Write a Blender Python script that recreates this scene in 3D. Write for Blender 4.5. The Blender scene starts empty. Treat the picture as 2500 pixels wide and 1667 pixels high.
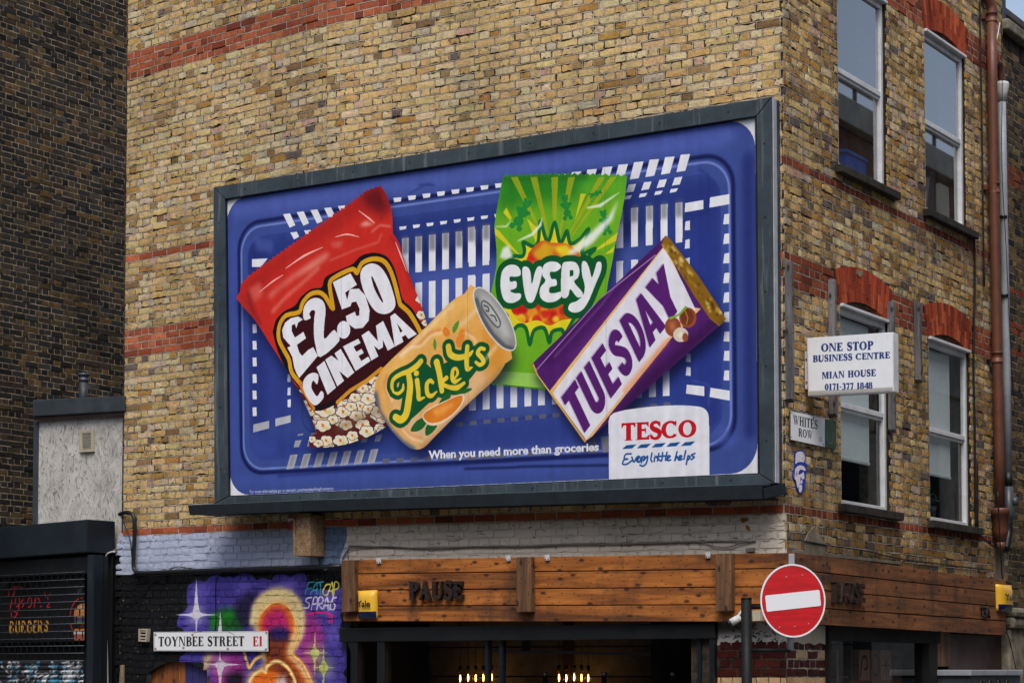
import bpy, bmesh, math, random
import numpy as np
from mathutils import Vector, Matrix

# ------------------------------------------------------------------ camera, sky, sun, exposure
SC = bpy.context.scene
F, CX, CY = 5145.0, 1250.0, 1365.0            # photo pixels (2500 x 1667)
AZ, PIT = math.radians(-32.57), math.radians(3.02)
FWD = np.array([math.sin(AZ) * math.cos(PIT), math.cos(AZ) * math.cos(PIT), math.sin(PIT)])
RGT = np.array([math.cos(AZ), -math.sin(AZ), 0.0])
DWN = np.cross(FWD, RGT)
CAM = np.array([7.702, -16.405, 1.85])
cam = bpy.data.cameras.new('camera')
cam.sensor_width = 36.0
cam.lens = F / 2500.0 * 36.0
cam.shift_x = 0.0
cam.shift_y = (CY - 833.5) / 2500.0
cam.clip_end = 600.0
camo = bpy.data.objects.new('camera', cam)
SC.collection.objects.link(camo)
camo.matrix_world = Matrix(((RGT[0], -DWN[0], -FWD[0], CAM[0]), (RGT[1], -DWN[1], -FWD[1], CAM[1]),
                            (RGT[2], -DWN[2], -FWD[2], CAM[2]), (0, 0, 0, 1)))
SC.camera = camo

SUN_AZ, SUN_EL = math.radians(152.0), math.radians(57.0)     # compass: 0 = +Y, clockwise
SUN_DIR = Vector((math.sin(SUN_AZ) * math.cos(SUN_EL), math.cos(SUN_AZ) * math.cos(SUN_EL), math.sin(SUN_EL)))
world = bpy.data.worlds.new('World')
SC.world = world
world.use_nodes = True
wn = world.node_tree.nodes
wn.clear()
sky = wn.new('ShaderNodeTexSky')
sky.sky_type = 'NISHITA'
sky.sun_disc = False
sky.sun_elevation = SUN_EL
sky.sun_rotation = SUN_AZ
sky.dust_density = 3.0
sky.air_density = 1.0
sky.ozone_density = 1.0
hs = wn.new('ShaderNodeHueSaturation')
hs.inputs['Saturation'].default_value = 0.78
bg = wn.new('ShaderNodeBackground')
bg.inputs['Strength'].default_value = 0.10
wo = wn.new('ShaderNodeOutputWorld')
wl = world.node_tree.links
wl.new(sky.outputs[0], hs.inputs['Color'])
wl.new(hs.outputs[0], bg.inputs['Color'])
wl.new(bg.outputs[0], wo.inputs[0])
sun = bpy.data.lights.new('sun', 'SUN')
sun.energy = 1.5
sun.angle = math.radians(34)
sun.color = (1.0, 0.955, 0.88)
suno = bpy.data.objects.new('sun', sun)
SC.collection.objects.link(suno)
suno.rotation_euler = (-SUN_DIR).to_track_quat('-Z', 'Y').to_euler()
SC.view_settings.view_transform = 'Standard'
SC.view_settings.look = 'None'
SC.view_settings.gamma = 1.0
SC.view_settings.use_curve_mapping = False
SC.view_settings.exposure = 0.86
SC.cycles.max_bounces = 6
SC.cycles.transparent_max_bounces = 8

rng = np.random.default_rng(7)
random.seed(7)

# ------------------------------------------------------------------ photo pixel -> world
def ray(u, v):
    return (u - CX) / F * RGT + (v - CY) / F * DWN + FWD

def on(u, v, P0, N):
    r = ray(u, v)
    return CAM + r * (np.dot(np.asarray(P0, float) - CAM, N) / np.dot(r, N))

def pix(P):
    q = np.asarray(P, float) - CAM
    z = q @ FWD
    return np.stack([CX + F * (q @ RGT) / z, CY + F * (q @ DWN) / z], -1)

BEND = -4.961
DEL = math.radians(7.58)
UP = np.array([0, 0, 1.0])

class Frame:
    """a wall plane: s runs to the right as seen from outside, n outwards"""
    def __init__(self, O, T, s0=0.0):
        self.O = np.array(O, float); self.T = np.array(T, float) / np.linalg.norm(T); self.s0 = s0
        self.N = np.cross(self.T, UP)
    def pt(self, s, z, n=0.0):
        s = np.asarray(s, float); z = np.asarray(z, float); n = np.asarray(n, float)
        s, z, n = np.broadcast_arrays(s, z, n)
        return self.O + (s - self.s0)[..., None] * self.T + z[..., None] * UP + n[..., None] * self.N
    def px(self, u, v, n=0.0):
        """photo pixel -> (s, z) on the plane offset by n"""
        P = on(u, v, self.O + self.N * n, self.N)
        return float((P - self.O) @ self.T + self.s0), float(P[2])

FA = Frame((0, 0, 0), (1, 0, 0))                                  # front wall by the corner
FB = Frame((BEND, 0, 0), (math.cos(DEL), -math.sin(DEL), 0), BEND)  # front wall beyond the bend
FC = Frame((0, 0, 0), (0, 1, 0))                                  # side street wall

def skew(s, z):
    return z + 0.0125 * np.maximum(-s, 0) * np.clip(8.25 - z, 0, 9) / 5.0

# ------------------------------------------------------------------ colour
def lin(c):
    c = np.asarray(c, float) / 255.0
    return np.where(c <= 0.04045, c / 12.92, ((c + 0.055) / 1.055) ** 2.4)

def L(r, g, b):
    x = lin((r, g, b))
    return (float(x[0]), float(x[1]), float(x[2]), 1.0)

def vnoise(x, y, seed=0):
    """value noise, vectorised"""
    xi = np.floor(x).astype(int); yi = np.floor(y).astype(int)
    fx = x - xi; fy = y - yi
    fx = fx * fx * (3 - 2 * fx); fy = fy * fy * (3 - 2 * fy)
    def h(a, b):
        n = (a * 374761393 + b * 668265263 + seed * 974711) & 0x7fffffff
        n = ((n ^ (n >> 13)) * 1274126177) & 0x7fffffff
        return ((n ^ (n >> 16)) & 0xffff) / 65535.0
    return (h(xi, yi) * (1 - fx) + h(xi + 1, yi) * fx) * (1 - fy) + (h(xi, yi + 1) * (1 - fx) + h(xi + 1, yi + 1) * fx) * fy

def fnoise(x, y, seed=0, oct=3):
    v = 0; a = 0.5; t = 0
    for i in range(oct):
        v = v + a * vnoise(x * 2 ** i, y * 2 ** i, seed + i); t += a; a *= 0.5
    return v / t

# ------------------------------------------------------------------ materials
MATS = {}

class NT:
    def __init__(self, name):
        m = bpy.data.materials.new(name); m.use_nodes = True
        self.m = m; self.t = m.node_tree; self.n = self.t.nodes; self.l = self.t.links
        self.n.clear()
        self.out = self.n.new('ShaderNodeOutputMaterial')
        self.b = self.n.new('ShaderNodeBsdfPrincipled')
        self.l.new(self.b.outputs[0], self.out.inputs[0])
        MATS[name] = m
    def node(self, t, **k):
        n = self.n.new(t)
        for a, v in k.items():
            setattr(n, a, v)
        return n
    def link(self, a, b):
        self.l.new(a, b)
    def setv(self, sock, v):
        if hasattr(v, 'is_output') or hasattr(v, 'links'):
            self.l.new(v, sock)
        else:
            sock.default_value = v
    def mapping(self, src, scale=(1, 1, 1), rot=(0, 0, 0)):
        m = self.node('ShaderNodeMapping')
        m.inputs['Scale'].default_value = scale
        m.inputs['Rotation'].default_value = rot
        self.link(src, m.inputs['Vector'])
        return m.outputs[0]
    def pos(self):
        return self.node('ShaderNodeNewGeometry').outputs['Position']
    def noise(self, vec, scale, detail=4, rough=0.6, dist=0.0):
        n = self.node('ShaderNodeTexNoise')
        n.inputs['Scale'].default_value = scale; n.inputs['Detail'].default_value = detail
        n.inputs['Roughness'].default_value = rough; n.inputs['Distortion'].default_value = dist
        self.link(vec, n.inputs['Vector'])
        return n.outputs['Fac']
    def ramp(self, fac, stops, interp='LINEAR'):
        r = self.node('ShaderNodeValToRGB')
        r.color_ramp.interpolation = interp
        e = r.color_ramp.elements
        while len(e) < len(stops):
            e.new(0.5)
        for i, (p, c) in enumerate(stops):
            e[i].position = p
            e[i].color = c if not np.isscalar(c) else (c, c, c, 1)
        self.link(fac, r.inputs[0])
        return r.outputs[0]
    def mix(self, fac, a, b, mode='MIX'):
        m = self.node('ShaderNodeMix', data_type='RGBA', blend_type=mode)
        self.setv(m.inputs[0], fac); self.setv(m.inputs[6], a); self.setv(m.inputs[7], b)
        return m.outputs[2]
    def math(self, op, a, b=0.5):
        m = self.node('ShaderNodeMath', operation=op)
        self.setv(m.inputs[0], a); self.setv(m.inputs[1], b)
        return m.outputs[0]
    def bump(self, h, strength=0.3, dist=0.01):
        b = self.node('ShaderNodeBump')
        b.inputs['Strength'].default_value = strength; b.inputs['Distance'].default_value = dist
        self.link(h, b.inputs['Height'])
        self.link(b.outputs[0], self.b.inputs['Normal'])
    def base(self, c, rough=0.8, metal=0.0, spec=0.5):
        self.setv(self.b.inputs['Base Color'], c)
        self.setv(self.b.inputs['Roughness'], rough)
        self.b.inputs['Metallic'].default_value = metal
        self.b.inputs['Specular IOR Level'].default_value = spec
        return self.m

def worn(name, c, c2=None, scale=6.0, rough=0.6, bump=0.15, metal=0.0, spots=None, spec=0.4, fine=60.0):
    """painted / weathered surface: two tones by noise, optional spots of another colour, fine relief"""
    t = NT(name); p = t.pos()
    c2 = c2 or tuple(x * 0.72 for x in c[:3]) + (1,)
    n1 = t.noise(p, scale, 5, 0.62)
    col = t.mix(t.ramp(n1, [(0.32, 0.0), (0.68, 1.0)]), c, c2)
    n2 = t.noise(p, fine, 4, 0.6)
    col = t.mix(0.35, col, t.ramp(n2, [(0.3, 0.55), (0.7, 1.0)]), 'MULTIPLY')
    if spots:
        n3 = t.noise(p, spots[1], 3, 0.55)
        col = t.mix(t.ramp(n3, [(spots[2], 0.0), (spots[2] + 0.05, 1.0)]), col, spots[0])
    t.base(col, t.ramp(n1, [(0.3, max(rough - 0.12, 0.05)), (0.7, min(rough + 0.12, 1))]), metal, spec)
    if bump:
        t.bump(n2, bump, 0.004)
    return t.m

# ------------------------------------------------------------------ meshes and objects
def link_obj(o, parent=None):
    SC.collection.objects.link(o)
    if parent is not None:
        o.parent = parent
        if parent.get('_px') is not None:
            P = Vector(parent['_px'])
        else:
            P = Vector((0, 0, 0))
        o.matrix_parent_inverse = Matrix.Translation(-P)
    return o

def tag(o, label, cat, group=None, kind=None):
    if label: o['label'] = label
    if cat: o['category'] = cat
    if group: o['group'] = group
    if kind: o['kind'] = kind
    return o

ROOTS = []
def thing(name, label, cat, loc, group=None):
    o = bpy.data.objects.new(name, None)
    o.empty_display_size = 0.1
    o.location = [float(x) for x in loc]
    o['_px'] = [float(x) for x in loc]
    SC.collection.objects.link(o)
    ROOTS.append(o)
    return tag(o, label, cat, group)

def mesh(name, V, Fc, mat=None, parent=None, smooth=False, uv=None, col=None):
    me = bpy.data.meshes.new(name)
    V = np.asarray(V, float).reshape(-1, 3)
    me.from_pydata(V.tolist(), [], [list(f) for f in Fc])
    if uv is not None:
        lay = me.uv_layers.new(name='UVMap')
        li = np.zeros(len(me.loops), int); me.loops.foreach_get('vertex_index', li)
        lay.data.foreach_set('uv', np.asarray(uv, float)[li].ravel())
    if col is not None:
        a = me.color_attributes.new('Col', 'FLOAT_COLOR', 'POINT')
        c = np.ones((len(V), 4)); c[:, :3] = col
        a.data.foreach_set('color', c.ravel())
    if smooth:
        me.polygons.foreach_set('use_smooth', [True] * len(me.polygons))
    me.update()
    o = bpy.data.objects.new(name, me)
    if mat is not None:
        me.materials.append(MATS[mat] if isinstance(mat, str) else mat)
    return link_obj(o, parent)

BOXF = [(0, 1, 2, 3), (7, 6, 5, 4), (0, 4, 5, 1), (1, 5, 6, 2), (2, 6, 7, 3), (3, 7, 4, 0)]

def fix_normals(me):
    bm = bmesh.new(); bm.from_mesh(me)
    bmesh.ops.recalc_face_normals(bm, faces=bm.faces)
    bm.to_mesh(me); bm.free()

def hexa(name, P8, mat, parent=None, bevel=0.0):
    """P8: four corners of one face, then the four opposite ones"""
    o = mesh(name, P8, BOXF, mat, parent)
    bm = bmesh.new(); bm.from_mesh(o.data)
    bmesh.ops.recalc_face_normals(bm, faces=bm.faces)
    if bevel:
        bmesh.ops.bevel(bm, geom=list(bm.edges), offset=bevel, segments=2, affect='EDGES', profile=0.6)
    bm.to_mesh(o.data); bm.free()
    return o

def fbox(name, fr, s0, s1, z0, z1, n0, n1, mat, parent=None, bevel=0.0):
    a = [fr.pt(s0, z0, n1), fr.pt(s1, z0, n1), fr.pt(s1, z1, n1), fr.pt(s0, z1, n1)]
    b = [fr.pt(s0, z0, n0), fr.pt(s1, z0, n0), fr.pt(s1, z1, n0), fr.pt(s0, z1, n0)]
    return hexa(name, a + b, mat, parent, bevel)

def pxslab(name, fr, quad, n0, n1, mat, parent=None, bevel=0.0):
    """a slab whose front face covers the photo pixels quad (tl, tr, br, bl) on the plane n1"""
    a = [fr.pt(*fr.px(u, v, n1), n1) for u, v in (quad[3], quad[2], quad[1], quad[0])]
    b = [p - fr.N * (n1 - n0) for p in a]
    return hexa(name, a + b, mat, parent, bevel)

def prism(name, pts, vec, mat, parent=None, bevel=0.0, uv=None):
    """extrude a planar polygon by vec"""
    pts = [np.asarray(p, float) for p in pts]; n = len(pts)
    V = pts + [p + np.asarray(vec, float) for p in pts]
    Fc = [tuple(range(n)), tuple(range(2 * n - 1, n - 1, -1))] + [(i, n + i, n + (i + 1) % n, (i + 1) % n) for i in range(n)]
    o = mesh(name, V, Fc, mat, parent, uv=uv)
    bm = bmesh.new(); bm.from_mesh(o.data)
    bmesh.ops.recalc_face_normals(bm, faces=bm.faces)
    if bevel:
        bmesh.ops.bevel(bm, geom=list(bm.edges), offset=bevel, segments=2, affect='EDGES')
    bm.to_mesh(o.data); bm.free()
    return o

def tube(name, pts, r, mat, parent=None, n=10, cap=True, smooth=True):
    pts = [np.asarray(p, float) for p in pts]
    rr = r if hasattr(r, '__len__') else [r] * len(pts)
    V = []; Fc = []
    prev = None
    for i, p in enumerate(pts):
        a = pts[max(i - 1, 0)]; b = pts[min(i + 1, len(pts) - 1)]
        t = b - a; t = t / (np.linalg.norm(t) + 1e-9)
        if prev is None:
            h = np.array([0, 0, 1.0]) if abs(t[2]) < 0.9 else np.array([1.0, 0, 0])
        else:
            h = prev
        x = h - t * (h @ t); x /= np.linalg.norm(x) + 1e-9; prev = x
        y = np.cross(t, x)
        for k in range(n):
            w = 2 * math.pi * k / n
            V.append(p + rr[i] * (math.cos(w) * x + math.sin(w) * y))
    m = len(pts)
    for i in range(m - 1):
        for k in range(n):
            k2 = (k + 1) % n
            Fc.append((i * n + k, i * n + k2, (i + 1) * n + k2, (i + 1) * n + k))
    if cap:
        Fc.append(tuple(range(n - 1, -1, -1))); Fc.append(tuple((m - 1) * n + k for k in range(n)))
    o = mesh(name, V, Fc, mat, parent, smooth=False)
    if smooth:
        me = o.data
        me.polygons.foreach_set('use_smooth', [len(p.vertices) == 4 for p in me.polygons])
    fix_normals(o.data)
    return o

def smoothpath(pts, k=6):
    """Catmull-Rom through the points"""
    P = [np.asarray(p, float) for p in pts]
    P = [2 * P[0] - P[1]] + P + [2 * P[-1] - P[-2]]
    out = []
    for i in range(1, len(P) - 2):
        for j in range(k):
            t = j / k
            a, b, c, d = P[i - 1], P[i], P[i + 1], P[i + 2]
            out.append(0.5 * ((2 * b) + (c - a) * t + (2 * a - 5 * b + 4 * c - d) * t * t + (3 * b - a - 3 * c + d) * t ** 3))
    out.append(P[-2])
    return out

def quads_mesh(name, V, nper, faces, mat, parent=None, uv=None, col=None):
    """V (N, nper, 3): N copies of one topology joined into a single mesh, fast"""
    N = V.shape[0]
    me = bpy.data.meshes.new(name)
    me.vertices.add(N * nper)
    me.vertices.foreach_set('co', V.reshape(-1, 3).astype(np.float32).ravel())
    sizes = np.array([len(f) for f in faces]); loop1 = np.concatenate([np.array(f) for f in faces])
    loops = (loop1[None, :] + (np.arange(N) * nper)[:, None]).ravel()
    me.loops.add(len(loops)); me.loops.foreach_set('vertex_index', loops.astype(np.int32))
    tot = np.tile(sizes, N); start = np.concatenate([[0], np.cumsum(tot)[:-1]])
    me.polygons.add(len(tot))
    me.polygons.foreach_set('loop_start', start.astype(np.int32))
    try:
        me.polygons.foreach_set('loop_total', tot.astype(np.int32))
    except Exception:
        pass
    if uv is not None:
        lay = me.uv_layers.new(name='UVMap')
        lay.data.foreach_set('uv', uv.reshape(-1, 2)[loops].astype(np.float32).ravel())
    if col is not None:
        a = me.color_attributes.new('Col', 'FLOAT_COLOR', 'POINT')
        c = np.ones((N * nper, 4), np.float32); c[:, :3] = col.reshape(-1, 3)
        a.data.foreach_set('color', c.ravel())
    me.polygons.foreach_set('use_smooth', np.zeros(len(tot), bool))
    me.update(calc_edges=True)
    me.validate()
    o = bpy.data.objects.new(name, me)
    me.materials.append(MATS[mat] if isinstance(mat, str) else mat)
    return link_obj(o, parent)

def pane(fr, s0, s1, z0, z1, n, mat, parent):
    """one sheet of glass"""
    return mesh('pane', [fr.pt(s0, z0, n), fr.pt(s1, z0, n), fr.pt(s1, z1, n), fr.pt(s0, z1, n)], [(0, 1, 2, 3)], mat, parent)

# ------------------------------------------------------------------ painting flat print in code (posters, signs, mural)
class Art:
    """a flat print drawn from shapes: rows run downwards, colours are sRGB 0..255"""
    def __init__(self, w, h, bgc=(255, 255, 255), alpha=1.0):
        self.w, self.h = w, h
        self.a = np.zeros((h, w, 4), np.float32)
        self.a[..., :3] = bgc; self.a[..., 3] = alpha
        self.map = lambda p: p
    def pts(self, p):
        return np.asarray([self.map(q) for q in p], float)
    def mask(self, contours, pre=False):
        """even-odd coverage of the contours -> (y0, y1, x0, x1, mask)"""
        cs = [np.asarray(c, float) if pre else self.pts(c) for c in contours]
        al = np.concatenate(cs)
        x0 = max(int(math.floor(al[:, 0].min())) - 1, 0); x1 = min(int(math.ceil(al[:, 0].max())) + 2, self.w)
        y0 = max(int(math.floor(al[:, 1].min())) - 1, 0); y1 = min(int(math.ceil(al[:, 1].max())) + 2, self.h)
        if x1 <= x0 or y1 <= y0:
            return None
        ins = np.zeros((y1 - y0, x1 - x0), np.float32)
        xs = np.arange(x0, x1) + 0.5
        for sub in (0.25, 0.75):
            ys = np.arange(y0, y1) + sub
            cr = np.zeros((y1 - y0, x1 - x0 + 1), np.int16)
            for c in cs:
                d = np.roll(c, -1, 0)
                for (ax, ay), (bx, by) in zip(c, d):
                    if ay == by:
                        continue
                    lo, hi = (ay, by) if ay < by else (by, ay)
                    j0 = np.searchsorted(ys, lo); j1 = np.searchsorted(ys, hi)
                    if j1 <= j0:
                        continue
                    xi = ax + (ys[j0:j1] - ay) * (bx - ax) / (by - ay)
                    k = np.clip(np.ceil(xi - xs[0]).astype(int), 0, len(xs))
                    cr[np.arange(j0, j1), k] += 1
            ins += (np.cumsum(cr[:, :-1], axis=1) & 1) * 0.5
        return y0, y1, x0, x1, ins
    def comp(self, m, col, alpha=1.0):
        if m is None:
            return
        y0, y1, x0, x1, k = m
        k = (k * alpha)[..., None]
        s = self.a[y0:y1, x0:x1]
        s[..., :3] = s[..., :3] * (1 - k) + np.asarray(col, np.float32) * k
        s[..., 3:] = s[..., 3:] * (1 - k) + k
    def fill(self, poly, col, alpha=1.0, clip=None):
        cs = poly if np.ndim(poly[0][0]) > 0 else [poly]
        m = self.mask(cs)
        if clip is not None and m is not None:
            m = m[:4] + (m[4] * clip[m[0]:m[1], m[2]:m[3]],)
        self.comp(m, col, alpha)
    def full(self, polys):
        """full size mask of polygons"""
        z = np.zeros((self.h, self.w), np.float32)
        for p in polys:
            m = self.mask([p])
            if m is not None:
                z[m[0]:m[1], m[2]:m[3]] = np.maximum(z[m[0]:m[1], m[2]:m[3]], m[4])
        return z
    def wash(self, k, col, alpha=1.0):
        self.comp((0, self.h, 0, self.w, np.clip(k, 0, 1)), col, alpha)
    def soft(self, polys, col, blur, alpha=1.0, clip=None):
        for p in polys:
            m = self.mask([p])
            if m is None:
                continue
            g = 3 * blur + 2
            y0 = max(m[0] - g, 0); y1 = min(m[1] + g, self.h); x0 = max(m[2] - g, 0); x1 = min(m[3] + g, self.w)
            z = np.zeros((y1 - y0, x1 - x0), np.float32)
            z[m[0] - y0:m[1] - y0, m[2] - x0:m[3] - x0] = m[4]
            z = blurred(z, blur)
            if clip is not None:
                z = z * clip[y0:y1, x0:x1]
            self.comp((y0, y1, x0, x1, z), col, alpha)
    def line(self, pts, w, col, alpha=1.0, clip=None, blur=0, closed=False):
        """thick polyline with round joints, w in image pixels (number or per-point list)"""
        p = self.pts(pts)
        if closed:
            p = np.vstack([p, p[:1]])
        ww = np.full(len(p), float(w)) if np.isscalar(w) else np.asarray(w, float)
        R = ww.max() / 2 + 2
        x0 = max(int(p[:, 0].min() - R), 0); x1 = min(int(p[:, 0].max() + R) + 1, self.w)
        y0 = max(int(p[:, 1].min() - R), 0); y1 = min(int(p[:, 1].max() + R) + 1, self.h)
        if x1 <= x0 or y1 <= y0:
            return
        k = np.zeros((y1 - y0, x1 - x0), np.float32)
        for i in range(len(p) - 1):
            a, b = p[i], p[i + 1]; r = max(ww[i], ww[i + 1]) / 2 + 2
            xa = max(int(min(a[0], b[0]) - r), x0); xb = min(int(max(a[0], b[0]) + r) + 1, x1)
            ya = max(int(min(a[1], b[1]) - r), y0); yb = min(int(max(a[1], b[1]) + r) + 1, y1)
            if xb <= xa or yb <= ya:
                continue
            X, Y = np.meshgrid(np.arange(xa, xb) + 0.5, np.arange(ya, yb) + 0.5)
            d = b - a; l2 = d @ d + 1e-9
            t = np.clip(((X - a[0]) * d[0] + (Y - a[1]) * d[1]) / l2, 0, 1)
            dist = np.hypot(X - a[0] - t * d[0], Y - a[1] - t * d[1])
            c = np.clip((ww[i] + (ww[i + 1] - ww[i]) * t) / 2 + 0.5 - dist, 0, 1)
            s = k[ya - y0:yb - y0, xa - x0:xb - x0]
            np.maximum(s, c, out=s)
        z = (y0, y1, x0, x1, k)
        if blur:
            g = 3 * blur + 2
            Y0 = max(y0 - g, 0); Y1 = min(y1 + g, self.h); X0 = max(x0 - g, 0); X1 = min(x1 + g, self.w)
            f = np.zeros((Y1 - Y0, X1 - X0), np.float32); f[y0 - Y0:y1 - Y0, x0 - X0:x1 - X0] = k
            f = blurred(f, blur)
            if clip is not None:
                f = f * clip[Y0:Y1, X0:X1]
            self.comp((Y0, Y1, X0, X1, f), col, alpha); return
        if clip is not None:
            z = z[:4] + (k * clip[y0:y1, x0:x1],)
        self.comp(z, col, alpha)
    def tris(self, P, T, col, alpha=1.0):
        for t in T:
            self.comp(self.mask([P[list(t)]], pre=True), col, alpha)
    def grain(self, amt, seed=1):
        g = np.random.default_rng(seed).normal(0, amt, (self.h, self.w, 1)).astype(np.float32)
        self.a[..., :3] += g
    def image(self, name):
        im = bpy.data.images.new(name, self.w, self.h, alpha=True)
        d = self.a.copy(); d[..., :3] = np.clip(d[..., :3] / 255.0, 0, 1); d[..., 3] = np.clip(d[..., 3], 0, 1)
        im.pixels.foreach_set(np.ascontiguousarray(d[::-1]).astype(np.float32).ravel())
        im.update(); im.pack()
        return im

def blurred(z, r):
    r = max(int(r), 1)
    for _ in range(3):
        for ax in (0, 1):
            pad = [(0, 0), (0, 0)]; pad[ax] = (r + 1, r)
            c = np.cumsum(np.pad(z, pad, mode='edge'), axis=ax, dtype=np.float64)
            if ax == 0:
                z = (c[2 * r + 1:] - c[:-2 * r - 1]) / (2 * r + 1)
            else:
                z = (c[:, 2 * r + 1:] - c[:, :-2 * r - 1]) / (2 * r + 1)
    return z.astype(np.float32)

def homography(src, dst):
    A = []
    for (x, y), (u, v) in zip(src, dst):
        A.append([x, y, 1, 0, 0, 0, -u * x, -u * y, -u]); A.append([0, 0, 0, x, y, 1, -v * x, -v * y, -v])
    _, _, vt = np.linalg.svd(np.array(A, float))
    H = vt[-1].reshape(3, 3)
    def f(p):
        q = H @ np.array([p[0], p[1], 1.0])
        return q[:2] / q[2]
    return f

def cr2(pts, k=6, closed=False):
    """smooth 2-D curve through points"""
    P = [np.asarray(p, float) for p in pts]
    P = [P[-1]] + P + [P[0], P[1]] if closed else [2 * P[0] - P[1]] + P + [2 * P[-1] - P[-2]]
    out = []
    for i in range(1, len(P) - 2):
        for j in range(k):
            t = j / k
            a, b, c, d = P[i - 1], P[i], P[i + 1], P[i + 2]
            out.append(0.5 * ((2 * b) + (c - a) * t + (2 * a - 5 * b + 4 * c - d) * t * t + (3 * b - a - 3 * c + d) * t ** 3))
    if not closed:
        out.append(P[-2])
    return out

# ---- a plain sans text through Blender's own built-in font
def sans(body, bold=0.0):
    cu = bpy.data.curves.new('text', 'FONT'); cu.body = body; cu.size = 1.0; cu.offset = bold; cu.resolution_u = 3
    o = bpy.data.objects.new('text', cu); SC.collection.objects.link(o)
    bpy.context.view_layer.update()
    me = o.evaluated_get(bpy.context.evaluated_depsgraph_get()).to_mesh()
    P = np.array([v.co[:2] for v in me.vertices]); me.calc_loop_triangles()
    T = [tuple(t.vertices) for t in me.loop_triangles]
    bpy.data.objects.remove(o); bpy.data.curves.remove(cu)
    return P, T

def sans_in(art, body, quad, col, bold=0.0, alpha=1.0):
    """text fitted into quad (tl, tr, br, bl) in the art's mapped coordinates"""
    P, T = sans(body, bold)
    lo = P.min(0); hi = P.max(0); Q = (P - lo) / (hi - lo)
    tl, tr, br, bl = [np.asarray(art.map(q), float) for q in quad]
    x = Q[:, :1]; y = Q[:, 1:]
    art.tris((bl * (1 - x) + br * x) * (1 - y) + (tl * (1 - x) + tr * x) * y, T, col, alpha)

# ---- drawn alphabets. A glyph is (width, [contour groups]); unit cap height, y up
def vstroke(pts, ws):
    p = np.asarray(pts, float); ws = np.full(len(p), float(ws)) if np.isscalar(ws) else np.asarray(ws, float)
    t = np.gradient(p, axis=0); t /= np.linalg.norm(t, axis=1)[:, None] + 1e-9
    n = np.stack([-t[:, 1], t[:, 0]], 1) * ws[:, None] / 2
    return np.vstack([p + n, (p - n)[::-1]])

def rect(x0, y0, x1, y1):
    return np.array([(x0, y0), (x1, y0), (x1, y1), (x0, y1)], float)

def arc(cx, cy, rx, ry, a0, a1, n=18):
    a = np.radians(np.linspace(a0, a1, n))
    return np.stack([cx + rx * np.cos(a), cy + ry * np.sin(a)], 1)

def arcstroke(cx, cy, rx, ry, a0, a1, thin, thick, n=22):
    """arc whose stroke is thick at the sides and thin at top and bottom"""
    a = np.radians(np.linspace(a0, a1, n))
    return vstroke(arc(cx, cy, rx, ry, a0, a1, n), thin + (thick - thin) * np.cos(a) ** 2)

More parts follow.
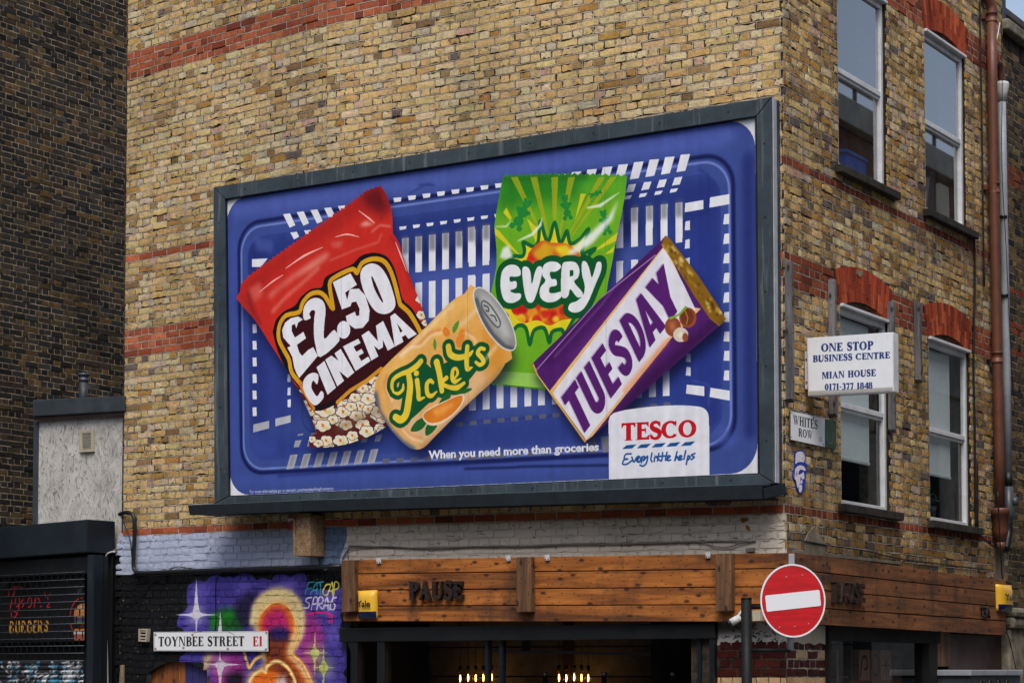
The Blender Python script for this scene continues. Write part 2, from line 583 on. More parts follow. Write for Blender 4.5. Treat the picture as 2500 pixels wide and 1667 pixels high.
def serif(ch, th=0.2, tn=0.065):
    """roman capital with bracket-less serifs"""
    sv = 0.045; so = 0.075
    def stem(x, w=th, top=True, bot=True):
        r = [rect(x, 0, x + w, 1)]
        if bot: r.append(rect(x - so, 0, x + w + so, sv))
        if top: r.append(rect(x - so, 1 - sv, x + w + so, 1))
        return r
    g = []
    c = ch
    if c == 'I': w = th + 2 * so; g = stem(so)
    elif c == 'T':
        w = .78; g = [rect(.39 - th / 2, 0, .39 + th / 2, 1), rect(.39 - th / 2 - so, 0, .39 + th / 2 + so, sv), rect(0, 1 - tn, w, 1),
                      np.array([(0, 1), (0, .74), (.04, .74), (.13, 1 - tn)]), np.array([(w, 1), (w, .74), (w - .04, .74), (w - .13, 1 - tn)])]
    elif c in 'EL':
        w = .74; g = stem(so) + [rect(so, 0, w, tn), np.array([(w, 0), (w + .03, .27), (w - .02, .27), (w - .15, tn)])]
        if c == 'E': g += [rect(so, 1 - tn, w - .03, 1), np.array([(w - .03, 1), (w - .02, .75), (w - .07, .75), (w - .17, 1 - tn)]), rect(so, .49, .55, .49 + tn), rect(.51, .37, .56, .66)]
    elif c == 'H': w = .95; g = stem(so) + stem(w - so - th) + [rect(so, .48, w - so, .48 + tn)]
    elif c == 'N':
        w = .95; g = [rect(so, 0, so + tn, 1), rect(0, 0, 2 * so + tn, sv), rect(w - so - tn, 0, w - so, 1), rect(w - 2 * so - tn, 1 - sv, w, 1), rect(-.02, 1 - sv, .2, 1),
                      np.array([(so - .03, 1), (so + th * 1.0, 1), (w - so, 0), (w - so - th * .5, 0)])]
    elif c == 'M':
        w = 1.15; g = [rect(so, 0, so + tn, 1), rect(0, 0, 2 * so + tn, sv), np.array([(so - .02, 1), (so + th, 1), (w / 2 + .05, .12), (w / 2 - .03, 0)]),
                       np.array([(w / 2 - .03, 0), (w / 2 + .03, .0), (w - so - th + .02, 1), (w - so - th - .06, 1)])] + [rect(w - so - th, 0, w - so, 1), rect(w - 2 * so - th, 0, w, sv), rect(w - so - th, 1 - sv, w, 1), rect(-.02, 1 - sv, .2, 1)]
    elif c == 'A':
        w = .95; g = [vstroke([(.12, 0), (.5, 1)], tn), np.array([(.40, 1), (.52, 1), (.9, 0), (.9 - th * 1.08, 0)]), rect(.25, .3, .7, .3 + tn), rect(0, 0, .24, sv), rect(.6, 0, w, sv)]
    elif c == 'V':
        w = .95; g = [vstroke([(.83, 1), (.47, 0)], tn), np.array([(.05, 1), (.05 + th * 1.08, 1), (.54, 0), (.44, 0)]), rect(-.03, 1 - sv, .34, 1), rect(.7, 1 - sv, w, 1)]
    elif c == 'Y':
        w = .92; g = [rect(.46 - th / 2, 0, .46 + th / 2, .48), rect(.46 - th / 2 - so, 0, .46 + th / 2 + so, sv), np.array([(.03, 1), (.03 + th * 1.1, 1), (.46 + th / 2, .44), (.46 - th / 2, .44)]), vstroke([(.83, 1), (.48, .44)], tn), rect(-.03, 1 - sv, .32, 1), rect(.68, 1 - sv, w + .02, 1)]
    elif c == 'W':
        w = 1.3; g = []
        for x in (0, .42):
            g += [np.array([(x + .04, 1), (x + .04 + th, 1), (x + .47, 0), (x + .38, 0)]), vstroke([(x + .42, 0), (x + .76, 1)], tn)]
        g += [rect(-.03, 1 - sv, .33, 1), rect(1.05, 1 - sv, w + .02, 1)]
    elif c in 'BPRD':
        w = {'B': .78, 'P': .72, 'R': .88, 'D': .92}[c]
        g = stem(so)
        x = so + th / 2
        if c == 'D': g += [vstroke(np.vstack([[(x, .97)], arc(.45, .5, .37, .465, 88, -88, 22), [(x, .03)]]), [tn] * 1 + list(tn + (th * 1.0 - tn) * np.cos(np.radians(np.linspace(88, -88, 22))) ** 2) + [tn])]
        else:
            ym = .5 if c != 'P' else .46
            ry = (1 - ym) / 2
            g += [vstroke(np.vstack([[(x, 1 - tn / 2)], arc(.42, ym + ry, .21, ry - tn / 2, 90, -90, 16), [(x, ym + tn / 2)]]), [tn] + list(tn + (th * .95 - tn) * np.cos(np.radians(np.linspace(90, -90, 16))) ** 2) + [tn])]
            if c == 'B': g += [vstroke(np.vstack([[(x, ym)], arc(.44, ym / 2 + tn / 4, .24, ym / 2 - tn / 4, 90, -90, 16), [(x, tn / 2)]]), [tn] + list(tn + (th * .95 - tn) * np.cos(np.radians(np.linspace(90, -90, 16))) ** 2) + [tn])]
            if c == 'R': g += [np.array([(.4, .5), (.4 + th, .5), (.86, 0), (.86 - th * .95, 0)]), rect(.62, 0, .9, sv)]
    elif c in 'OQ0':
        w = .95 if c == 'O' else .68; g = [arcstroke(w / 2, .5, w / 2 - th / 2.2, .5 - tn / 2, 0, 360, tn, th, 40)]
    elif c == 'C' or c == 'G':
        w = .88; g = [arcstroke(.46, .5, .37, .5 - tn / 2, 42, 318, tn, th, 34), np.array([(.74, .99), (.79, .99), (.79, .66), (.75, .66), (.66, .86)]), np.array([(.74, .12), (.8, .28), (.72, .2)])]
    elif c == 'U':
        w = .93; g = [rect(so, .3, so + th, 1), rect(0, 1 - sv, th + 2 * so, 1), rect(w - so - tn, .3, w - so, 1), rect(w - 2 * so - tn, 1 - sv, w, 1),
                      vstroke(np.vstack([[(so + th / 2, .34)], arc(w / 2, .3, w / 2 - so - th / 2.6, .3 - tn / 2, 180, 360, 18), [(w - so - tn / 2, .34)]]), [th] + list(np.linspace(th, tn, 18)) + [tn])]
    elif c in 'S':
        w = .66; p = cr2([(.56, .80), (.46, .93), (.32, .965), (.16, .9), (.11, .74), (.2, .6), (.34, .52), (.5, .42), (.555, .26), (.47, .09), (.31, .035), (.16, .08), (.07, .22)], 4)
        n = len(p); q = np.linspace(0, 1, n)
        g = [vstroke(p, tn + (th - tn) * np.exp(-((q - .5) / .2) ** 2) + .03), rect(.54, .68, .59, .99), rect(.05, .02, .1, .33)]
    elif c == '1': w = .5; g = [rect(.25 - th / 2, 0, .25 + th / 2, 1), rect(.02, 0, .48, sv), np.array([(.25, 1), (.04, .86), (.04, .82), (.25, .88)])]
    elif c == '7': w = .62; g = [rect(.03, 1 - th * .75, .6, 1), np.array([(.6, 1), (.48, .9), (.16, 0), (.16 + th, 0)])]
    elif c == '3': w = .62; g = [arcstroke(.28, .74, .2, .235, 150, -90, tn, th, 18), arcstroke(.28, .27, .24, .25, 90, -150, tn, th, 18)]
    elif c == '8': w = .64; g = [arcstroke(.32, .74, .19, .235, 0, 360, tn, th * .9, 24), arcstroke(.32, .27, .23, .24, 0, 360, tn, th, 24)]
    elif c == '4': w = .68; g = [rect(.42, 0, .42 + th, 1), rect(0, .24, .68, .24 + tn * 1.3), vstroke([(.03, .27), (.5, .98)], tn)]
    elif c == '-': w = .36; g = [rect(.03, .36, .33, .48)]
    elif c == "'": w = .2; g = [np.array([(.04, 1.12), (.17, 1.12), (.1, .86), (.06, .86)])]
    else: w = .45
    return w, g

def block(ch, t=0.3):
    """heavy condensed sans capital, unit box 0..w x 0..1; list of polygons"""
    w = .62
    g = []
    if ch == 'T': w = .58; g = [rect(0, 1 - t * .8, w, 1), rect(w / 2 - t / 2, 0, w / 2 + t / 2, 1)]
    elif ch == 'I': w = t; g = [rect(0, 0, t, 1)]
    elif ch == 'U': g = [vstroke(np.vstack([[(t / 2, 1)], arc(w / 2, .26, w / 2 - t / 2, .26 - t * .38, 180, 360, 14), [(w - t / 2, 1)]]), [t] + list(np.full(14, t * .92)) + [t])]
    elif ch == 'E': w = .5; g = [rect(0, 0, t, 1), rect(0, 0, w, t * .72), rect(0, 1 - t * .72, w, 1), rect(0, .5 - t * .33, w - .06, .5 + t * .33)]
    elif ch == 'S': g = [vstroke(cr2([(.5, .70), (.49, .80), (.40, .875), (.27, .87), (.155, .79), (.165, .66), (.27, .57), (.38, .48), (.475, .36), (.46, .2), (.34, .125), (.2, .135), (.13, .24), (.125, .32)], 3), t * .92)]
    elif ch == 'D': g = [rect(0, 0, t, 1), vstroke(np.vstack([[(0, 1 - t * .36)], arc(.2, .5, w - .2 - t / 2, .5 - t * .36, 88, -88, 16), [(0, t * .36)]]), t * .8)]
    elif ch == 'A': w = .68; g = [np.array([(0, 0), (t * .98, 0), (w / 2 + .03, .86), (w / 2 + t * .42, 1), (w / 2 - t * .42, 1)]), np.array([(w, 0), (w - t * .98, 0), (w / 2 - .03, .86), (w / 2 - t * .42, 1), (w / 2 + t * .42, 1)]), rect(.18, .17, w - .18, .17 + t * .6)]
    elif ch == 'Y': w = .64; g = [np.array([(0, 1), (t * 1.02, 1), (w / 2 + t / 2, .36), (w / 2 - t / 2, .36)]), np.array([(w, 1), (w - t * 1.02, 1), (w / 2 - t / 2, .36), (w / 2 + t / 2, .36)]), rect(w / 2 - t / 2, 0, w / 2 + t / 2, .45)]
    elif ch == 'C': g = [vstroke(np.vstack([[(w - t / 2, .68)], arc(w / 2, .7, w / 2 - t / 2, .3 - t * .4, 0, 180, 10), arc(w / 2, .3, w / 2 - t / 2, .3 - t * .4, 180, 360, 10), [(w - t / 2, .34)]]), t * .95)]
    elif ch == 'O': g = [vstroke(np.vstack([arc(w / 2, .7, w / 2 - t / 2, .3 - t * .4, 0, 180, 10), arc(w / 2, .3, w / 2 - t / 2, .3 - t * .4, 180, 360, 10), [(w - t / 2, .7)]]), t * .95)]
    elif ch == 'N': w = .68; g = [rect(0, 0, t, 1), rect(w - t, 0, w, 1), np.array([(0, 1), (t, 1), (w, 0), (w - t, 0)])]
    elif ch == 'M': w = .9; g = [rect(0, 0, t, 1), rect(w - t, 0, w, 1), np.array([(0, 1), (t * 1.1, 1), (w / 2 + .08, .2), (w / 2 - .08, .2)]), np.array([(w, 1), (w - t * 1.1, 1), (w / 2 - .08, .2), (w / 2 + .08, .2)])]
    elif ch == 'B': g = [rect(0, 0, t, 1), vstroke(np.vstack([[(0, 1 - t * .36)], arc(.27, .75, w - .3 - t / 2, .25 - t * .36, 90, -90, 10), [(0, .5)]]), t * .72), vstroke(np.vstack([[(0, .5)], arc(.28, .27, w - .28 - t / 2, .27 - t * .36, 90, -90, 10), [(0, t * .36)]]), t * .75)]
    elif ch in 'RP':
        g = [rect(0, 0, t, 1), vstroke(np.vstack([[(0, 1 - t * .36)], arc(.27, .72, w - .29 - t / 2, .28 - t * .36, 90, -90, 10), [(0, .46)]]), t * .74)]
        if ch == 'R': g.append(np.array([(.22, .48), (.22 + t, .48), (w, 0), (w - t * 1.05, 0)]))
    elif ch == 'G': g = block('C', t)[1] + [rect(w - t, .2, w, .5), rect(w * .5, .38, w, .5)]
    return w, g

def set_text(art, text, quad, col, glyph, gap=0.1, alpha=1.0, slant=0.0, clip=None, grow=0.0):
    """lay drawn glyphs side by side into quad (tl, tr, br, bl)"""
    G = [(glyph(c) if c != ' ' else (0.42, [])) for c in text]
    tot = sum(w for w, _ in G) + gap * (len(G) - 1)
    tl, tr, br, bl = [np.asarray(art.map(q), float) for q in quad]
    x = 0.0
    for w, polys in G:
        for p in polys:
            q = np.asarray(p, float)
            X = ((x + q[:, 0] + slant * q[:, 1]) / tot)[:, None]; Y = q[:, 1][:, None]
            W = (bl * (1 - X) + br * X) * (1 - Y) + (tl * (1 - X) + tr * X) * Y
            m = art.mask([W], pre=True)
            if m is not None:
                if clip is not None:
                    m = m[:4] + (m[4] * clip[m[0]:m[1], m[2]:m[3]],)
                art.comp(m, col, alpha)
            if grow:
                sv = art.map; art.map = lambda p: p
                art.line(list(W), grow, col, alpha, clip=clip, closed=True)
                art.map = sv
        x += w + gap

def print_mat(name, art, rough=0.45, bump=0.0, spec=0.4, dirt=0.0, ink=1.0):
    t = NT(name)
    im = t.node('ShaderNodeTexImage', image=art.image(name + '_print'), extension='EXTEND')
    u = t.node('ShaderNodeUVMap', uv_map='UVMap')
    t.link(u.outputs[0], im.inputs[0])
    c = im.outputs[0]
    if ink != 1.0:
        c = t.mix(1.0, c, (ink, ink, ink, 1), 'MULTIPLY')
    if dirt:
        n = t.noise(t.pos(), 9, 6, 0.65)
        c = t.mix(dirt, c, t.ramp(n, [(0.3, (.35, .33, .3, 1)), (0.62, (1, 1, 1, 1))]), 'MULTIPLY')
    t.base(c, rough, 0, spec)
    if bump:
        t.bump(t.noise(t.pos(), 5, 3, 0.5), bump, 0.01)
    return t.m

def print_plane(name, corners, mat, parent=None, sub=1):
    """flat printed sheet; corners tl, tr, br, bl in world space"""
    tl, tr, br, bl = [np.asarray(c, float) for c in corners]
    return mesh(name, [bl, br, tr, tl], [(0, 1, 2, 3)], mat, parent, uv=[(0, 0), (1, 0), (1, 1), (0, 1)])

# ------------------------------------------------------------------ prints laid out on a wall plane
def plane_art(fr, n, quad, ppm, bgc=(255, 255, 255), alpha=1.0, pad=0.0):
    """an Art covering the photo quad (tl, tr, br, bl) on plane n of frame fr; art.map takes photo pixels"""
    sz = np.array([fr.px(u, v, n) for u, v in quad])
    s0, z0 = sz.min(0) - pad; s1, z1 = sz.max(0) + pad
    w = max(int((s1 - s0) * ppm), 8); h = max(int((z1 - z0) * ppm), 8)
    art = Art(w, h, bgc, alpha)
    art.rect = (s0, z0, s1, z1); art.fr = fr; art.n = n; art.sz = sz; art.ppm = ppm
    def f(p):
        s, z = fr.px(p[0], p[1], n)
        return np.array([(s - s0) / (s1 - s0) * w, (z1 - z) / (z1 - z0) * h])
    art.map = f
    return art

def art_sheet(name, art, mat, parent=None, thick=0.0, edge=None):
    s0, z0, s1, z1 = art.rect
    fr = art.fr
    P = [fr.pt(s, z, art.n) for s, z in art.sz[[3, 2, 1, 0]]]
    uv = [((s - s0) / (s1 - s0), (z - z0) / (z1 - z0)) for s, z in art.sz[[3, 2, 1, 0]]]
    return mesh(name, P, [(0, 1, 2, 3)], mat, parent, uv=uv)

BOARD_Q = [(548, 486), (1847, 283.5), (1854, 1156.6), (557, 1212)]
N_POST = 0.10
poster = plane_art(FA, N_POST, [(540, 478), (1856, 274), (1863, 1166), (549, 1222)], 300, (224, 225, 232))
K = 750 / 2352.0
def z1(x, y): return (500 + x * K, 400 + y * K)
def z2(x, y): return (1150 + x * K, 250 + y * K)
def z3(x, y): return (500 + x * K, 750 + y * K)
def z4(x, y): return (1150 + x * K, 750 + y * K)
def Z(f, pts): return [f(*p) for p in pts]
def seg(a, b, n): return [tuple(np.asarray(a) * (1 - t) + np.asarray(b) * t) for t in np.linspace(0, 1, n)]

PH = homography(BOARD_Q, [(0, 0), (2, 0), (2, 1), (0, 1)])          # photo -> 2 x 1 sheet
PHI = homography([(0, 0), (2, 0), (2, 1), (0, 1)], BOARD_Q)
def rr(x0, y0, x1, y1, r, n=8):
    """rounded rectangle on the 2 x 1 sheet, in photo pixels"""
    p = []
    for cx, cy, a in ((x1 - r, y0 + r, -90), (x1 - r, y1 - r, 0), (x0 + r, y1 - r, 90), (x0 + r, y0 + r, 180)):
        for i in range(n + 1):
            w = math.radians(a + 90 * i / n)
            p.append(PHI((cx + r * math.cos(w), cy + r * math.sin(w))))
    return p

WHITE = (206, 207, 217)
def paint_poster(A):
    BL = (62, 80, 148)
    A.fill(rr(0.008, 0.004, 1.995, 0.996, 0.085), BL)
    basket = A.full([rr(0.008, 0.004, 1.995, 0.996, 0.085)])
    # rim shading of the basket as printed
    A.soft([rr(0.03, 0.0, 1.93, 0.07, 0.03)], (84, 100, 180), 10, 0.75, basket)
    A.soft([rr(0.04, 0.925, 1.5, 0.965, 0.015)], (70, 88, 172), 9, 0.6, basket)
    A.soft([rr(0.012, 0.12, 0.05, 0.9, 0.015)], (66, 84, 168), 7, 0.45, basket)
    A.soft([rr(1.955, 0.1, 1.99, 0.9, 0.015)], (34, 44, 110), 9, 0.8, basket)
    A.line(rr(0.062, 0.092, 1.925, 0.925, 0.09), 11, (22, 30, 84), 1.0, blur=2, closed=True)
    A.line(rr(0.073, 0.108, 1.912, 0.912, 0.085), 6, (122, 140, 212), 0.95, blur=1, closed=True)
    A.line(rr(0.10, 0.135, 1.885, 0.885, 0.075), 10, (60, 76, 160), 0.6, blur=5, closed=True)
    inner = A.full([rr(0.1, 0.14, 1.885, 0.885, 0.07)])
    A.soft([rr(0.1, 0.14, 1.885, 0.30, 0.05)], (38, 54, 126), 22, 0.85, inner)
    A.soft([rr(0.1, 0.80, 1.885, 0.885, 0.04)], (46, 62, 138), 14, 0.8, inner)
    A.soft([rr(0.105, 0.16, 0.17, 0.80, 0.03)], (36, 50, 120), 12, 0.8, inner)
    A.soft([rr(1.80, 0.16, 1.88, 0.86, 0.03)], (40, 54, 126), 12, 0.8, inner)
    A.soft([rr(0.42, 0.24, 1.62, 0.30, 0.02)], (26, 36, 94), 14, 0.85, inner)
    A.soft([rr(0.5, 0.32, 1.6, 0.76, 0.03)], (78, 95, 176), 20, 0.75, inner)
    A.soft([rr(0.12, 0.25, 0.33, 0.78, 0.05)], (44, 58, 136), 22, 0.7, inner)
    A.soft([rr(1.66, 0.3, 1.88, 0.8, 0.05)], (42, 58, 140), 22, 0.8, inner)
    A.line(rr(0.33, 0.225, 1.68, 0.80, 0.05), 4, (36, 46, 112), 0.7, blur=2, closed=True)
    A.line(Z(z2, [(1690, 870), (1820, 840), (1820, 560), (1740, 510)]), 4, (34, 46, 112), 0.7, blur=2)
    A.line(Z(z4, [(1690, 560), (1820, 590), (1820, 760)]), 4, (80, 98, 180), 0.6, blur=2)
    A.line(Z(z1, [(1570, 225), (1700, 155), (1760, 165), (1640, 160)]), 5, (40, 55, 130), 0.8, blur=2)
    A.soft([Z(z1, [(380, 560), (520, 590), (520, 680), (390, 670)])], (84, 100, 176), 6, 0.6)
    A.soft([Z(z3, [(350, 940), (480, 1000), (560, 1080), (450, 1180), (350, 1150)])], (66, 84, 168), 12, 0.5)
    A.soft([Z(z4, [(1880, 880), (2040, 1000), (1990, 1080), (1860, 1040)])], (78, 96, 176), 10, 0.6)
    A.line(Z(z3, [(560, 1290), (1200, 1240), (1650, 1225), (2350, 1170)]) + Z(z4, [(500, 1150), (1050, 1115)]), 9, (30, 40, 104), 0.55, blur=3)
    A.line(Z(z3, [(1990, 1235), (2352, 1225)]) + Z(z4, [(400, 1218), (1050, 1208)]), 6, (18, 24, 66), 0.9, blur=2)
    A.line(Z(z2, [(0, 590), (600, 500), (1300, 370), (1900, 290)]), 16, (76, 94, 176), 0.5, blur=4)
    # slots
    W = (232, 233, 240); G = (120, 122, 132)
    def slot(p, c=W, shade=None):
        A.fill(p, c)
        if shade is not None:
            A.fill([p[0], p[1], tuple(np.asarray(p[1]) * .5 + np.asarray(p[2]) * .5), tuple(np.asarray(p[0]) * .5 + np.asarray(p[3]) * .5)], shade, 0.8)
    for i in range(0, 7):
        x = 1510 + i * 102.5; dy = -0.123 * (x - 1510)
        slot(Z(z1, [(x, 572 + dy), (x + 51, 566 + dy), (x + 51, 838 + dy * .85), (x, 843 + dy * .85)]))
        A.soft([Z(z1, [(x, 560 + dy), (x + 51, 556 + dy), (x + 51, 690 + dy), (x, 690 + dy)])], (105, 106, 116), 4, 0.75)
        slot(Z(z1, [(x, 922 + dy * .9), (x + 51, 917 + dy * .9), (x + 51, 1190 + dy * .6), (x, 1195 + dy * .6)]))
    for i in range(-1, 14):
        x = 90 + i * 113.5; dy = -0.118 * (x - 1165)
        if i > 0 and x < 1000: continue
        slot(Z(z2, [(x, 818 + dy), (x + 53, 812 + dy), (x + 53, 1108 + dy * .8), (x, 1114 + dy * .8)]))
        A.soft([Z(z2, [(x, 805 + dy), (x + 53, 800 + dy), (x + 53, 925 + dy), (x, 925 + dy)])], (110, 111, 120), 4, 0.7)
        slot(Z(z2, [(x, 1212 + dy * .8), (x + 53, 1207 + dy * .8), (x + 53, 1480 + dy * .6), (x, 1486 + dy * .6)]))
    for i in range(-12, 14):
        x = 90 + i * 106
        y = 783 - 0.075 * (x - 90)
        slot(Z(z4, [(x, y - 190), (x + 52, y - 194), (x + 52, y - 3), (x, y)]))
        if -3 < i < 14: A.fill(Z(z4, [(x + 5, y + 78 - .02 * x), (x + 60, y + 74 - .02 * x), (x + 60, y + 108 - .02 * x), (x + 5, y + 112 - .02 * x)]), (92, 96, 118))
    for i in range(8):
        x = 1443 + i * 111; y = 262 - i * 15.6
        slot(Z(z1, [(x, y), (x + 63, y - 6), (x + 58, y + 26), (x + 8, y + 34)]))
        x = 1488 + i * 104; y = 482 - i * 13.6
        slot(Z(z1, [(x, y), (x + 57, y - 6), (x + 50, y + 18), (x + 6, y + 26)]))
    for i in range(6):
        x = 598 + i * 105; y = 386 - i * 15.5
        slot(Z(z1, [(x, y), (x + 54, y - 6), (x + 95, y + 84), (x + 52, y + 104)]))
        x = 655 + i * 104; y = 526 - i * 15
        slot(Z(z1, [(x, y), (x + 50, y - 6), (x + 68, y + 32), (x + 28, y + 54)]))
    for i in range(9):
        x = 1605 - i * 119; y = 402 + i * 19
        slot(Z(z2, [(x, y), (x + 73, y - 6), (x + 36, y + 122), (x - 33, y + 134)]))
        if i < 4:
            x2 = 1560 - i * 118; y2 = 577 + i * 18
            slot(Z(z2, [(x2, y2), (x2 + 58, y2 - 7), (x2 + 38, y2 + 52), (x2 - 22, y2 + 62)]))
            slot(Z(z2, [(x2 - 30, y2 + 87), (x2 + 27, y2 + 80), (x2 + 10, y2 + 108), (x2 - 40, y2 + 117)]))
    slot(Z(z2, [(1640, 772), (1778, 748), (1778, 818), (1636, 842)])); slot(Z(z2, [(1830, 728), (1977, 703), (1977, 780), (1825, 807)]))
    for y in (905, 1045, 1187): slot(Z(z2, [(1642, y + 8), (1675, y), (1675, y + 72), (1636, y + 76)]))
    for y in (350, 455): slot(Z(z4, [(1650, y), (1680, y + 4), (1680, y + 70), (1643, y + 66)]))
    for y in (853, 1003, 1152, 1303, 1452): slot(Z(z2, [(1940, y + 5), (1977, y), (1977, y + 78), (1930, y + 82)]))
    for y in (35, 185, 332, 482): slot(Z(z4, [(1940, y + 2), (1978, y), (1978, y + 78), (1933, y + 76)]))
    slot(Z(z4, [(1652, 592), (1785, 605), (1785, 680), (1645, 660)])); slot(Z(z4, [(1834, 615), (1981, 638), (1981, 714), (1826, 686)]))
    slot(Z(z1, [(362, 730), (482, 724), (430, 790), (362, 790)]))
    for y in (130, 257, 385, 512, 637, 765): slot(Z(z3, [(365, y), (395, y), (398, y + 66), (368, y + 68)]))
    for y in (510, 612, 703): slot(Z(z3, [(635, y + 4), (658, y), (657, y + 62), (633, y + 60)]))
    slot(Z(z3, [(372, 896), (492, 868), (492, 926), (370, 958)]), (176, 178, 188)); slot(Z(z3, [(540, 852), (657, 825), (657, 880), (540, 911)]), (186, 188, 198))
    for i in range(7):
        x = 655 + i * 103; y = 1130 - i * 7
        slot(Z(z3, [(x, y), (x + 56, y - 6), (x + 26, y + 102), (x - 31, y + 110)]), (176, 177, 186))
        A.soft([Z(z3, [(x + 10, y), (x + 40, y), (x + 10, y + 90), (x - 20, y + 100)])], (110, 112, 124), 4, 0.6)
        slot(Z(z3, [(x + 37, y - 110), (x + 86, y - 116), (x + 66, y - 62), (x + 25, y - 58)]), (160, 162, 172))
        slot(Z(z3, [(x + 59, y - 161), (x + 101, y - 166), (x + 96, y - 150), (x + 54, y - 146)]), (140, 142, 156))
    for i in range(9):
        x = 1360 + i * 107; y = 1160 - i * 5
        slot(Z(z3, [(x, y), (x + 56, y - 5), (x + 53, y + 30), (x, y + 35)]), (100, 104, 124))
    for i in range(9):
        x = 0 + i * 108; y = 1135 - i * 7
        slot(Z(z4, [(x, y), (x + 56, y - 5), (x + 53, y + 28), (x, y + 32)]), (96, 100, 120))
    slot(Z(z4, [(905, 990), (950, 985), (970, 1110), (900, 1118)]), (112, 114, 126)); slot(Z(z4, [(990, 990), (1060, 985), (1050, 1108), (1010, 1112)]), (124, 126, 138))

    # ---- green sweet bag
    bag = Z(z2, [(245, 572), (590, 546), (900, 552), (1196, 552), (1182, 700), (1150, 870), (1112, 1050), (1085, 1200), (1045, 1400), (1030, 1560)]) + Z(z4, [(900, 200), (640, 560), (565, 624), (380, 605), (150, 578), (240, 470), (300, 330), (290, 60), (150, -100)]) + Z(z2, [(165, 1400), (196, 1250), (194, 1110), (178, 950), (192, 850), (222, 680)])
    A.soft([[(x + 16, y + 18) for x, y in bag]], (14, 20, 60), 14, 0.6, basket)
    zig = [z2(245 + i * 23.8, 570 - (18 if i % 2 else 0) - 26 * math.sin(math.pi * min(i / 40, 1)) * 0.5) for i in range(41)]
    A.fill(zig + bag[3:], (112, 178, 36))
    bm = A.full([zig + bag[3:]])
    A.soft([Z(z2, [(200, 540), (1210, 520), (1190, 640), (1000, 720), (700, 760), (400, 790), (190, 860)])], (38, 128, 36), 20, 0.95, bm)
    A.soft([Z(z2, [(850, 600), (1190, 560), (1170, 690), (800, 730)])], (112, 190, 44), 14, 0.7, bm)
    A.soft([Z(z2, [(240, 560), (900, 540), (900, 590), (240, 620)])], (30, 104, 34), 6, 0.7, bm)
    for i, x in enumerate((330, 480, 640, 770, 1000, 1090)):
        A.fill(Z(z2, [(x - 26, 575), (x + 26, 570), (640 + (x - 640) * .3 + 6, 1020), (640 + (x - 640) * .3 - 8, 1020)]), (176, 176, 30), 0.75, bm)
    for q in ([(270, 805), (312, 885), (300, 905), (246, 845)], [(178, 960), (210, 980), (370, 1165), (350, 1160), (180, 1010)], [(880, 700), (840, 700), (795, 905)], [(1130, 990), (1110, 1060), (910, 1160)], [(1100, 1100), (1085, 1150), (1020, 1165)], [(550, 1000), (500, 1085), (430, 890)]):
        A.fill(Z(z2, q), (224, 214, 40), 0.9, bm)
    for cx, cy, sc, rot in ((385, 865, 1.25, 25), (730, 810, .95, -8), (950, 702, .5, 70), (1028, 925, .95, -12)):
        c, s = math.cos(math.radians(rot)), math.sin(math.radians(rot))
        for dx, dy, r in ((0, -75, 26), (-18, -98, 11), (18, -98, 11), (0, -20, 34), (0, 40, 32), (-34, -30, 14), (34, -30, 14), (-24, 80, 18), (24, 80, 18)):
            A.fill(Z(z2, [(cx + sc * ((dx + r * math.cos(a)) * c - (dy + r * math.sin(a)) * s), cy + sc * ((dx + r * math.cos(a)) * s + (dy + r * math.sin(a)) * c)) for a in np.linspace(0, 6.28, 12)]), (24, 132, 58), 0.85, bm)
    burst = cr2(Z(z2, [(300, 1195), (390, 1180), (410, 1130), (400, 1070), (480, 1105), (515, 1060), (530, 910), (570, 1040), (600, 1050), (640, 920), (675, 1060), (700, 1060), (735, 985), (760, 1080), (830, 1050), (900, 970), (870, 1080), (850, 1160), (950, 1120), (900, 1190)]) + Z(z4, [(1000, -300), (860, -50), (780, 100), (720, 200), (690, 170), (620, 190), (600, 270), (560, 160), (480, 180), (450, 285), (420, 160), (360, 140), (300, 200), (280, 120), (200, -150)]), 4, True)
    A.fill(burst, (232, 214, 36), 1, bm); A.line(burst, 11, (20, 104, 48), 1, closed=True, clip=bm)
    A.line(burst, 5, (20, 104, 48), 1, closed=True, clip=bm)
    core = cr2(Z(z2, [(420, 1215), (450, 1140), (540, 1060), (620, 1075), (730, 1080), (800, 1130), (840, 1200)]) + Z(z4, [(860, 0), (780, 80), (690, 100), (600, 140), (510, 100), (400, 120), (330, 60), (300, -60)]), 4, True)
    A.fill(core, (214, 96, 30), 1, bm); cm = A.full([core]) * bm
    for q, c in (([(420, 1215), (460, 1145), (510, 1215)], (206, 36, 38)), ([(470, 1160), (560, 1070), (640, 1100), (620, 1200), (520, 1210)], (222, 168, 34)), ([(630, 1110), (730, 1085), (780, 1150), (700, 1190)], (236, 214, 40))):
        A.soft([Z(z2, q)], c, 4, 1, cm)
    r5 = random.Random(5)
    for i in range(40):
        x = 330 + r5.random() * 480; y = -30 + r5.random() * 160; r = 18 + r5.random() * 26
        A.soft([Z(z4, [(x + r * math.cos(a), y + r * math.sin(a)) for a in np.linspace(0, 6.28, 9)])], r5.choice([(204, 26, 30), (236, 160, 36), (236, 214, 48), (190, 24, 28), (214, 40, 34)]), 2, .9, cm)
    A.soft([Z(z2, [(220, 1190), (240, 1120), (290, 1090), (320, 1190), (260, 1200)])], (240, 244, 238), 3, 0.95, bm)
    A.soft([Z(z2, [(740, 1165), (760, 1130), (900, 1010), (1050, 880), (1130, 740), (1080, 900), (930, 1080), (790, 1165)])], (244, 248, 240), 4, 0.95, bm)
    A.line(Z(z2, [(890, 808), (990, 790), (1135, 690)]), [4, 10, 2], (236, 246, 226), 0.9, clip=bm, blur=1)
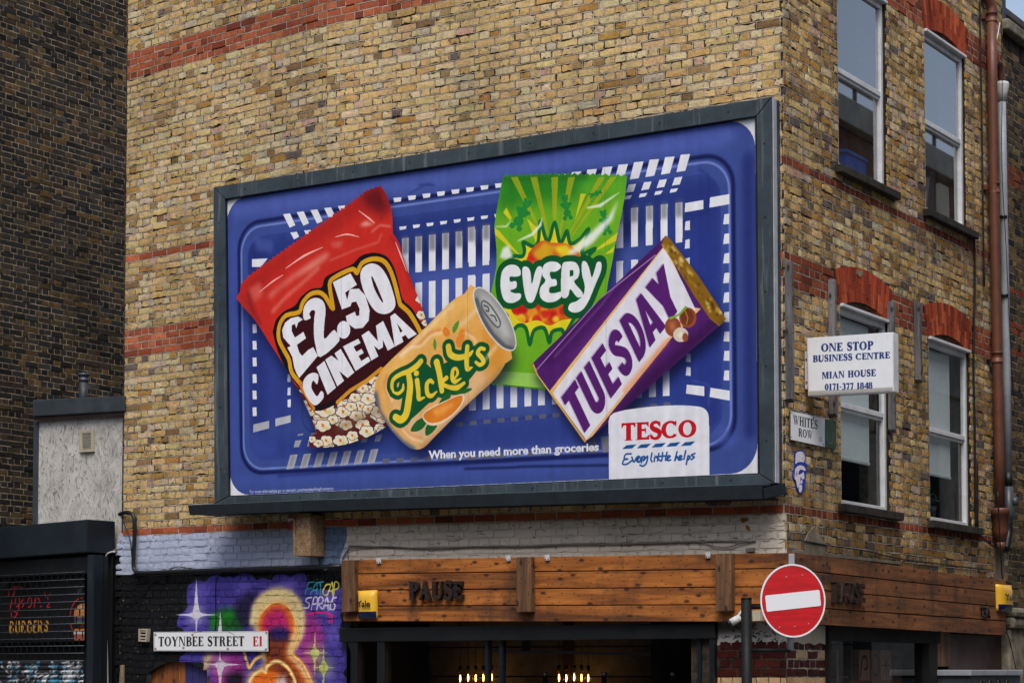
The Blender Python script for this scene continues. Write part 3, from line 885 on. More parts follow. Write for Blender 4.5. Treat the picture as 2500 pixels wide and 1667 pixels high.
    A.line(Z(z2, [(360, 1060), (470, 1010), (530, 940), (545, 885)]), [3, 9, 9, 2], (236, 246, 226), 0.9, clip=bm, blur=1)
    A.line(Z(z2, [(190, 952), (270, 950), (310, 900)]), [3, 6, 2], (216, 236, 196), 0.8, clip=bm, blur=1)
    # EVERY
    cap = [[(380, 1290), (350, 1250), (290, 1245), (240, 1290), (225, 1380), (235, 1470), (265, 1525), (320, 1535), (375, 1505), (380, 1465), (330, 1460), (300, 1440), (345, 1420), (345, 1370), (300, 1372), (298, 1335), (340, 1335), (375, 1325)],
           [(392, 1275), (430, 1260), (455, 1300), (465, 1390), (490, 1300), (515, 1255), (545, 1270), (535, 1350), (500, 1470), (470, 1530), (430, 1520), (405, 1430)],
           [(690, 1260), (660, 1225), (600, 1220), (555, 1250), (545, 1320), (570, 1365), (530, 1420), (530, 1490), (575, 1528), (640, 1525), (690, 1490), (690, 1450), (640, 1460), (600, 1455), (605, 1415), (655, 1400), (650, 1355), (615, 1350), (605, 1300), (650, 1295)],
           [(700, 1240), (730, 1220), (800, 1225), (830, 1280), (820, 1340), (790, 1375), (850, 1450), (850, 1485), (810, 1490), (760, 1430), (745, 1480), (715, 1500), (690, 1470), (690, 1330)],
           [(850, 1225), (880, 1220), (905, 1270), (925, 1340), (950, 1270), (965, 1225), (995, 1225), (995, 1290), (950, 1400), (900, 1520), (850, 1590), (790, 1610), (745, 1585), (760, 1540), (810, 1520), (860, 1470), (870, 1400), (850, 1320)]]
    for g in cap:
        A.line(cr2(Z(z2, g), 4, True), 34, (16, 88, 44), 1, closed=True)
    A.fill(Z(z2, [(250, 1300), (950, 1260), (930, 1400), (800, 1540), (300, 1490)]), (16, 88, 44))
    for g in cap:
        A.fill(cr2(Z(z2, g), 4, True), (236, 238, 240))
    A.fill(Z(z2, [(755, 1285), (785, 1285), (785, 1325), (755, 1335)]), (16, 88, 44))
    for i in range(6):
        y = 496 + i * 17
        A.line(Z(z4, [(180, y), (300, y + 6), (560, y + 22)]), 4, (196, 232, 150), 0.75, clip=bm, blur=1)
    A.line(Z(z4, [(150, 585), (560, 630)]), 9, (150, 214, 60), 0.7, blur=2, clip=bm)

    # ---- red popcorn bag
    top = seg((1345, 168), (1240, 205), 7) + seg((1235, 208), (1150, 275), 7) + seg((1140, 282), (480, 750), 44) + seg((470, 757), (320, 870), 10) + [(285, 920), (265, 975), (245, 1030)]
    top = [(x + (5 if i % 2 else -5), y + (5 if i % 2 else -5)) for i, (x, y) in enumerate(top)]
    red = Z(z1, top) + Z(z1, [(290, 1090), (355, 1160), (405, 1225)]) + Z(z3, [(500, 280), (560, 370), (640, 500), (700, 610), (740, 680), (790, 790), (830, 880), (855, 965), (800, 988), (800, 1060), (835, 1078), (960, 1070), (1100, 1045), (1230, 1000), (1310, 960), (1400, 905), (1700, 400), (1705, 150)]) + Z(z1, [(1680, 1150), (1625, 1000), (1560, 840), (1510, 690), (1490, 610), (1440, 530), (1435, 400), (1425, 330), (1385, 225)])
    A.soft([[(x + 4, y + 22) for x, y in red]], (12, 18, 56), 16, 0.75, basket)
    A.fill(red, (206, 46, 36)); rm = A.full([red])
    A.soft([Z(z1, [(1345, 150), (1180, 230), (1220, 330), (1330, 380), (1440, 360)])], (92, 18, 26), 14, 0.9, rm)
    A.soft([Z(z1, [(1180, 250), (260, 960), (330, 1010), (700, 700), (1230, 330)])], (156, 28, 30), 16, 0.7, rm)
    A.soft([Z(z1, [(250, 1000), (360, 1000), (420, 1240), (300, 1110)])], (168, 40, 42), 8, 0.8, rm)
    A.soft([Z(z1, [(480, 1010), (640, 880), (800, 760), (930, 680), (960, 700), (850, 790), (680, 880), (560, 970), (500, 1030)])], (240, 156, 140), 7, 0.85, rm)
    A.soft([Z(z1, [(1180, 470), (1230, 440), (1300, 462), (1230, 478)])], (244, 186, 172), 4, 0.9, rm)
    A.line(Z(z1, [(1280, 520), (1340, 470), (1420, 480)]), 6, (232, 130, 116), 0.8, blur=2, clip=rm)
    A.line(Z(z1, [(960, 740), (1150, 660), (1330, 600), (1350, 540)]), 6, (226, 110, 96), 0.7, blur=2, clip=rm)
    A.soft([Z(z1, [(330, 960), (420, 900), (450, 1000), (380, 1060)])], (232, 120, 108), 6, .6, rm)
    A.soft([Z(z1, [(960, 600), (1060, 590), (1040, 640), (980, 640)])], (236, 130, 112), 5, .6, rm)
    A.line(Z(z1, [(520, 1130), (620, 1020), (760, 900), (870, 800)]), 12, (236, 140, 124), .6, blur=4, clip=rm)
    A.line(Z(z1, [(1365, 250), (1400, 330), (1350, 420)]), 9, (150, 30, 34), 0.7, blur=3, clip=rm)
    A.line(Z(z1, [(1430, 560), (1480, 640), (1540, 800), (1600, 950)]), 10, (150, 26, 30), 0.6, blur=4, clip=rm)
    A.line(Z(z1, [(330, 980), (350, 1080), (420, 1220)]), 10, (140, 26, 30), 0.6, blur=4, clip=rm)
    # popcorn
    pop = Z(z3, [(690, 590), (740, 640), (830, 790), (1010, 735), (1300, 520), (1420, 420), (1720, 100), (1720, 420), (1440, 930), (1250, 1045), (1000, 1095), (790, 1095), (785, 980), (860, 965)])
    pm = A.full([pop]) * rm
    A.wash(pm, (92, 34, 34))
    r6 = random.Random(3)
    def kernel(cx, cy, sc, mp=z3, cl=None):
        for r_, c in ((1.0, (74, 18, 26)), (0.84, (236, 228, 204)), ):
            for k in range(5):
                a = k * 1.256 + 0.4
                q = [mp(cx + sc * (34 * math.cos(a) + 34 * r_ * math.cos(b) * 1.15), cy + sc * (26 * math.sin(a) + 30 * r_ * math.sin(b))) for b in np.linspace(0, 6.28, 12)]
                A.fill(q, c, 1, cl)
            A.fill([mp(cx + sc * 38 * math.cos(b), cy + sc * 32 * math.sin(b)) for b in np.linspace(0, 6.28, 12)], c, 1, cl)
        A.soft([[mp(cx + sc * (20 + 24 * math.cos(b)), cy + sc * (18 + 12 * math.sin(b))) for b in np.linspace(0, 6.28, 10)]], (222, 196, 110), 2, .8, cl)
        A.fill([mp(cx - 12 * sc, cy - 18 * sc), mp(cx + 12 * sc, cy - 10 * sc), mp(cx + 6 * sc, cy + 14 * sc), mp(cx - 14 * sc, cy + 8 * sc)], (226, 120, 40), 1, cl)
    for i in range(170):
        kernel(720 + r6.random() * 980, -80 + r6.random() * 1160, r6.uniform(.6, .9), cl=pm)
    for cx, cy, sc in ((1160, 830, .8), (1080, 900, .8), (1250, 700, .9), (1330, 600, .8), (1420, 520, .8), (1210, 900, .9), (1330, 800, .9), (930, 1020, .8), (1040, 1020, .9), (1130, 980, .7), (1240, 950, .9), (870, 1040, .6), (1150, 690, .7), (1060, 800, .9), (980, 860, .7), (820, 1010, .5), (1480, 400, .7), (1560, 300, .6), (1640, 200, .7), (1660, 60, .7), (1650, -60, .6), (1690, 120, .5), (740, 760, .5), (780, 860, .4), (1290, 640, .5), (920, 780, 1.25), (905, 905, .95), (1210, 620, .7), (1120, 760, .7)):
        kernel(cx, cy, sc, cl=np.maximum(pm, rm * (1 if cx > 1600 else 0)) if cx > 1600 else (rm if cx in (920, 905) else pm))
    A.soft([Z(z3, [(1000, 900), (1320, 760), (1330, 820), (1010, 960)])], (120, 96, 66), 8, 0.55, pm)
    A.soft([Z(z3, [(690, 600), (760, 720), (850, 960), (800, 960), (720, 760)])], (44, 36, 60), 8, 0.7, rm)
    # label: black, gold, maroon, white lettering
    blk = cr2(Z(z1, [(525, 1265), (545, 1195), (605, 1130), (690, 1085), (735, 1020), (815, 958), (895, 945), (915, 880), (960, 845), (1060, 800), (1135, 765), (1195, 705), (1290, 680), (1385, 705), (1440, 775), (1480, 890), (1515, 1035), (1585, 1105), (1640, 1195), (1668, 1262)]) + Z(z3, [(1560, 290), (1350, 470), (1200, 600), (1010, 738), (835, 792), (745, 650), (640, 505), (560, 340), (522, 200)]), 3, True)
    A.fill(blk, (26, 20, 26), 1, rm)
    mar = cr2(Z(z1, [(585, 1290), (600, 1210), (660, 1160), (730, 1140), (760, 1070), (820, 1010), (880, 1000), (925, 1040), (985, 1120), (965, 1000), (960, 925), (1005, 880), (1125, 825), (1165, 850), (1205, 775), (1290, 740), (1360, 755), (1405, 815), (1440, 910), (1480, 1060), (1500, 1090), (1560, 1150), (1615, 1240), (1635, 1290)]) + Z(z3, [(1500, 320), (1340, 455), (1010, 695), (850, 740), (755, 610), (690, 540), (650, 430), (615, 330), (580, 230)]), 3, True)
    A.fill(mar, (58, 18, 24), 1, rm)
    gold = Z(z1, [(730, 1680), (665, 1595), (645, 1500), (602, 1420), (565, 1335), (572, 1235), (622, 1160), (722, 1135), (748, 1065), (805, 1000), (875, 985), (925, 1020), (982, 1108), (955, 925), (1000, 865), (1130, 805), (1165, 835), (1202, 762), (1285, 728), (1365, 742), (1415, 805), (1452, 905), (1492, 1062), (1505, 1085), (1565, 1140), (1622, 1232), (1652, 1292)])
    A.line(cr2(gold, 3), 14, (222, 164, 34), 1, clip=rm)
    A.line(Z(z3, [(1015, 727), (1110, 640), (1240, 560), (1350, 470)]), 12, (220, 150, 40), 1, clip=rm)
    A.line(Z(z3, [(725, 580), (760, 650), (835, 775)]), 10, (220, 130, 36), 1, clip=rm)
    WL = (236, 236, 242)
    two = [[(760, 1195), (755, 1110), (790, 1050), (850, 1025), (905, 1050), (925, 1120), (915, 1230), (915, 1340), (975, 1280), (1000, 1278), (1030, 1355), (885, 1480), (850, 1400), (835, 1300), (838, 1180), (845, 1130), (820, 1120), (800, 1150), (810, 1180)]]
    A.fill(cr2(Z(z1, two[0]), 3, True), WL)
    A.fill([z1(1063 + 51 * math.cos(a), 1270 + 68 * math.sin(a)) for a in np.linspace(0, 6.28, 24)], WL)
    five = [(980, 905), (1115, 838), (1165, 925), (1075, 985), (1090, 1040), (1110, 960), (1180, 955), (1230, 1010), (1262, 1120), (1255, 1200), (1210, 1255), (1150, 1262), (1090, 1220), (1080, 1165), (1150, 1130), (1160, 1165), (1182, 1160), (1185, 1110), (1160, 1055), (1125, 1060), (1115, 1090), (1050, 1115)]
    A.fill(Z(z1, five), WL)
    A.fill([cr2(Z(z1, [(1190, 850), (1215, 790), (1280, 762), (1345, 790), (1400, 870), (1440, 980), (1460, 1075), (1430, 1130), (1375, 1150), (1310, 1130), (1250, 1050), (1205, 940)]), 4, True),
            cr2(Z(z1, [(1275, 870), (1290, 875), (1340, 990), (1365, 1055), (1350, 1050), (1300, 960)]), 4, True)], WL)
    pound = [(592, 1270), (615, 1215), (660, 1180), (715, 1168), (752, 1190), (715, 1215), (700, 1260), (690, 1225), (665, 1235), (665, 1280), (690, 1330), (755, 1285), (775, 1335), (705, 1385), (722, 1440), (745, 1470), (790, 1425), (830, 1402), (865, 1470), (722, 1640), (700, 1600), (685, 1560), (670, 1478), (632, 1405), (658, 1395), (600, 1330)]
    A.fill(Z(z1, pound), WL)
    for c, q in (('I', [(855, 460), (915, 410), (1005, 615), (940, 670)]), ('N', [(922, 402), (1040, 318), (1145, 498), (1015, 605)]), ('E', [(1058, 300), (1175, 240), (1270, 410), (1155, 488)]),
                 ('M', [(1200, 215), (1365, 105), (1455, 300), (1275, 408)]), ('A', [(1385, 95), (1490, 20), (1625, 205), (1455, 302)])):
        set_text(A, c, [z3(*p) for p in q], WL, lambda ch: block(ch, .27 if ch != 'I' else .3), 0)
    A.fill(cr2(Z(z3, [(870, 520), (835, 500), (785, 520), (752, 570), (755, 630), (790, 700), (830, 745), (862, 745), (905, 700), (910, 660), (890, 640), (862, 680), (840, 660), (815, 610), (830, 560), (860, 590)]), 3, True), WL)

    # ---- drink can
    can = Z(z3, [(2075, -150), (1990, -105), (1915, -65), (1820, 20), (1700, 145), (1500, 330), (1370, 460), (1318, 540), (1300, 620), (1305, 710), (1345, 810), (1420, 930), (1510, 1030), (1580, 1080), (1640, 1086), (1690, 1062), (1760, 990), (1900, 850), (2050, 705), (2190, 580), (2260, 500), (2300, 430), (2345, 330)])
    A.soft([[(x + 14, y + 22) for x, y in can]], (10, 16, 50), 16, 0.75, basket)
    can = cr2(can, 3, True); A.fill(can, (236, 176, 92)); km = A.full([can])
    A.soft([Z(z3, [(2060, -100), (1900, -60), (1330, 540), (1400, 560), (1950, 0), (2120, 0)])], (250, 200, 110), 18, 0.8, km)
    A.soft([Z(z3, [(1400, 640), (1500, 900), (1640, 1060), (1700, 1040), (2250, 480), (2180, 420), (1660, 860)])], (226, 196, 170), 22, 0.8, km)
    A.soft([Z(z3, [(2100, 60), (2290, 300), (2340, 340), (2240, 520), (2180, 560), (2130, 330)])], (224, 150, 50), 16, 0.9, km)
    A.soft([Z(z3, [(1640, 1086), (1760, 990), (2050, 705), (2300, 430), (2310, 520), (1700, 1120)])], (140, 100, 60), 10, 0.7, km)
    A.line(Z(z3, [(1308, 660), (1330, 790), (1420, 935), (1520, 1040), (1600, 1085)]), 14, (60, 84, 130), 0.9, blur=4, clip=km)
    for pth in ([(1480, 350), (1560, 290), (1640, 280), (1720, 200), (1800, 180)], [(1400, 520), (1380, 600), (1420, 700)], [(1980, 180), (2040, 220), (2060, 250)], [(1500, 920), (1560, 980), (1650, 1010)]):
        A.line(cr2(Z(z3, pth), 4), 12, (222, 124, 62), 0.55, blur=3, clip=km)
        A.line(cr2(Z(z3, [(x + 14, y + 16) for x, y in pth]), 4), 9, (255, 226, 180), 0.7, blur=2, clip=km)
    A.fill(cr2(Z(z3, [(1838, 150), (1870, 180), (1872, 220), (1840, 222), (1820, 190)]), 3, True), (234, 130, 40), 1, km)
    A.fill(cr2(Z(z3, [(1960, 170), (1990, 190), (1975, 290), (1940, 305), (1922, 260)]), 3, True), (232, 140, 50), 1, km)
    for q in ([(1945, 100), (1940, 150), (1905, 200), (1898, 150)], [(1757, 238), (1775, 280), (1765, 330), (1748, 290)]):
        A.fill(cr2(Z(z3, q), 3, True), (84, 150, 54), 1, km)
    r7 = random.Random(9)
    for i in range(70):
        x = 1400 + r7.random() * 800; y = 60 + r7.random() * 900
        A.fill([z3(x + 4 * math.cos(a), y + 4 * math.sin(a)) for a in np.linspace(0, 6.28, 7)], (255, 236, 200), .6, km)
    lid = cr2(Z(z4, [(18, -100), (38, -142), (70, -150), (120, -128), (190, -60), (270, 50), (322, 165), (344, 260), (336, 312), (302, 330), (232, 302), (150, 216), (90, 122), (40, 10)]), 4, True)
    A.fill(lid, (150, 150, 146)); lm = A.full([lid])
    A.soft([Z(z4, [(60, -120), (120, -100), (250, 60), (320, 230), (260, 240), (120, 60)])], (206, 206, 202), 8, 0.8, lm)
    A.line(Z(z4, [(40, -60), (90, 90), (170, 215), (260, 300), (320, 318)]), 12, (74, 80, 92), 0.8, blur=2, clip=lm)
    A.line(lid, 4, (226, 226, 226), 0.9, closed=True)
    A.line(cr2(Z(z4, [(80, -30), (100, -48), (150, -10), (215, 90), (222, 140), (195, 150), (140, 90), (90, 20)]), 4, True), 5, (90, 92, 96), .9, closed=True, clip=lm)
    A.line(cr2(Z(z4, [(100, -15), (130, 0), (135, 30), (115, 25)]), 4), 4, (60, 62, 66), .9, clip=lm); A.line(cr2(Z(z4, [(150, 60), (180, 70), (195, 105)]), 4), 4, (60, 62, 66), .9, clip=lm)
    # Tickets
    T_ = {'T': ([(1440, 590), (1455, 540), (1520, 500), (1590, 475), (1650, 430), (1672, 415)], 64), }
    GR = (18, 86, 48); YE = (238, 206, 60)
    ST = [  # (points, widths)
        ([(1445, 650), (1432, 605), (1445, 550), (1500, 512), (1560, 490), (1620, 452), (1655, 412)], [16, 28, 30, 34, 40, 44, 40]),
        ([(1445, 650), (1480, 660), (1515, 630), (1520, 590)], [16, 26, 26, 14]),
        ([(1560, 510), (1572, 600), (1560, 720), (1540, 820), (1500, 860), (1460, 840)], [44, 52, 56, 56, 56, 50]),
        ([(1625, 560), (1635, 640), (1640, 700), (1680, 690)], [40, 38, 36, 14]),
        ([(1618, 505), (1622, 505)], [40, 40]),
        ([(1745, 575), (1725, 560), (1700, 590), (1705, 660), (1735, 678), (1775, 645)], [26, 30, 34, 36, 32, 12]),
        ([(1775, 420), (1795, 500), (1808, 590), (1815, 640)], [50, 46, 42, 38]),
        ([(1850, 540), (1815, 580), (1870, 610), (1930, 615), (1985, 580)], [34, 26, 32, 40, 24]),
        ([(1900, 560), (1935, 510), (1925, 470), (1900, 480), (1895, 540), (1915, 570), (1960, 545)], [12, 22, 22, 28, 36, 34, 12]),
        ([(2010, 300), (2005, 380), (2010, 470), (2045, 460)], [34, 40, 38, 14]),
        ([(1865, 300), (1880, 360), (1940, 385), (2020, 365), (2050, 335)], [44, 48, 44, 36, 16]),
        ([(2140, 320), (2110, 315), (2090, 350), (2120, 385), (2135, 420), (2105, 440), (2075, 420)], [26, 28, 34, 36, 32, 30, 22]),
    ]
    wf = K * 300 / 280.0 * 1.18
    for p, w in ST:
        q = cr2(Z(z3, p), 4) if len(p) > 2 else Z(z3, p)
        ww = np.interp(np.linspace(0, 1, len(q)), np.linspace(0, 1, len(w)), w)
        A.line(q, (ww + 62) * wf, GR, 1, clip=km)
    A.fill(cr2(Z(z3, [(1450, 520), (1560, 470), (1640, 390), (1760, 480), (1850, 420), (1960, 420), (2100, 330), (2160, 380), (2100, 460), (1960, 620), (1760, 700), (1600, 840), (1500, 900), (1440, 840), (1560, 720), (1520, 600)]), 3, True), GR, 1, km)
    for p, w in ST:
        q = cr2(Z(z3, p), 4) if len(p) > 2 else Z(z3, p)
        ww = np.interp(np.linspace(0, 1, len(q)), np.linspace(0, 1, len(w)), w)
        A.line(q, ww * wf, YE, 1, clip=km)
    for q in ([(1575, 945), (1620, 870), (1700, 840), (1690, 900), (1640, 945)], [(1690, 980), (1700, 900), (1780, 900), (1740, 960)], [(1790, 745), (1820, 690), (1880, 640), (1880, 690), (1840, 740)], [(1900, 660), (1960, 630), (2050, 620), (1990, 660)]):
        A.fill(cr2(Z(z3, q), 3, True), (38, 100, 46), 1, km)
    A.fill(cr2(Z(z3, [(1665, 820), (1720, 770), (1830, 720), (1930, 672), (1985, 668), (1975, 740), (1900, 830), (1810, 890), (1730, 905), (1680, 870)]), 3, True), (244, 214, 186), 1, km)
    A.fill(cr2(Z(z3, [(1675, 822), (1725, 780), (1830, 728), (1930, 682), (1972, 680), (1960, 740), (1890, 820), (1805, 872), (1735, 885), (1690, 862)]), 3, True), (228, 130, 40), 1, km)
    A.soft([Z(z3, [(1740, 790), (1900, 720), (1900, 760), (1780, 840)])], (246, 170, 80), 4, .8, km)

    # ---- chocolate bar
    o = [z2(1455, 1060), z2(1490, 1020), z4(1950, 90), z4(1890, 150), z4(885, 1025), z4(868, 1035), z4(490, 500), z4(462, 440), z4(500, 400)]
    A.soft([[(x + 8, y + 22) for x, y in o]], (10, 14, 46), 14, 0.85, basket)
    A.fill(o, (84, 34, 108)); om = A.full([o])
    A.soft([[z4(500, 400), z2(1440, 1060), z2(1440, 1150), z4(600, 480)]], (70, 26, 92), 8, 0.8, om)
    A.soft([[z4(760, 420), z4(1120, -40), z4(1250, -230), z4(1180, -60), z4(820, 400)]], (118, 52, 140), 10, 0.8, om)
    A.soft([[z4(960, 990), z4(1500, 500), z4(1900, 130), z4(1880, 60), z4(1300, 560)]], (52, 18, 66), 10, 0.8, om)
    A.line([z4(500, 480), z4(980, -60), z2(1410, 1170)], 3, (196, 160, 210), 0.8, clip=om)
    A.fill([z4(602, 640), z2(1452, 1130), z2(1490, 1090), z4(1700, 0), z4(1760, 10), z4(1530, 240), z4(930, 985), z4(880, 1020), z4(870, 1000)], (240, 190, 120), 1, om)
    A.fill([z4(625, 655), z2(1478, 1110), z4(1640, -150), z4(1720, 20), z4(1500, 245), z4(905, 985), z4(878, 1010)], (230, 228, 238), 1, om)
    A.soft([[z4(1150, 640), z4(1500, 230), z4(1520, 260), z4(1180, 660)]], (240, 150, 110), 4, .7, om)
    gold2 = [z2(1455, 1090), z2(1490, 1020), z2(1520, 1040), z4(1740, -240), z4(1880, -30), z4(1952, 90), z4(1900, 145), z4(1830, 90), z4(1700, -100), z4(1560, -330)]
    A.fill(gold2, (138, 98, 26)); gm = A.full([gold2])
    r8 = random.Random(4)
    for i in range(60):
        t = r8.random(); w = r8.uniform(-26, 26)
        cx = 1490 + t * 430 + w; cy = -500 + t * 590 - w * .7; l = r8.uniform(10, 45)
        A.soft([[z4(cx, cy), z4(cx + l * .7, cy + l), z4(cx + l * .4 - 9, cy + l + 7), z4(cx - 8, cy + 6)]], r8.choice([(226, 186, 74), (92, 62, 14), (250, 224, 140), (180, 134, 40), (70, 48, 12)]), 2, .85, gm)
    A.line([z4(470, 440), z4(500, 520), z4(868, 1030)], 9, (176, 130, 30), 1, clip=om); A.line([z4(478, 440), z4(510, 520), z4(876, 1024)], 3, (240, 200, 90), .9, clip=om)
    def TU(t, s): return z4(690 + t * 785 + s * 148, 690 - t * 1025 + s * 312)
    for j, (c, t0, t1) in enumerate((('T', 0, .135), ('U', .145, .275), ('E', .295, .405), ('S', .425, .545), ('D', .57, .69), ('A', .675, .835), ('Y', .82, 1.0))):
        for dx, col in ((-10, (196, 176, 222)), (0, (88, 34, 110))):
            s1_ = 1.0 - 0.16 * (1 if c == 'U' else 0) * 0
            q = [TU(t0, 0), TU(t1, 0), TU(t1, 1), TU(t0, 1)]
            q = [(x + dx * .32, y - abs(dx) * .12) for x, y in q]
            set_text(A, c, q, col, lambda ch: block(ch, .25), 0, clip=om)
    for cx, cy, rx, ry, c in ((1545, 150, 62, 74, (146, 74, 44)), (1660, 80, 66, 78, (156, 80, 46)), (1655, 75, 50, 66, (120, 58, 30)), (1605, 210, 58, 56, (222, 206, 190)), (1640, 230, 22, 34, (150, 80, 50))):
        A.fill([z4(cx + rx * math.cos(a), cy + ry * math.sin(a)) for a in np.linspace(0, 6.28, 22)], c)
    A.soft([[z4(1520, 110), z4(1560, 110), z4(1560, 180), z4(1530, 180)]], (206, 130, 90), 4, .8)
    A.line([z4(1640, 30), z4(1660, 80), z4(1650, 130)], 3, (186, 130, 90)); A.fill([z4(1580, 210), z4(1610, 185), z4(1620, 215), z4(1600, 240)], (240, 226, 196))
    A.fill([z4(1510, 80), z4(1590, 50), z4(1640, -10), z4(1660, 0), z4(1600, 60), z4(1530, 95)], (134, 176, 46))

    for q, w in (([(620, 800), (760, 705), (900, 640)], [2, 7, 2]), ([(420, 980), (520, 900), (600, 850)], [2, 5, 2]), ([(1180, 360), (1260, 420), (1300, 455)], [2, 5, 2]), ([(1000, 560), (1090, 540), (1180, 560)], [2, 5, 2]), ([(1460, 600), (1500, 700), (1545, 820)], [2, 5, 2])):
        A.line(cr2(Z(z1, q), 4), np.interp(np.linspace(0, 1, 9), [0, .5, 1], w), (252, 214, 204), .85, clip=rm)
    for q in ([(1900, -20), (1700, 180), (1500, 380)], [(2080, 20), (1960, 140)], [(2230, 300), (2150, 400)]):
        A.line(cr2(Z(z3, q), 4) if len(q) > 2 else Z(z3, q), 10, (255, 240, 206), .6, blur=4, clip=km)
    zg = [(160 + i * 17, 582 + i * 1.9 + (9 if i % 2 else 0)) for i in range(25)]
    A.line(Z(z4, zg), 3, (60, 120, 30), .9)
    A.line([z4(640, 380), z4(1000, -20), z4(1300, -420)], 4, (150, 90, 170), .7, blur=2, clip=om)

    # ---- slogan, small print and logo panel
    sans_in(A, 'When you need more than groceries', [z3(1712, 1096), z4(978, 1034), z4(978, 1118), z3(1712, 1182)], (236, 237, 244), 0.035)
    sans_in(A, 'For more information go to tescoplc.com/needanythingfromtesco', [z3(345, 1398), z3(985, 1372), z3(985, 1404), z3(345, 1432)], (222, 224, 236), 0.01)
    k4 = 450 / 1344.0
    def z5(x, y): return (1350 + x * k4, 980 + y * k4)
    A.fill(Z(z5, [(408, 590), (406, 140), (416, 105), (445, 82)]) + cr2(Z(z5, [(520, 62), (700, 38), (850, 28), (960, 28), (1060, 36), (1105, 52), (1132, 90), (1138, 150)]), 3) + Z(z5, [(1142, 560)]), (228, 228, 236))
    q = [z5(500, 158), z5(1044, 130), z5(1044, 258), z5(500, 286)]
    set_text(A, 'TESCO', q, (196, 24, 34), lambda c: serif(c, .26, .13), 0.02)
    for i in range(5):
        x = 505 + i * 107; y = 346 - i * 5.6
        A.fill(Z(z5, [(x, y), (x + 30, y - 28), (x + 104, y - 34), (x + 72, y - 4)]), (26, 82, 150))
    BLU = (26, 82, 150)
    for p in ([(570, 380), (530, 385), (520, 420), (545, 418), (520, 422), (508, 455), (540, 455), (575, 430)], [(575, 405), (590, 440), (612, 405), (620, 430)], [(612, 425), (632, 405), (618, 400), (610, 430), (630, 440), (645, 405)], [(645, 445), (652, 405), (668, 402), (660, 430), (690, 398), (680, 450), (655, 470), (635, 462)],
              [(722, 375), (714, 420), (722, 438)], [(742, 405), (738, 436)], [(772, 378), (762, 432)], [(800, 372), (790, 432), (752, 402)], [(745, 402), (815, 396)], [(832, 368), (820, 425), (838, 415), (855, 398), (838, 396), (835, 428), (858, 425)],
              [(905, 365), (888, 430), (905, 400), (915, 425)], [(920, 420), (940, 400), (925, 395), (920, 425), (942, 420)], [(968, 358), (955, 420)], [(985, 395), (972, 458), (985, 400), (1000, 405), (985, 425)], [(1035, 378), (1010, 390), (1030, 405), (1008, 422)]):
        A.line(cr2(Z(z5, p), 5) if len(p) > 2 else Z(z5, p), 4.6, BLU)
    for x, y in ((742, 388),):
        A.fill([z5(x + 4 * math.cos(a), y + 4 * math.sin(a)) for a in np.linspace(0, 6.28, 8)], BLU)
    # paper sheets: seams and the faint streaks of rain and paste
    rw_ = np.random.default_rng(12)
    st_ = blurred(rw_.random((1, A.w)).astype(np.float32).repeat(8, 0), 5)[:1]
    st_ = (st_ - st_.mean()) / st_.std()
    A.a[..., :3] *= (1 + .012 * st_)[..., None]
    for x in (0.5, 1.0, 1.5):
        A.line([PHI((x, 0)), PHI((x, 1))], 1.6, (60, 64, 90), 0.28)
    A.grain(1.6)

paint_poster(poster)

# ------------------------------------------------------------------ brick materials
def brick_mat(name, pores=0.5, soot=0.35, bump=0.5, paint=None, streak=0.0):
    t = NT(name); p = t.pos()
    a = t.node('ShaderNodeAttribute', attribute_name='Col')
    c = a.outputs['Color']
    n1 = t.noise(p, 38, 5, 0.65)
    c = t.mix(0.65, c, t.ramp(n1, [(0.28, 0.5), (0.5, 0.94), (0.72, 1.2)]), 'MULTIPLY')
    n2 = t.noise(p, 130, 3, 0.55)
    c = t.mix(t.math('MULTIPLY', t.ramp(n2, [(0.63, 0.0), (0.70, 1.0)]), pores), c, (0.018, 0.016, 0.014, 1))
    n3 = t.noise(p, 11, 6, 0.72)
    c = t.mix(t.math('MULTIPLY', t.ramp(n3, [(0.5, 0.0), (0.68, 1.0)]), soot), c, (0.03, 0.027, 0.023, 1))
    n5 = t.noise(p, 62, 4, 0.6)
    c = t.mix(t.math('MULTIPLY', t.ramp(n5, [(0.60, 0.0), (0.66, 1.0)]), pores * 0.9), c, (0.03, 0.025, 0.02, 1))
    if streak:
        n6 = t.noise(t.mapping(p, (2.6, 2.6, 0.32)), 1.6, 5, 0.65)
        c = t.mix(t.math('MULTIPLY', t.ramp(n6, [(0.48, 0.0), (0.70, 1.0)]), streak), c, (0.03, 0.026, 0.022, 1))
    if paint is not None:
        im = t.node('ShaderNodeTexImage', image=paint, extension='EXTEND')
        u = t.node('ShaderNodeUVMap', uv_map='UVMap'); t.link(u.outputs[0], im.inputs[0])
        flake = t.ramp(t.noise(p, 26, 5, 0.7), [(0.63, 1.0), (0.70, 0.35)])
        pc = t.mix(0.25, im.outputs[0], t.ramp(n3, [(0.35, 0.6), (0.65, 1.05)]), 'MULTIPLY')
        c = t.mix(t.math('MULTIPLY', im.outputs[1], flake), c, pc)
    big = t.noise(p, 0.8, 4, 0.6)
    c = t.mix(1.0, c, t.ramp(big, [(0.30, 0.66), (0.52, 0.98), (0.7, 1.1)]), 'MULTIPLY')
    t.base(c, 0.92 if paint is None else 0.62, 0, 0.12)
    h = t.math('ADD', t.math('MULTIPLY', n1, 1.0), t.math('MULTIPLY', n2, -0.6))
    t.bump(h, bump, 0.006)
    return t.m

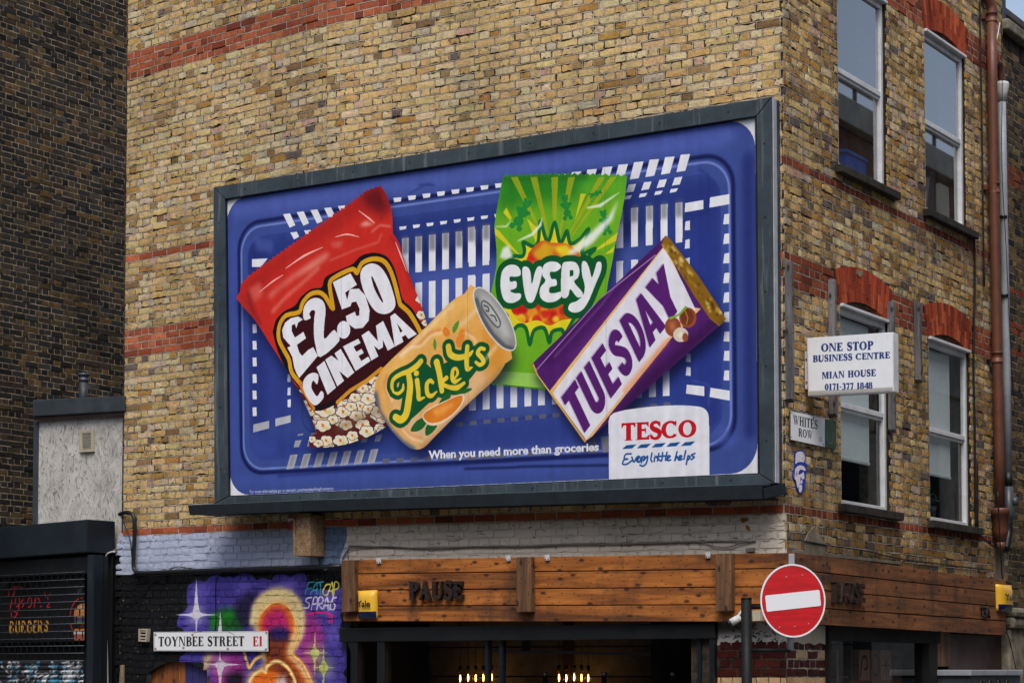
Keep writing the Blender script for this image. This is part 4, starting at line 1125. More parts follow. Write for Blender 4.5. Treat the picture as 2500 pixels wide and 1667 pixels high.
def mortar_mat(name, c, c2, paint=None):
    t = NT(name); p = t.pos()
    n1 = t.noise(p, 9, 6, 0.7)
    col = t.mix(t.ramp(n1, [(0.4, 0.0), (0.62, 1.0)]), c, c2)
    n2 = t.noise(p, 160, 3, 0.6)
    col = t.mix(0.5, col, t.ramp(n2, [(0.3, 0.5), (0.7, 1.15)]), 'MULTIPLY')
    if paint is not None:
        im = t.node('ShaderNodeTexImage', image=paint, extension='EXTEND')
        u = t.node('ShaderNodeUVMap', uv_map='UVMap'); t.link(u.outputs[0], im.inputs[0])
        pc = t.mix(0.3, im.outputs[0], t.ramp(n1, [(0.35, 0.6), (0.65, 1.0)]), 'MULTIPLY')
        col = t.mix(im.outputs[1], col, pc)
    big = t.noise(p, 0.8, 4, 0.6)
    col = t.mix(1.0, col, t.ramp(big, [(0.30, 0.6), (0.52, 0.98), (0.7, 1.1)]), 'MULTIPLY')
    t.base(col, 0.95, 0, 0.08)
    t.bump(n2, 0.4, 0.004)
    return t.m

CH = 0.0755                       # one course
Z0 = 5.162                        # foot of the four-course red band
def zk(k): return Z0 + k * CH
RED_ROWS = set([-26] + [0, 1, 2, 3] + [14] + [41, 42, 43, 44])
K_LOW = -26

# ------------------------------------------------------------------ laying bricks
NP = 14
BF = [(i, (i + 1) % NP, 2 * NP) for i in range(NP)] + [(i, NP + i, NP + (i + 1) % NP, (i + 1) % NP) for i in range(NP)]

def brick_geo(R, fr, rnd, jit, proud, skewed, depth=0.013, chip=0.10, corner=0.006):
    """R (N,4): s0 s1 z0 z1 -> vertices (N, 29, 3), uv (N, 29, 2)"""
    N = len(R)
    s0, s1, za, zb = R.T
    w = s1 - s0; h = zb - za
    r = np.minimum(corner * rnd.uniform(0.5, 2.0, (N, 8)), (np.minimum(w, h) * 0.3)[:, None])
    X = np.zeros((N, NP)); Y = np.zeros((N, NP))
    X[:, 0] = r[:, 0]; X[:, 1] = w * .34; X[:, 2] = w * .67; X[:, 3] = w - r[:, 1]
    Y[:, 4] = r[:, 2]; Y[:, 5] = h * .5; Y[:, 6] = h - r[:, 3]; X[:, 4:7] = w[:, None]
    X[:, 7] = w - r[:, 4]; X[:, 8] = w * .67; X[:, 9] = w * .34; X[:, 10] = r[:, 5]; Y[:, 7:11] = h[:, None]
    Y[:, 11] = h - r[:, 6]; Y[:, 12] = h * .5; Y[:, 13] = r[:, 7]
    cx = (w / 2)[:, None]; cy = (h / 2)[:, None]
    dx = cx - X; dy = cy - Y
    # inward direction: straight in from the nearest side, so that chips bite the edge
    nx = np.zeros(NP); ny = np.zeros(NP)
    ny[0:4] = 1; ny[7:11] = -1; nx[4:7] = -1; nx[11:14] = 1
    nx[[0, 10]] += .7; nx[[3, 7]] -= .7; ny[[4, 13]] += .7; ny[[6, 11]] -= .7
    a = rnd.uniform(0, jit, (N, NP)) + np.where(rnd.random((N, NP)) < chip, rnd.uniform(0.003, 0.014, (N, NP)), 0) * (jit > 0.0015)
    Xj = X + nx * a; Yj = Y + ny * a
    # a slow wander of whole edges
    Yj[:, 0:4] += rnd.normal(0, jit * .4, (N, 1)); Yj[:, 7:11] += rnd.normal(0, jit * .4, (N, 1))
    ins = np.minimum(0.0016, 0.1 * np.minimum(w, h))[:, None]
    Xf = Xj + nx * ins; Yf = Yj + ny * ins
    n0 = rnd.normal(0, proud, (N, 1))
    nf = n0 + rnd.normal(0, 0.0007, (N, NP))
    S = np.concatenate([Xf, Xj, cx], 1) + s0[:, None]
    ZZ = np.concatenate([Yf, Yj, cy], 1) + za[:, None]
    NN = np.concatenate([nf, np.full((N, NP), -depth), n0 + np.abs(rnd.normal(0, 0.0015, (N, 1)))], 1)
    if skewed:
        ZZ = skew(S, ZZ)
    return fr.pt(S, ZZ, NN), np.stack([S, ZZ], -1)

def course_layout(sa, sb, k, phase, rnd, stretch, joint=0.010):
    """positions of bricks in one course: stretchers on odd rows, headers on even ones"""
    L_ = 0.227; H_ = 0.1135
    out = []
    s = sa
    if stretch:
        s = sa - (phase % L_)
        step = L_
    else:
        s = sa - ((phase + 0.057) % H_)
        step = H_
    while s < sb - 0.01:
        e = s + step
        st = rnd.random()
        if stretch and st < 0.07:      # now and then two headers instead
            m = s + step / 2
            out += [(s, m - joint), (m, e - joint)]
        else:
            out.append((s, e - joint))
        s = e
    res = []
    for a, b in out:
        a2, b2 = max(a, sa), min(b, sb)
        if b2 - a2 > 0.022:
            j = rnd.normal(0, 0.002)
            res.append((a2 + (j if a2 > sa + .01 else 0), b2 + (j if b2 < sb - .01 else 0)))
    return res

def cut(iv, holes):
    """subtract intervals"""
    for a, b in holes:
        n = []
        for x, y in iv:
            if b <= x or a >= y:
                n.append((x, y))
            else:
                if a - x > 0.03: n.append((x, a - 0.004))
                if y - b > 0.03: n.append((b + 0.004, y))
        iv = n
    return iv

def wall_rects(sa, sb, k0, k1, rnd, holes=(), drop=None, phase=0.0, flip=0, joint=0.010, ch=CH, z0=Z0):
    """holes: (s0, s1, z0, z1); drop(s, z) -> True to leave a brick out.  Returns rects (N,4) and course numbers"""
    R = []; Kc = []
    for k in range(k0, k1):
        za = z0 + k * ch; zb = za + ch - joint
        hs = [(h[0], h[1]) for h in holes if h[2] < zb - 0.02 and h[3] > za + 0.02]
        for a, b in cut(course_layout(sa, sb, k, phase, rnd, (k + flip) % 2 == 0, joint), hs):
            if drop is not None and drop((a + b) / 2, (za + zb) / 2):
                continue
            R.append((a, b, za + rnd.normal(0, .0012), zb + rnd.normal(0, .0012))); Kc.append(k)
    return np.array(R), np.array(Kc)

PAL_STOCK = lin([(206, 176, 122), (196, 160, 102), (172, 130, 70), (190, 174, 148), (190, 156, 130), (134, 106, 72), (112, 98, 90), (158, 128, 86), (210, 188, 146)])
PAL_RED = lin([(166, 88, 58), (150, 76, 50), (176, 100, 66), (138, 68, 48), (120, 60, 46)])
PAL_DARK = lin([(42, 39, 36), (56, 49, 40), (76, 62, 43), (46, 45, 45), (92, 71, 43), (32, 31, 30), (68, 60, 51), (60, 46, 36)])

def pick(pal, probs, n, rnd, var=0.10):
    i = rnd.choice(len(pal), n, p=np.array(probs) / np.sum(probs))
    c = pal[i] * rnd.normal(1, var, (n, 1)).clip(.6, 1.4)
    return c * rnd.normal(1, 0.03, (n, 3)).clip(.9, 1.1)

def lay(fr, R, cols, mat, parent, single_name, mass_name, budget, jit, proud, rnd, skewed=False, uvf=None, chip=0.10, corner=0.006, depth=0.013):
    """build the bricks that show largest as objects of their own, the rest as one mass"""
    V, UV = brick_geo(R, fr, rnd, jit, proud, skewed, depth=depth, chip=chip, corner=corner)
    C = np.repeat(cols[:, None, :], V.shape[1], 1)
    if uvf is not None:
        UV = uvf(UV)
    P = pix(V[:, -1]); A_ = pix(V[:, 5]) - pix(V[:, 12]); B_ = pix(V[:, 8]) - pix(V[:, 1])
    area = np.abs(A_[:, 0] * B_[:, 1] - A_[:, 1] * B_[:, 0])
    vis = (P[:, 0] > 0) & (P[:, 0] < 2500) & (P[:, 1] > 0) & (P[:, 1] < 1667)
    area = np.where(vis, area, 0)
    order = np.argsort(-area)
    big = [i for i in order[:budget] if area[i] > 0]
    rest = np.setdiff1d(np.arange(len(R)), big)
    for i in big:
        mesh(single_name, V[i], BF, mat, parent, uv=UV[i] if uvf is not None else None, col=C[i])
    if len(rest):
        o = quads_mesh(mass_name, V[rest], V.shape[1], BF, mat, parent, uv=UV[rest], col=C[rest])
        o['kind'] = 'stuff'

def pointing(name, fr, R, Kc, mat, parent, rnd, skewed=False, n=-0.0035, half=0.0036, joint=0.010, uvf=None, wob=0.0012, keep=0.94):
    """raised pointing between the bricks: a bed ribbon under every brick and an upright at its end"""
    N = len(R)
    bed = np.zeros((N, 4, 3)); uv = []
    s0, s1, za, zb = R.T
    zc = za - joint / 2
    j = rnd.normal(0, wob, (N, 2)); hh = half * rnd.uniform(.6, 1.25, (N, 2))
    Sx = np.stack([s0 - joint * .6, s1 + joint * .6, s1 + joint * .6, s0 - joint * .6], 1)
    Zx = np.stack([zc + j[:, 0] - hh[:, 0], zc + j[:, 1] - hh[:, 1], zc + j[:, 1] + hh[:, 1], zc + j[:, 0] + hh[:, 0]], 1)
    sx = s1 + joint / 2
    j2 = rnd.normal(0, wob, (N, 2)); h2 = half * .9 * rnd.uniform(.6, 1.2, (N, 2))
    Sy = np.stack([sx + j2[:, 0] - h2[:, 0], sx + j2[:, 0] + h2[:, 0], sx + j2[:, 1] + h2[:, 1], sx + j2[:, 1] - h2[:, 1]], 1)
    Zy = np.stack([za - .001, za - .001, zb + .001, zb + .001], 1)
    keepm = rnd.random(N) < keep; keepn = rnd.random(N) < keep
    S = np.concatenate([Sx[keepm], Sy[keepn]]); Zz = np.concatenate([Zx[keepm], Zy[keepn]])
    nn = n + rnd.normal(0, 0.0006, (len(S), 1)) + np.zeros((len(S), 4))
    if skewed: Zz = skew(S, Zz)
    V = fr.pt(S, Zz, nn)
    UV = np.stack([S, Zz], -1)
    if uvf is not None: UV = uvf(UV)
    o = quads_mesh(name, V, 4, [(0, 1, 2, 3)], mat, parent, uv=UV)
    o['kind'] = 'stuff'

def backing(name, fr, sa, sb, za, zb, holes, mat, parent, n=-0.0075, skewed=False, uvf=None):
    """the mortar bed behind the bricks, with real openings"""
    xs = sorted(set([sa, sb] + [h[i] for h in holes for i in (0, 1) if sa < h[i] < sb]))
    zs = sorted(set([za, zb] + [h[i] for h in holes for i in (2, 3) if za < h[i] < zb]))
    xs2 = []
    for a, b in zip(xs[:-1], xs[1:]):
        m = max(int((b - a) / .5), 1); xs2 += [a + (b - a) * i / m for i in range(m)]
    xs2.append(xs[-1])
    V = []; Fc = []; idx = {}
    def vid(i, j):
        if (i, j) not in idx:
            idx[(i, j)] = len(V); V.append((xs2[i], zs[j]))
        return idx[(i, j)]
    for i in range(len(xs2) - 1):
        for j in range(len(zs) - 1):
            x = (xs2[i] + xs2[i + 1]) / 2; z = (zs[j] + zs[j + 1]) / 2
            if any(h[0] < x < h[1] and h[2] < z < h[3] for h in holes): continue
            Fc.append((vid(i, j), vid(i + 1, j), vid(i + 1, j + 1), vid(i, j + 1)))
    A_ = np.array(V); Zs = skew(A_[:, 0], A_[:, 1]) if skewed else A_[:, 1]
    uv = np.stack([A_[:, 0], Zs], 1)
    if uvf is not None: uv = uvf(uv)
    return mesh(name, fr.pt(A_[:, 0], Zs, n), Fc, mat, parent, uv=uv)

# ------------------------------------------------------------------ paint on the lower front wall: grey-blue band, black, mural, beige, white pier
PS0, PS1, PZ0, PZ1 = -8.35, 0.05, 1.55, 3.55
PPM = 300
paint = Art(int((PS1 - PS0) * PPM), int((PZ1 - PZ0) * PPM), (20, 21, 24), 0.0)
def paint_map(p):
    s, z = FB.px(p[0], p[1])
    if s > BEND: s, z = FA.px(p[0], p[1])
    return np.array([(s - PS0) * PPM, (PZ1 - z) * PPM])
paint.map = paint_map
def paint_uv(sz):
    o = np.empty_like(sz)
    o[..., 0] = (sz[..., 0] - PS0) / (PS1 - PS0); o[..., 1] = (sz[..., 1] - PZ0) / (PZ1 - PZ0)
    return o
Q = 750 / 2352.0
def y6(x, y): return (250 + x * Q, 1230 + y * Q)

def star(A, cx, cy, up, dn, lf, rt, col, w=0.10, f=y6):
    """four-pointed spray star"""
    def arm(dx, dy, l, ww):
        return [(cx + dy * ww, cy + dx * ww), (cx + dx * l, cy + dy * l), (cx - dy * ww, cy - dx * ww)]
    A.soft([Z(f, [(cx - 70, cy - 70), (cx + 70, cy - 70), (cx + 70, cy + 70), (cx - 70, cy + 70)])], col, 10, 0.35)
    for dx, dy, l in ((0, -1, up), (0, 1, dn), (-1, 0, lf), (1, 0, rt)):
        k = w * l
        p = [(cx - dy * 34, cy + dx * 34), (cx + dx * l * .3 - dy * k * .5, cy + dy * l * .3 + dx * k * .5), (cx + dx * l, cy + dy * l), (cx + dx * l * .3 + dy * k * .5, cy + dy * l * .3 - dx * k * .5), (cx + dy * 34, cy - dx * 34)]
        A.fill(Z(f, p), col)
    A.fill([f(cx + 36 * math.cos(a), cy + 36 * math.sin(a)) for a in np.linspace(0, 6.28, 16)], col)

def paint_wall(A):
    BLK = (23, 24, 27)
    rag = lambda x, a: a * (random.random() - .5)
    # black ground, whole height below the conduit
    A.fill([(240, 1394), (330, 1397), (560, 1391), (855, 1383), (855, 1690), (240, 1690)], BLK)
    # grey-blue band
    top = [(270, 1303), (304, 1300), (420, 1293), (546, 1286), (700, 1276), (845, 1270)]
    A.fill(top + [(848, 1300), (842, 1383), (560, 1391), (330, 1397), (320, 1402), (270, 1402)], (172, 180, 202))
    # deeper slate round end of the band
    A.fill(cr2(Z(y6, [(1655, 140), (1800, 150), (1862, 170), (1872, 240), (1850, 330), (1820, 410), (1815, 470), (1660, 480)]), 3, True), (98, 116, 142))
    # beige white over the cafe fascia
    A.fill([(846, 1272), (860, 1265), (1100, 1254), (1500, 1237), (1924, 1222), (1926, 1380), (846, 1390), (842, 1340), (848, 1300)], (196, 186, 172))
    # the mural
    PUR = (72, 62, 148)
    blob = lambda pts, c, a=1.0: A.fill(cr2(Z(y6, pts), 4, True), c, a)
    blob([(645, 700), (660, 620), (720, 585), (790, 590), (815, 560), (880, 540), (920, 560), (960, 550), (1010, 560), (1060, 530), (1140, 540), (1180, 580), (1230, 560), (1290, 580), (1330, 535), (1400, 535), (1440, 560), (1480, 530), (1540, 530), (1570, 580), (1580, 650), (1700, 640), (1830, 640), (1830, 900), (1800, 980), (1880, 1080), (1890, 1200), (1840, 1290), (1830, 1420), (620, 1420), (600, 1300), (590, 1180), (640, 1120), (620, 960), (570, 930), (590, 850), (650, 790)], PUR)
    blob([(1580, 560), (1820, 480), (1820, 640), (1600, 640)], BLK)
    for cx, cy, r in ((760, 660, 70), (1080, 640, 60), (1420, 620, 60), (1700, 760, 80), (1780, 1000, 70), (700, 880, 60), (1720, 1300, 60)):
        A.soft([[y6(cx + r * math.cos(a), cy + r * math.sin(a)) for a in np.linspace(0, 6.28, 14)]], (104, 90, 184), 9, 0.7)
    A.soft([Z(y6, [(820, 960), (830, 840), (960, 790), (1060, 820), (1090, 960)])], (34, 124, 40), 8, 1)
    A.soft([Z(y6, [(890, 960), (930, 890), (1010, 880), (1050, 960)])], (20, 70, 30), 8, 0.8)
    A.soft([Z(y6, [(1020, 760), (1100, 670), (1210, 680), (1150, 780), (1120, 940), (1060, 950), (1010, 860)])], (34, 28, 56), 10, 0.9)
    A.soft([Z(y6, [(1500, 980), (1560, 820), (1650, 860), (1700, 1000), (1640, 1280), (1560, 1360), (1480, 1200)])], (170, 52, 140), 12, 0.9)
    # glowing figure: cream halo, orange rim, magenta inside
    head = [(1180, 1000), (1150, 900), (1170, 790), (1230, 710), (1330, 670), (1430, 690), (1500, 760), (1530, 870), (1520, 980), (1480, 1060), (1440, 1110), (1460, 1150), (1540, 1230), (1600, 1330), (1640, 1440), (1090, 1440), (1120, 1300), (1240, 1240), (1230, 1120)]
    A.soft([Z(y6, head)], (246, 218, 150), 12, 1); A.line(cr2(Z(y6, head[1:11]), 4), 26, (250, 226, 150), 0.9, blur=6)
    ins = [(1205, 1000), (1190, 920), (1220, 820), (1290, 755), (1360, 745), (1430, 790), (1470, 880), (1465, 980), (1430, 1060), (1400, 1120), (1430, 1170), (1500, 1250), (1570, 1360), (1600, 1440), (1120, 1440), (1160, 1300), (1260, 1240), (1240, 1120)]
    A.soft([Z(y6, ins)], (236, 116, 40), 5, 1)
    A.soft([Z(y6, [(1220, 950), (1240, 850), (1320, 790), (1390, 810), (1430, 900), (1430, 1000), (1240, 1000)])], (198, 44, 110), 8, 1)
    A.soft([Z(y6, [(1270, 1010), (1280, 950), (1360, 930), (1430, 960), (1430, 1050), (1300, 1060)])], (46, 36, 100), 7, 1)
    A.soft([Z(y6, [(1290, 1040), (1420, 1050), (1390, 1160), (1480, 1260), (1560, 1420), (1400, 1420), (1350, 1280), (1260, 1250), (1260, 1120)])], (110, 50, 40), 10, 0.9)
    A.line(cr2(Z(y6, [(1120, 1440), (1140, 1330), (1210, 1270), (1250, 1280), (1260, 1240), (1330, 1200), (1410, 1240), (1470, 1340), (1490, 1440)]), 5), 13, (255, 190, 84), 1, blur=1)
    A.line(cr2(Z(y6, [(1480, 900), (1500, 990), (1470, 1080), (1450, 1140), (1540, 1230), (1620, 1400)]), 5), 11, (255, 160, 60), 1, blur=1)
    A.line(cr2(Z(y6, [(1085, 1130), (1105, 1200), (1125, 1250), (1165, 1190), (1230, 1150)]), 5), 11, (255, 206, 100), 1, blur=1)
    A.line(cr2(Z(y6, [(1120, 1440), (1140, 1330), (1210, 1270), (1250, 1280), (1260, 1240), (1330, 1200), (1410, 1240), (1470, 1340), (1490, 1440)]), 5), 5, (255, 240, 190), 1)
    A.line(cr2(Z(y6, [(1215, 830), (1290, 760), (1370, 750), (1440, 800), (1480, 900), (1500, 990), (1470, 1080), (1450, 1140), (1540, 1230), (1620, 1400)]), 5), 5, (255, 226, 150), .9)
    A.soft([Z(y6, [(840, 1130), (1060, 1130), (1100, 1250), (1060, 1440), (880, 1440), (820, 1240)])], (150, 48, 128), 10, 0.95)
    A.soft([Z(y6, [(940, 1290), (1080, 1270), (1070, 1440), (950, 1440)])], (30, 26, 38), 8, 0.95)
    A.soft([Z(y6, [(750, 1440), (780, 1150), (850, 1130), (800, 1280)])], (236, 200, 130), 8, 0.9)
    A.soft([Z(y6, [(1330, 1330), (1400, 1310), (1420, 1440), (1320, 1440)])], (226, 216, 222), 7, 0.9)
    A.soft([Z(y6, [(1200, 1160), (1240, 1130), (1250, 1180)])], (255, 236, 190), 5, 1)
    star(A, 718, 845, 285, 150, 165, 175, (214, 210, 222))
    A.fill(Z(y6, [(905, 820), (915, 980), (885, 980)]), (214, 210, 222))
    star(A, 900, 1225, 130, 260, 110, 175, (206, 190, 206))
    star(A, 1626, 1135, 170, 190, 108, 108, (206, 206, 130), .09)
    star(A, 1692, 1248, 185, 190, 100, 100, (190, 196, 110), .08)
    # tag: FAT CAP SPRAYS
    TEAL = (52, 150, 176); YEL = (214, 206, 92); WH = (206, 200, 212)
    lines = [([(1552, 692), (1578, 596)], TEAL), ([(1575, 600), (1618, 592)], TEAL), ([(1560, 650), (1600, 640)], TEAL), ([(1592, 690), (1640, 596), (1640, 690)], TEAL), ([(1602, 662), (1642, 654)], TEAL), ([(1668, 690), (1672, 600)], TEAL), ([(1640, 602), (1690, 592)], TEAL),
             ([(1740, 612), (1712, 618), (1690, 660), (1695, 692), (1725, 690)], YEL), ([(1722, 696), (1760, 596), (1762, 696)], YEL), ([(1732, 664), (1766, 660)], YEL), ([(1768, 696), (1780, 596), (1806, 606), (1804, 640), (1776, 652)], YEL),
             ([(1600, 712), (1570, 718), (1558, 742), (1582, 760), (1575, 790), (1538, 792)], WH), ([(1598, 805), (1622, 712), (1648, 722), (1640, 756), (1612, 764)], WH), ([(1642, 808), (1662, 710), (1690, 722), (1680, 756), (1655, 764), (1690, 806)], WH), ([(1690, 808), (1722, 712), (1726, 808)], WH), ([(1698, 776), (1728, 772)], WH), ([(1722, 712), (1745, 756), (1772, 708)], WH), ([(1745, 756), (1738, 808)], WH), ([(1792, 712), (1768, 722), (1764, 750), (1782, 772), (1772, 806), (1746, 802)], WH)]
    for p, c in lines:
        A.line(cr2(Z(y6, p), 4) if len(p) > 2 else Z(y6, p), 4.4, c)
    A.line(cr2(Z(y6, [(1575, 840), (1640, 828), (1720, 832), (1765, 852)]), 4), 6, (206, 40, 110))
    for x in (1738, 1750, 1760):
        A.line(Z(y6, [(x, 850), (x - 2, 900 + (x % 7) * 4)]), 3, (206, 40, 110))
    # white painted top of the corner pier, then bare glazed brick
    A.fill([(1742, 1516), (1935, 1516), (1935, 1560)] + [(1935 - i * 9.6, 1566 + 8 * math.sin(i * 2.1) + 5 * random.random()) for i in range(21)] + [(1742, 1560)], (172, 170, 166))
    for i in range(60):                                   # chips and grime in the white
        x = 1745 + random.random() * 185; y = 1518 + random.random() * 46; r = 1.5 + random.random() * 4
        A.line(cr2([(x, y), (x + random.uniform(-4, 4), y + random.uniform(-3, 3)), (x + random.uniform(-9, 9), y + random.uniform(-5, 5))], 3), random.uniform(1, 4.5), (48, 42, 38), .7)
    A.soft([[(1750, 1516), (1850, 1516), (1840, 1540), (1752, 1546)]], (50, 46, 42), 4, .6)
    # damage in the beige
    for q in ([(1806, 1264), (1826, 1262), (1828, 1270), (1812, 1276)], [(1820, 1280), (1830, 1284), (1832, 1296), (1822, 1292)]):
        A.fill(q, (126, 80, 34), .9)
    for i in range(150):
        x = 860 + random.random() * 1050; y = 1255 + (1 - (x - 860) / 1050) * 20 - 20 + random.random() * 95; r = 1 + random.random() * 3
        A.line(cr2([(x, y), (x + random.uniform(-8, 8), y + random.uniform(-2, 2)), (x + random.uniform(-16, 16), y + random.uniform(-4, 4))], 3), random.uniform(.8, 2.6), (66, 58, 52), .6)
    A.grain(2.5, 4)
paint_wall(paint)
PAINT = paint.image('wall_paint')

# ------------------------------------------------------------------ materials used by the place
brick_mat('stock_brick', 0.85, 0.45, 0.6, streak=0.16)
brick_mat('side_stock_brick', 0.9, 0.65, 0.6, streak=0.7)
brick_mat('red_brick', 0.25, 0.3, 0.25)
brick_mat('painted_brick', 0.4, 0.3, 0.45, PAINT)
brick_mat('sooty_brick', 0.4, 0.75, 0.5)
brick_mat('glazed_brick', 0.1, 0.1, 0.1)
MATS['glazed_brick'].node_tree.nodes['Principled BSDF'].inputs['Roughness'].default_value = 0.25
mortar_mat('dark_mortar', L(74, 66, 56), L(40, 36, 31))
mortar_mat('light_pointing', L(192, 180, 164), L(140, 128, 112))
mortar_mat('painted_mortar', L(74, 66, 56), L(40, 36, 31), PAINT)
mortar_mat('sooty_mortar', L(84, 74, 62), L(40, 37, 33))
mortar_mat('sooty_pointing', L(176, 156, 128), L(96, 84, 70))
def frame_paint():
    t = NT('slate_paint'); p = t.pos()
    n1 = t.noise(p, 4, 5, .62)
    c = t.mix(t.ramp(n1, [(.32, 0.), (.68, 1.)]), L(60, 71, 78), L(44, 54, 60))
    st = t.noise(t.mapping(p, (9, 9, .5)), 2.2, 5, .65)                       # runs of rain and lime
    c = t.mix(t.math('MULTIPLY', t.ramp(st, [(.56, 0.), (.74, 1.)]), .42), c, L(138, 142, 142))
    ch = t.noise(p, 30, 4, .6)                                                # chips down to the wood
    c = t.mix(t.ramp(ch, [(.70, 0.), (.73, 1.)]), c, L(134, 126, 112))
    t.base(c, .62, 0, .2)
    t.bump(t.noise(t.mapping(p, (4, 4, 40)), 3, 4, .6), .25, .004)
frame_paint()
worn('slate_paint_dark', L(32, 39, 45), L(20, 25, 30), 6, 0.6, 0.2, spots=(L(110, 112, 108), 50, 0.71), spec=.2)
worn('alu_grey', L(176, 178, 184), L(150, 152, 158), 8, 0.4, 0.05, spec=0.5)
worn('white_frame', L(220, 221, 224), L(190, 192, 196), 5, 0.4, 0.05, spec=0.5)
worn('black_paint', L(22, 24, 27), L(14, 15, 17), 6, 0.45, 0.12)
worn('black_steel', L(17, 20, 22), L(11, 13, 15), 6, 0.6, 0.1, spots=(L(110, 112, 108), 55, 0.74), spec=.2)
worn('navy_steel', L(26, 34, 42), L(18, 24, 31), 3, 0.35, 0.05)
worn('terracotta_paint', L(108, 64, 46), L(86, 50, 37), 7, 0.5, 0.12, spots=(L(70, 34, 24), 40, 0.68))
worn('grey_plastic', L(158, 163, 172), L(134, 139, 148), 3, 0.35, 0.03)
worn('dark_grey_plastic', L(70, 76, 84), L(52, 57, 64), 4, 0.4, 0.05)
worn('cement', L(136, 126, 110), L(98, 90, 78), 5, 0.95, 0.5, spec=0.1)
worn('cement_pale', L(150, 136, 112), L(112, 100, 80), 6, 0.95, 0.4, spec=0.1)
worn('stone', L(150, 142, 126), L(90, 86, 76), 8, 0.95, 0.6, spec=0.1)
worn('sill_stone', L(66, 62, 56), L(40, 38, 35), 7, 0.9, 0.4, spec=0.15)
worn('lead', L(58, 66, 72), L(40, 46, 50), 5, 0.55, 0.15)
worn('rust_white', L(164, 142, 112), L(128, 98, 66), 16, 0.7, 0.3, spots=(L(92, 48, 20), 95, 0.53))
worn('old_timber', L(96, 94, 96), L(66, 64, 66), 14, 0.85, 0.5)
worn('yellow_plastic', L(226, 178, 54), L(212, 162, 46), 2, 0.35, 0.02)
worn('navy_plastic', L(22, 34, 84), L(18, 28, 72), 2, 0.3, 0.02)
worn('white_plastic', L(206, 206, 206), L(184, 184, 184), 4, 0.4, 0.03)
worn('cream_plastic', L(186, 178, 158), L(160, 152, 134), 4, 0.5, 0.05)
worn('black_cable', L(18, 18, 20), L(12, 12, 13), 4, 0.5, 0.02)
worn('grey_cable', L(120, 118, 112), L(90, 88, 84), 4, 0.6, 0.02)
worn('asphalt', L(70, 70, 72), L(54, 54, 56), 3, 0.9, 0.4)
worn('paving', L(128, 124, 118), L(104, 101, 96), 2, 0.9, 0.3)
worn('kerb_stone', L(136, 134, 130), L(112, 110, 106), 4, 0.85, 0.3)
worn('interior_dark', L(34, 32, 32), L(24, 23, 23), 2, 0.9, 0.0)
worn('interior_wall', L(120, 116, 110), L(104, 100, 94), 1.5, 0.9, 0.0)
worn('interior_black', L(16, 16, 17), L(10, 10, 11), 2, 0.8, 0.0)
worn('blind_fabric', L(226, 228, 228), L(216, 218, 220), 3, 0.8, 0.02)
worn('blue_crate', L(40, 116, 220), L(30, 98, 200), 3, 0.35, 0.02)
worn('paper', L(206, 204, 198), L(190, 188, 182), 5, 0.8, 0.02)
worn('zinc', L(120, 116, 112), L(96, 92, 90), 12, 0.35, 0.05, metal=0.8)
worn('leaf_green', L(58, 92, 62), L(40, 70, 46), 20, 0.6, 0.02)
worn('maroon_panel', L(70, 48, 46), L(58, 38, 36), 2, 0.5, 0.05)
worn('wood_strip', L(176, 122, 66), L(140, 92, 48), 12, 0.7, 0.2)
worn('chrome', L(190, 190, 190), L(150, 150, 150), 5, 0.2, 0.02, metal=1.0)

def glass_mat(name, tint=(0.82, 0.88, 0.88, 1), ior=1.5, extra=0.05):
    t = NT(name); t.n.remove(t.b)
    tr = t.node('ShaderNodeBsdfTransparent'); tr.inputs[0].default_value = tint
    gl = t.node('ShaderNodeBsdfGlossy'); gl.inputs['Roughness'].default_value = 0.015
    fr = t.node('ShaderNodeFresnel')
    bf = t.node('ShaderNodeNewGeometry').outputs['Backfacing']          # a thin sheet: the same reflectance from both sides
    t.link(t.math('ADD', t.math('MULTIPLY', bf, 1.0 / ior - ior), ior), fr.inputs['IOR'])
    f = t.math('ADD', fr.outputs[0], extra)
    mx = t.node('ShaderNodeMixShader'); t.link(f, mx.inputs[0]); t.link(tr.outputs[0], mx.inputs[1]); t.link(gl.outputs[0], mx.inputs[2])
    t.link(mx.outputs[0], t.out.inputs[0])
    return t.m
glass_mat('window_glass', (0.80, 0.86, 0.87, 1), 1.6, 0.32)
glass_mat('clear_window_glass', (0.84, 0.90, 0.91, 1), 1.5, 0.03)
glass_mat('shop_glass', (0.62, 0.63, 0.64, 1), 1.45, 0.06)

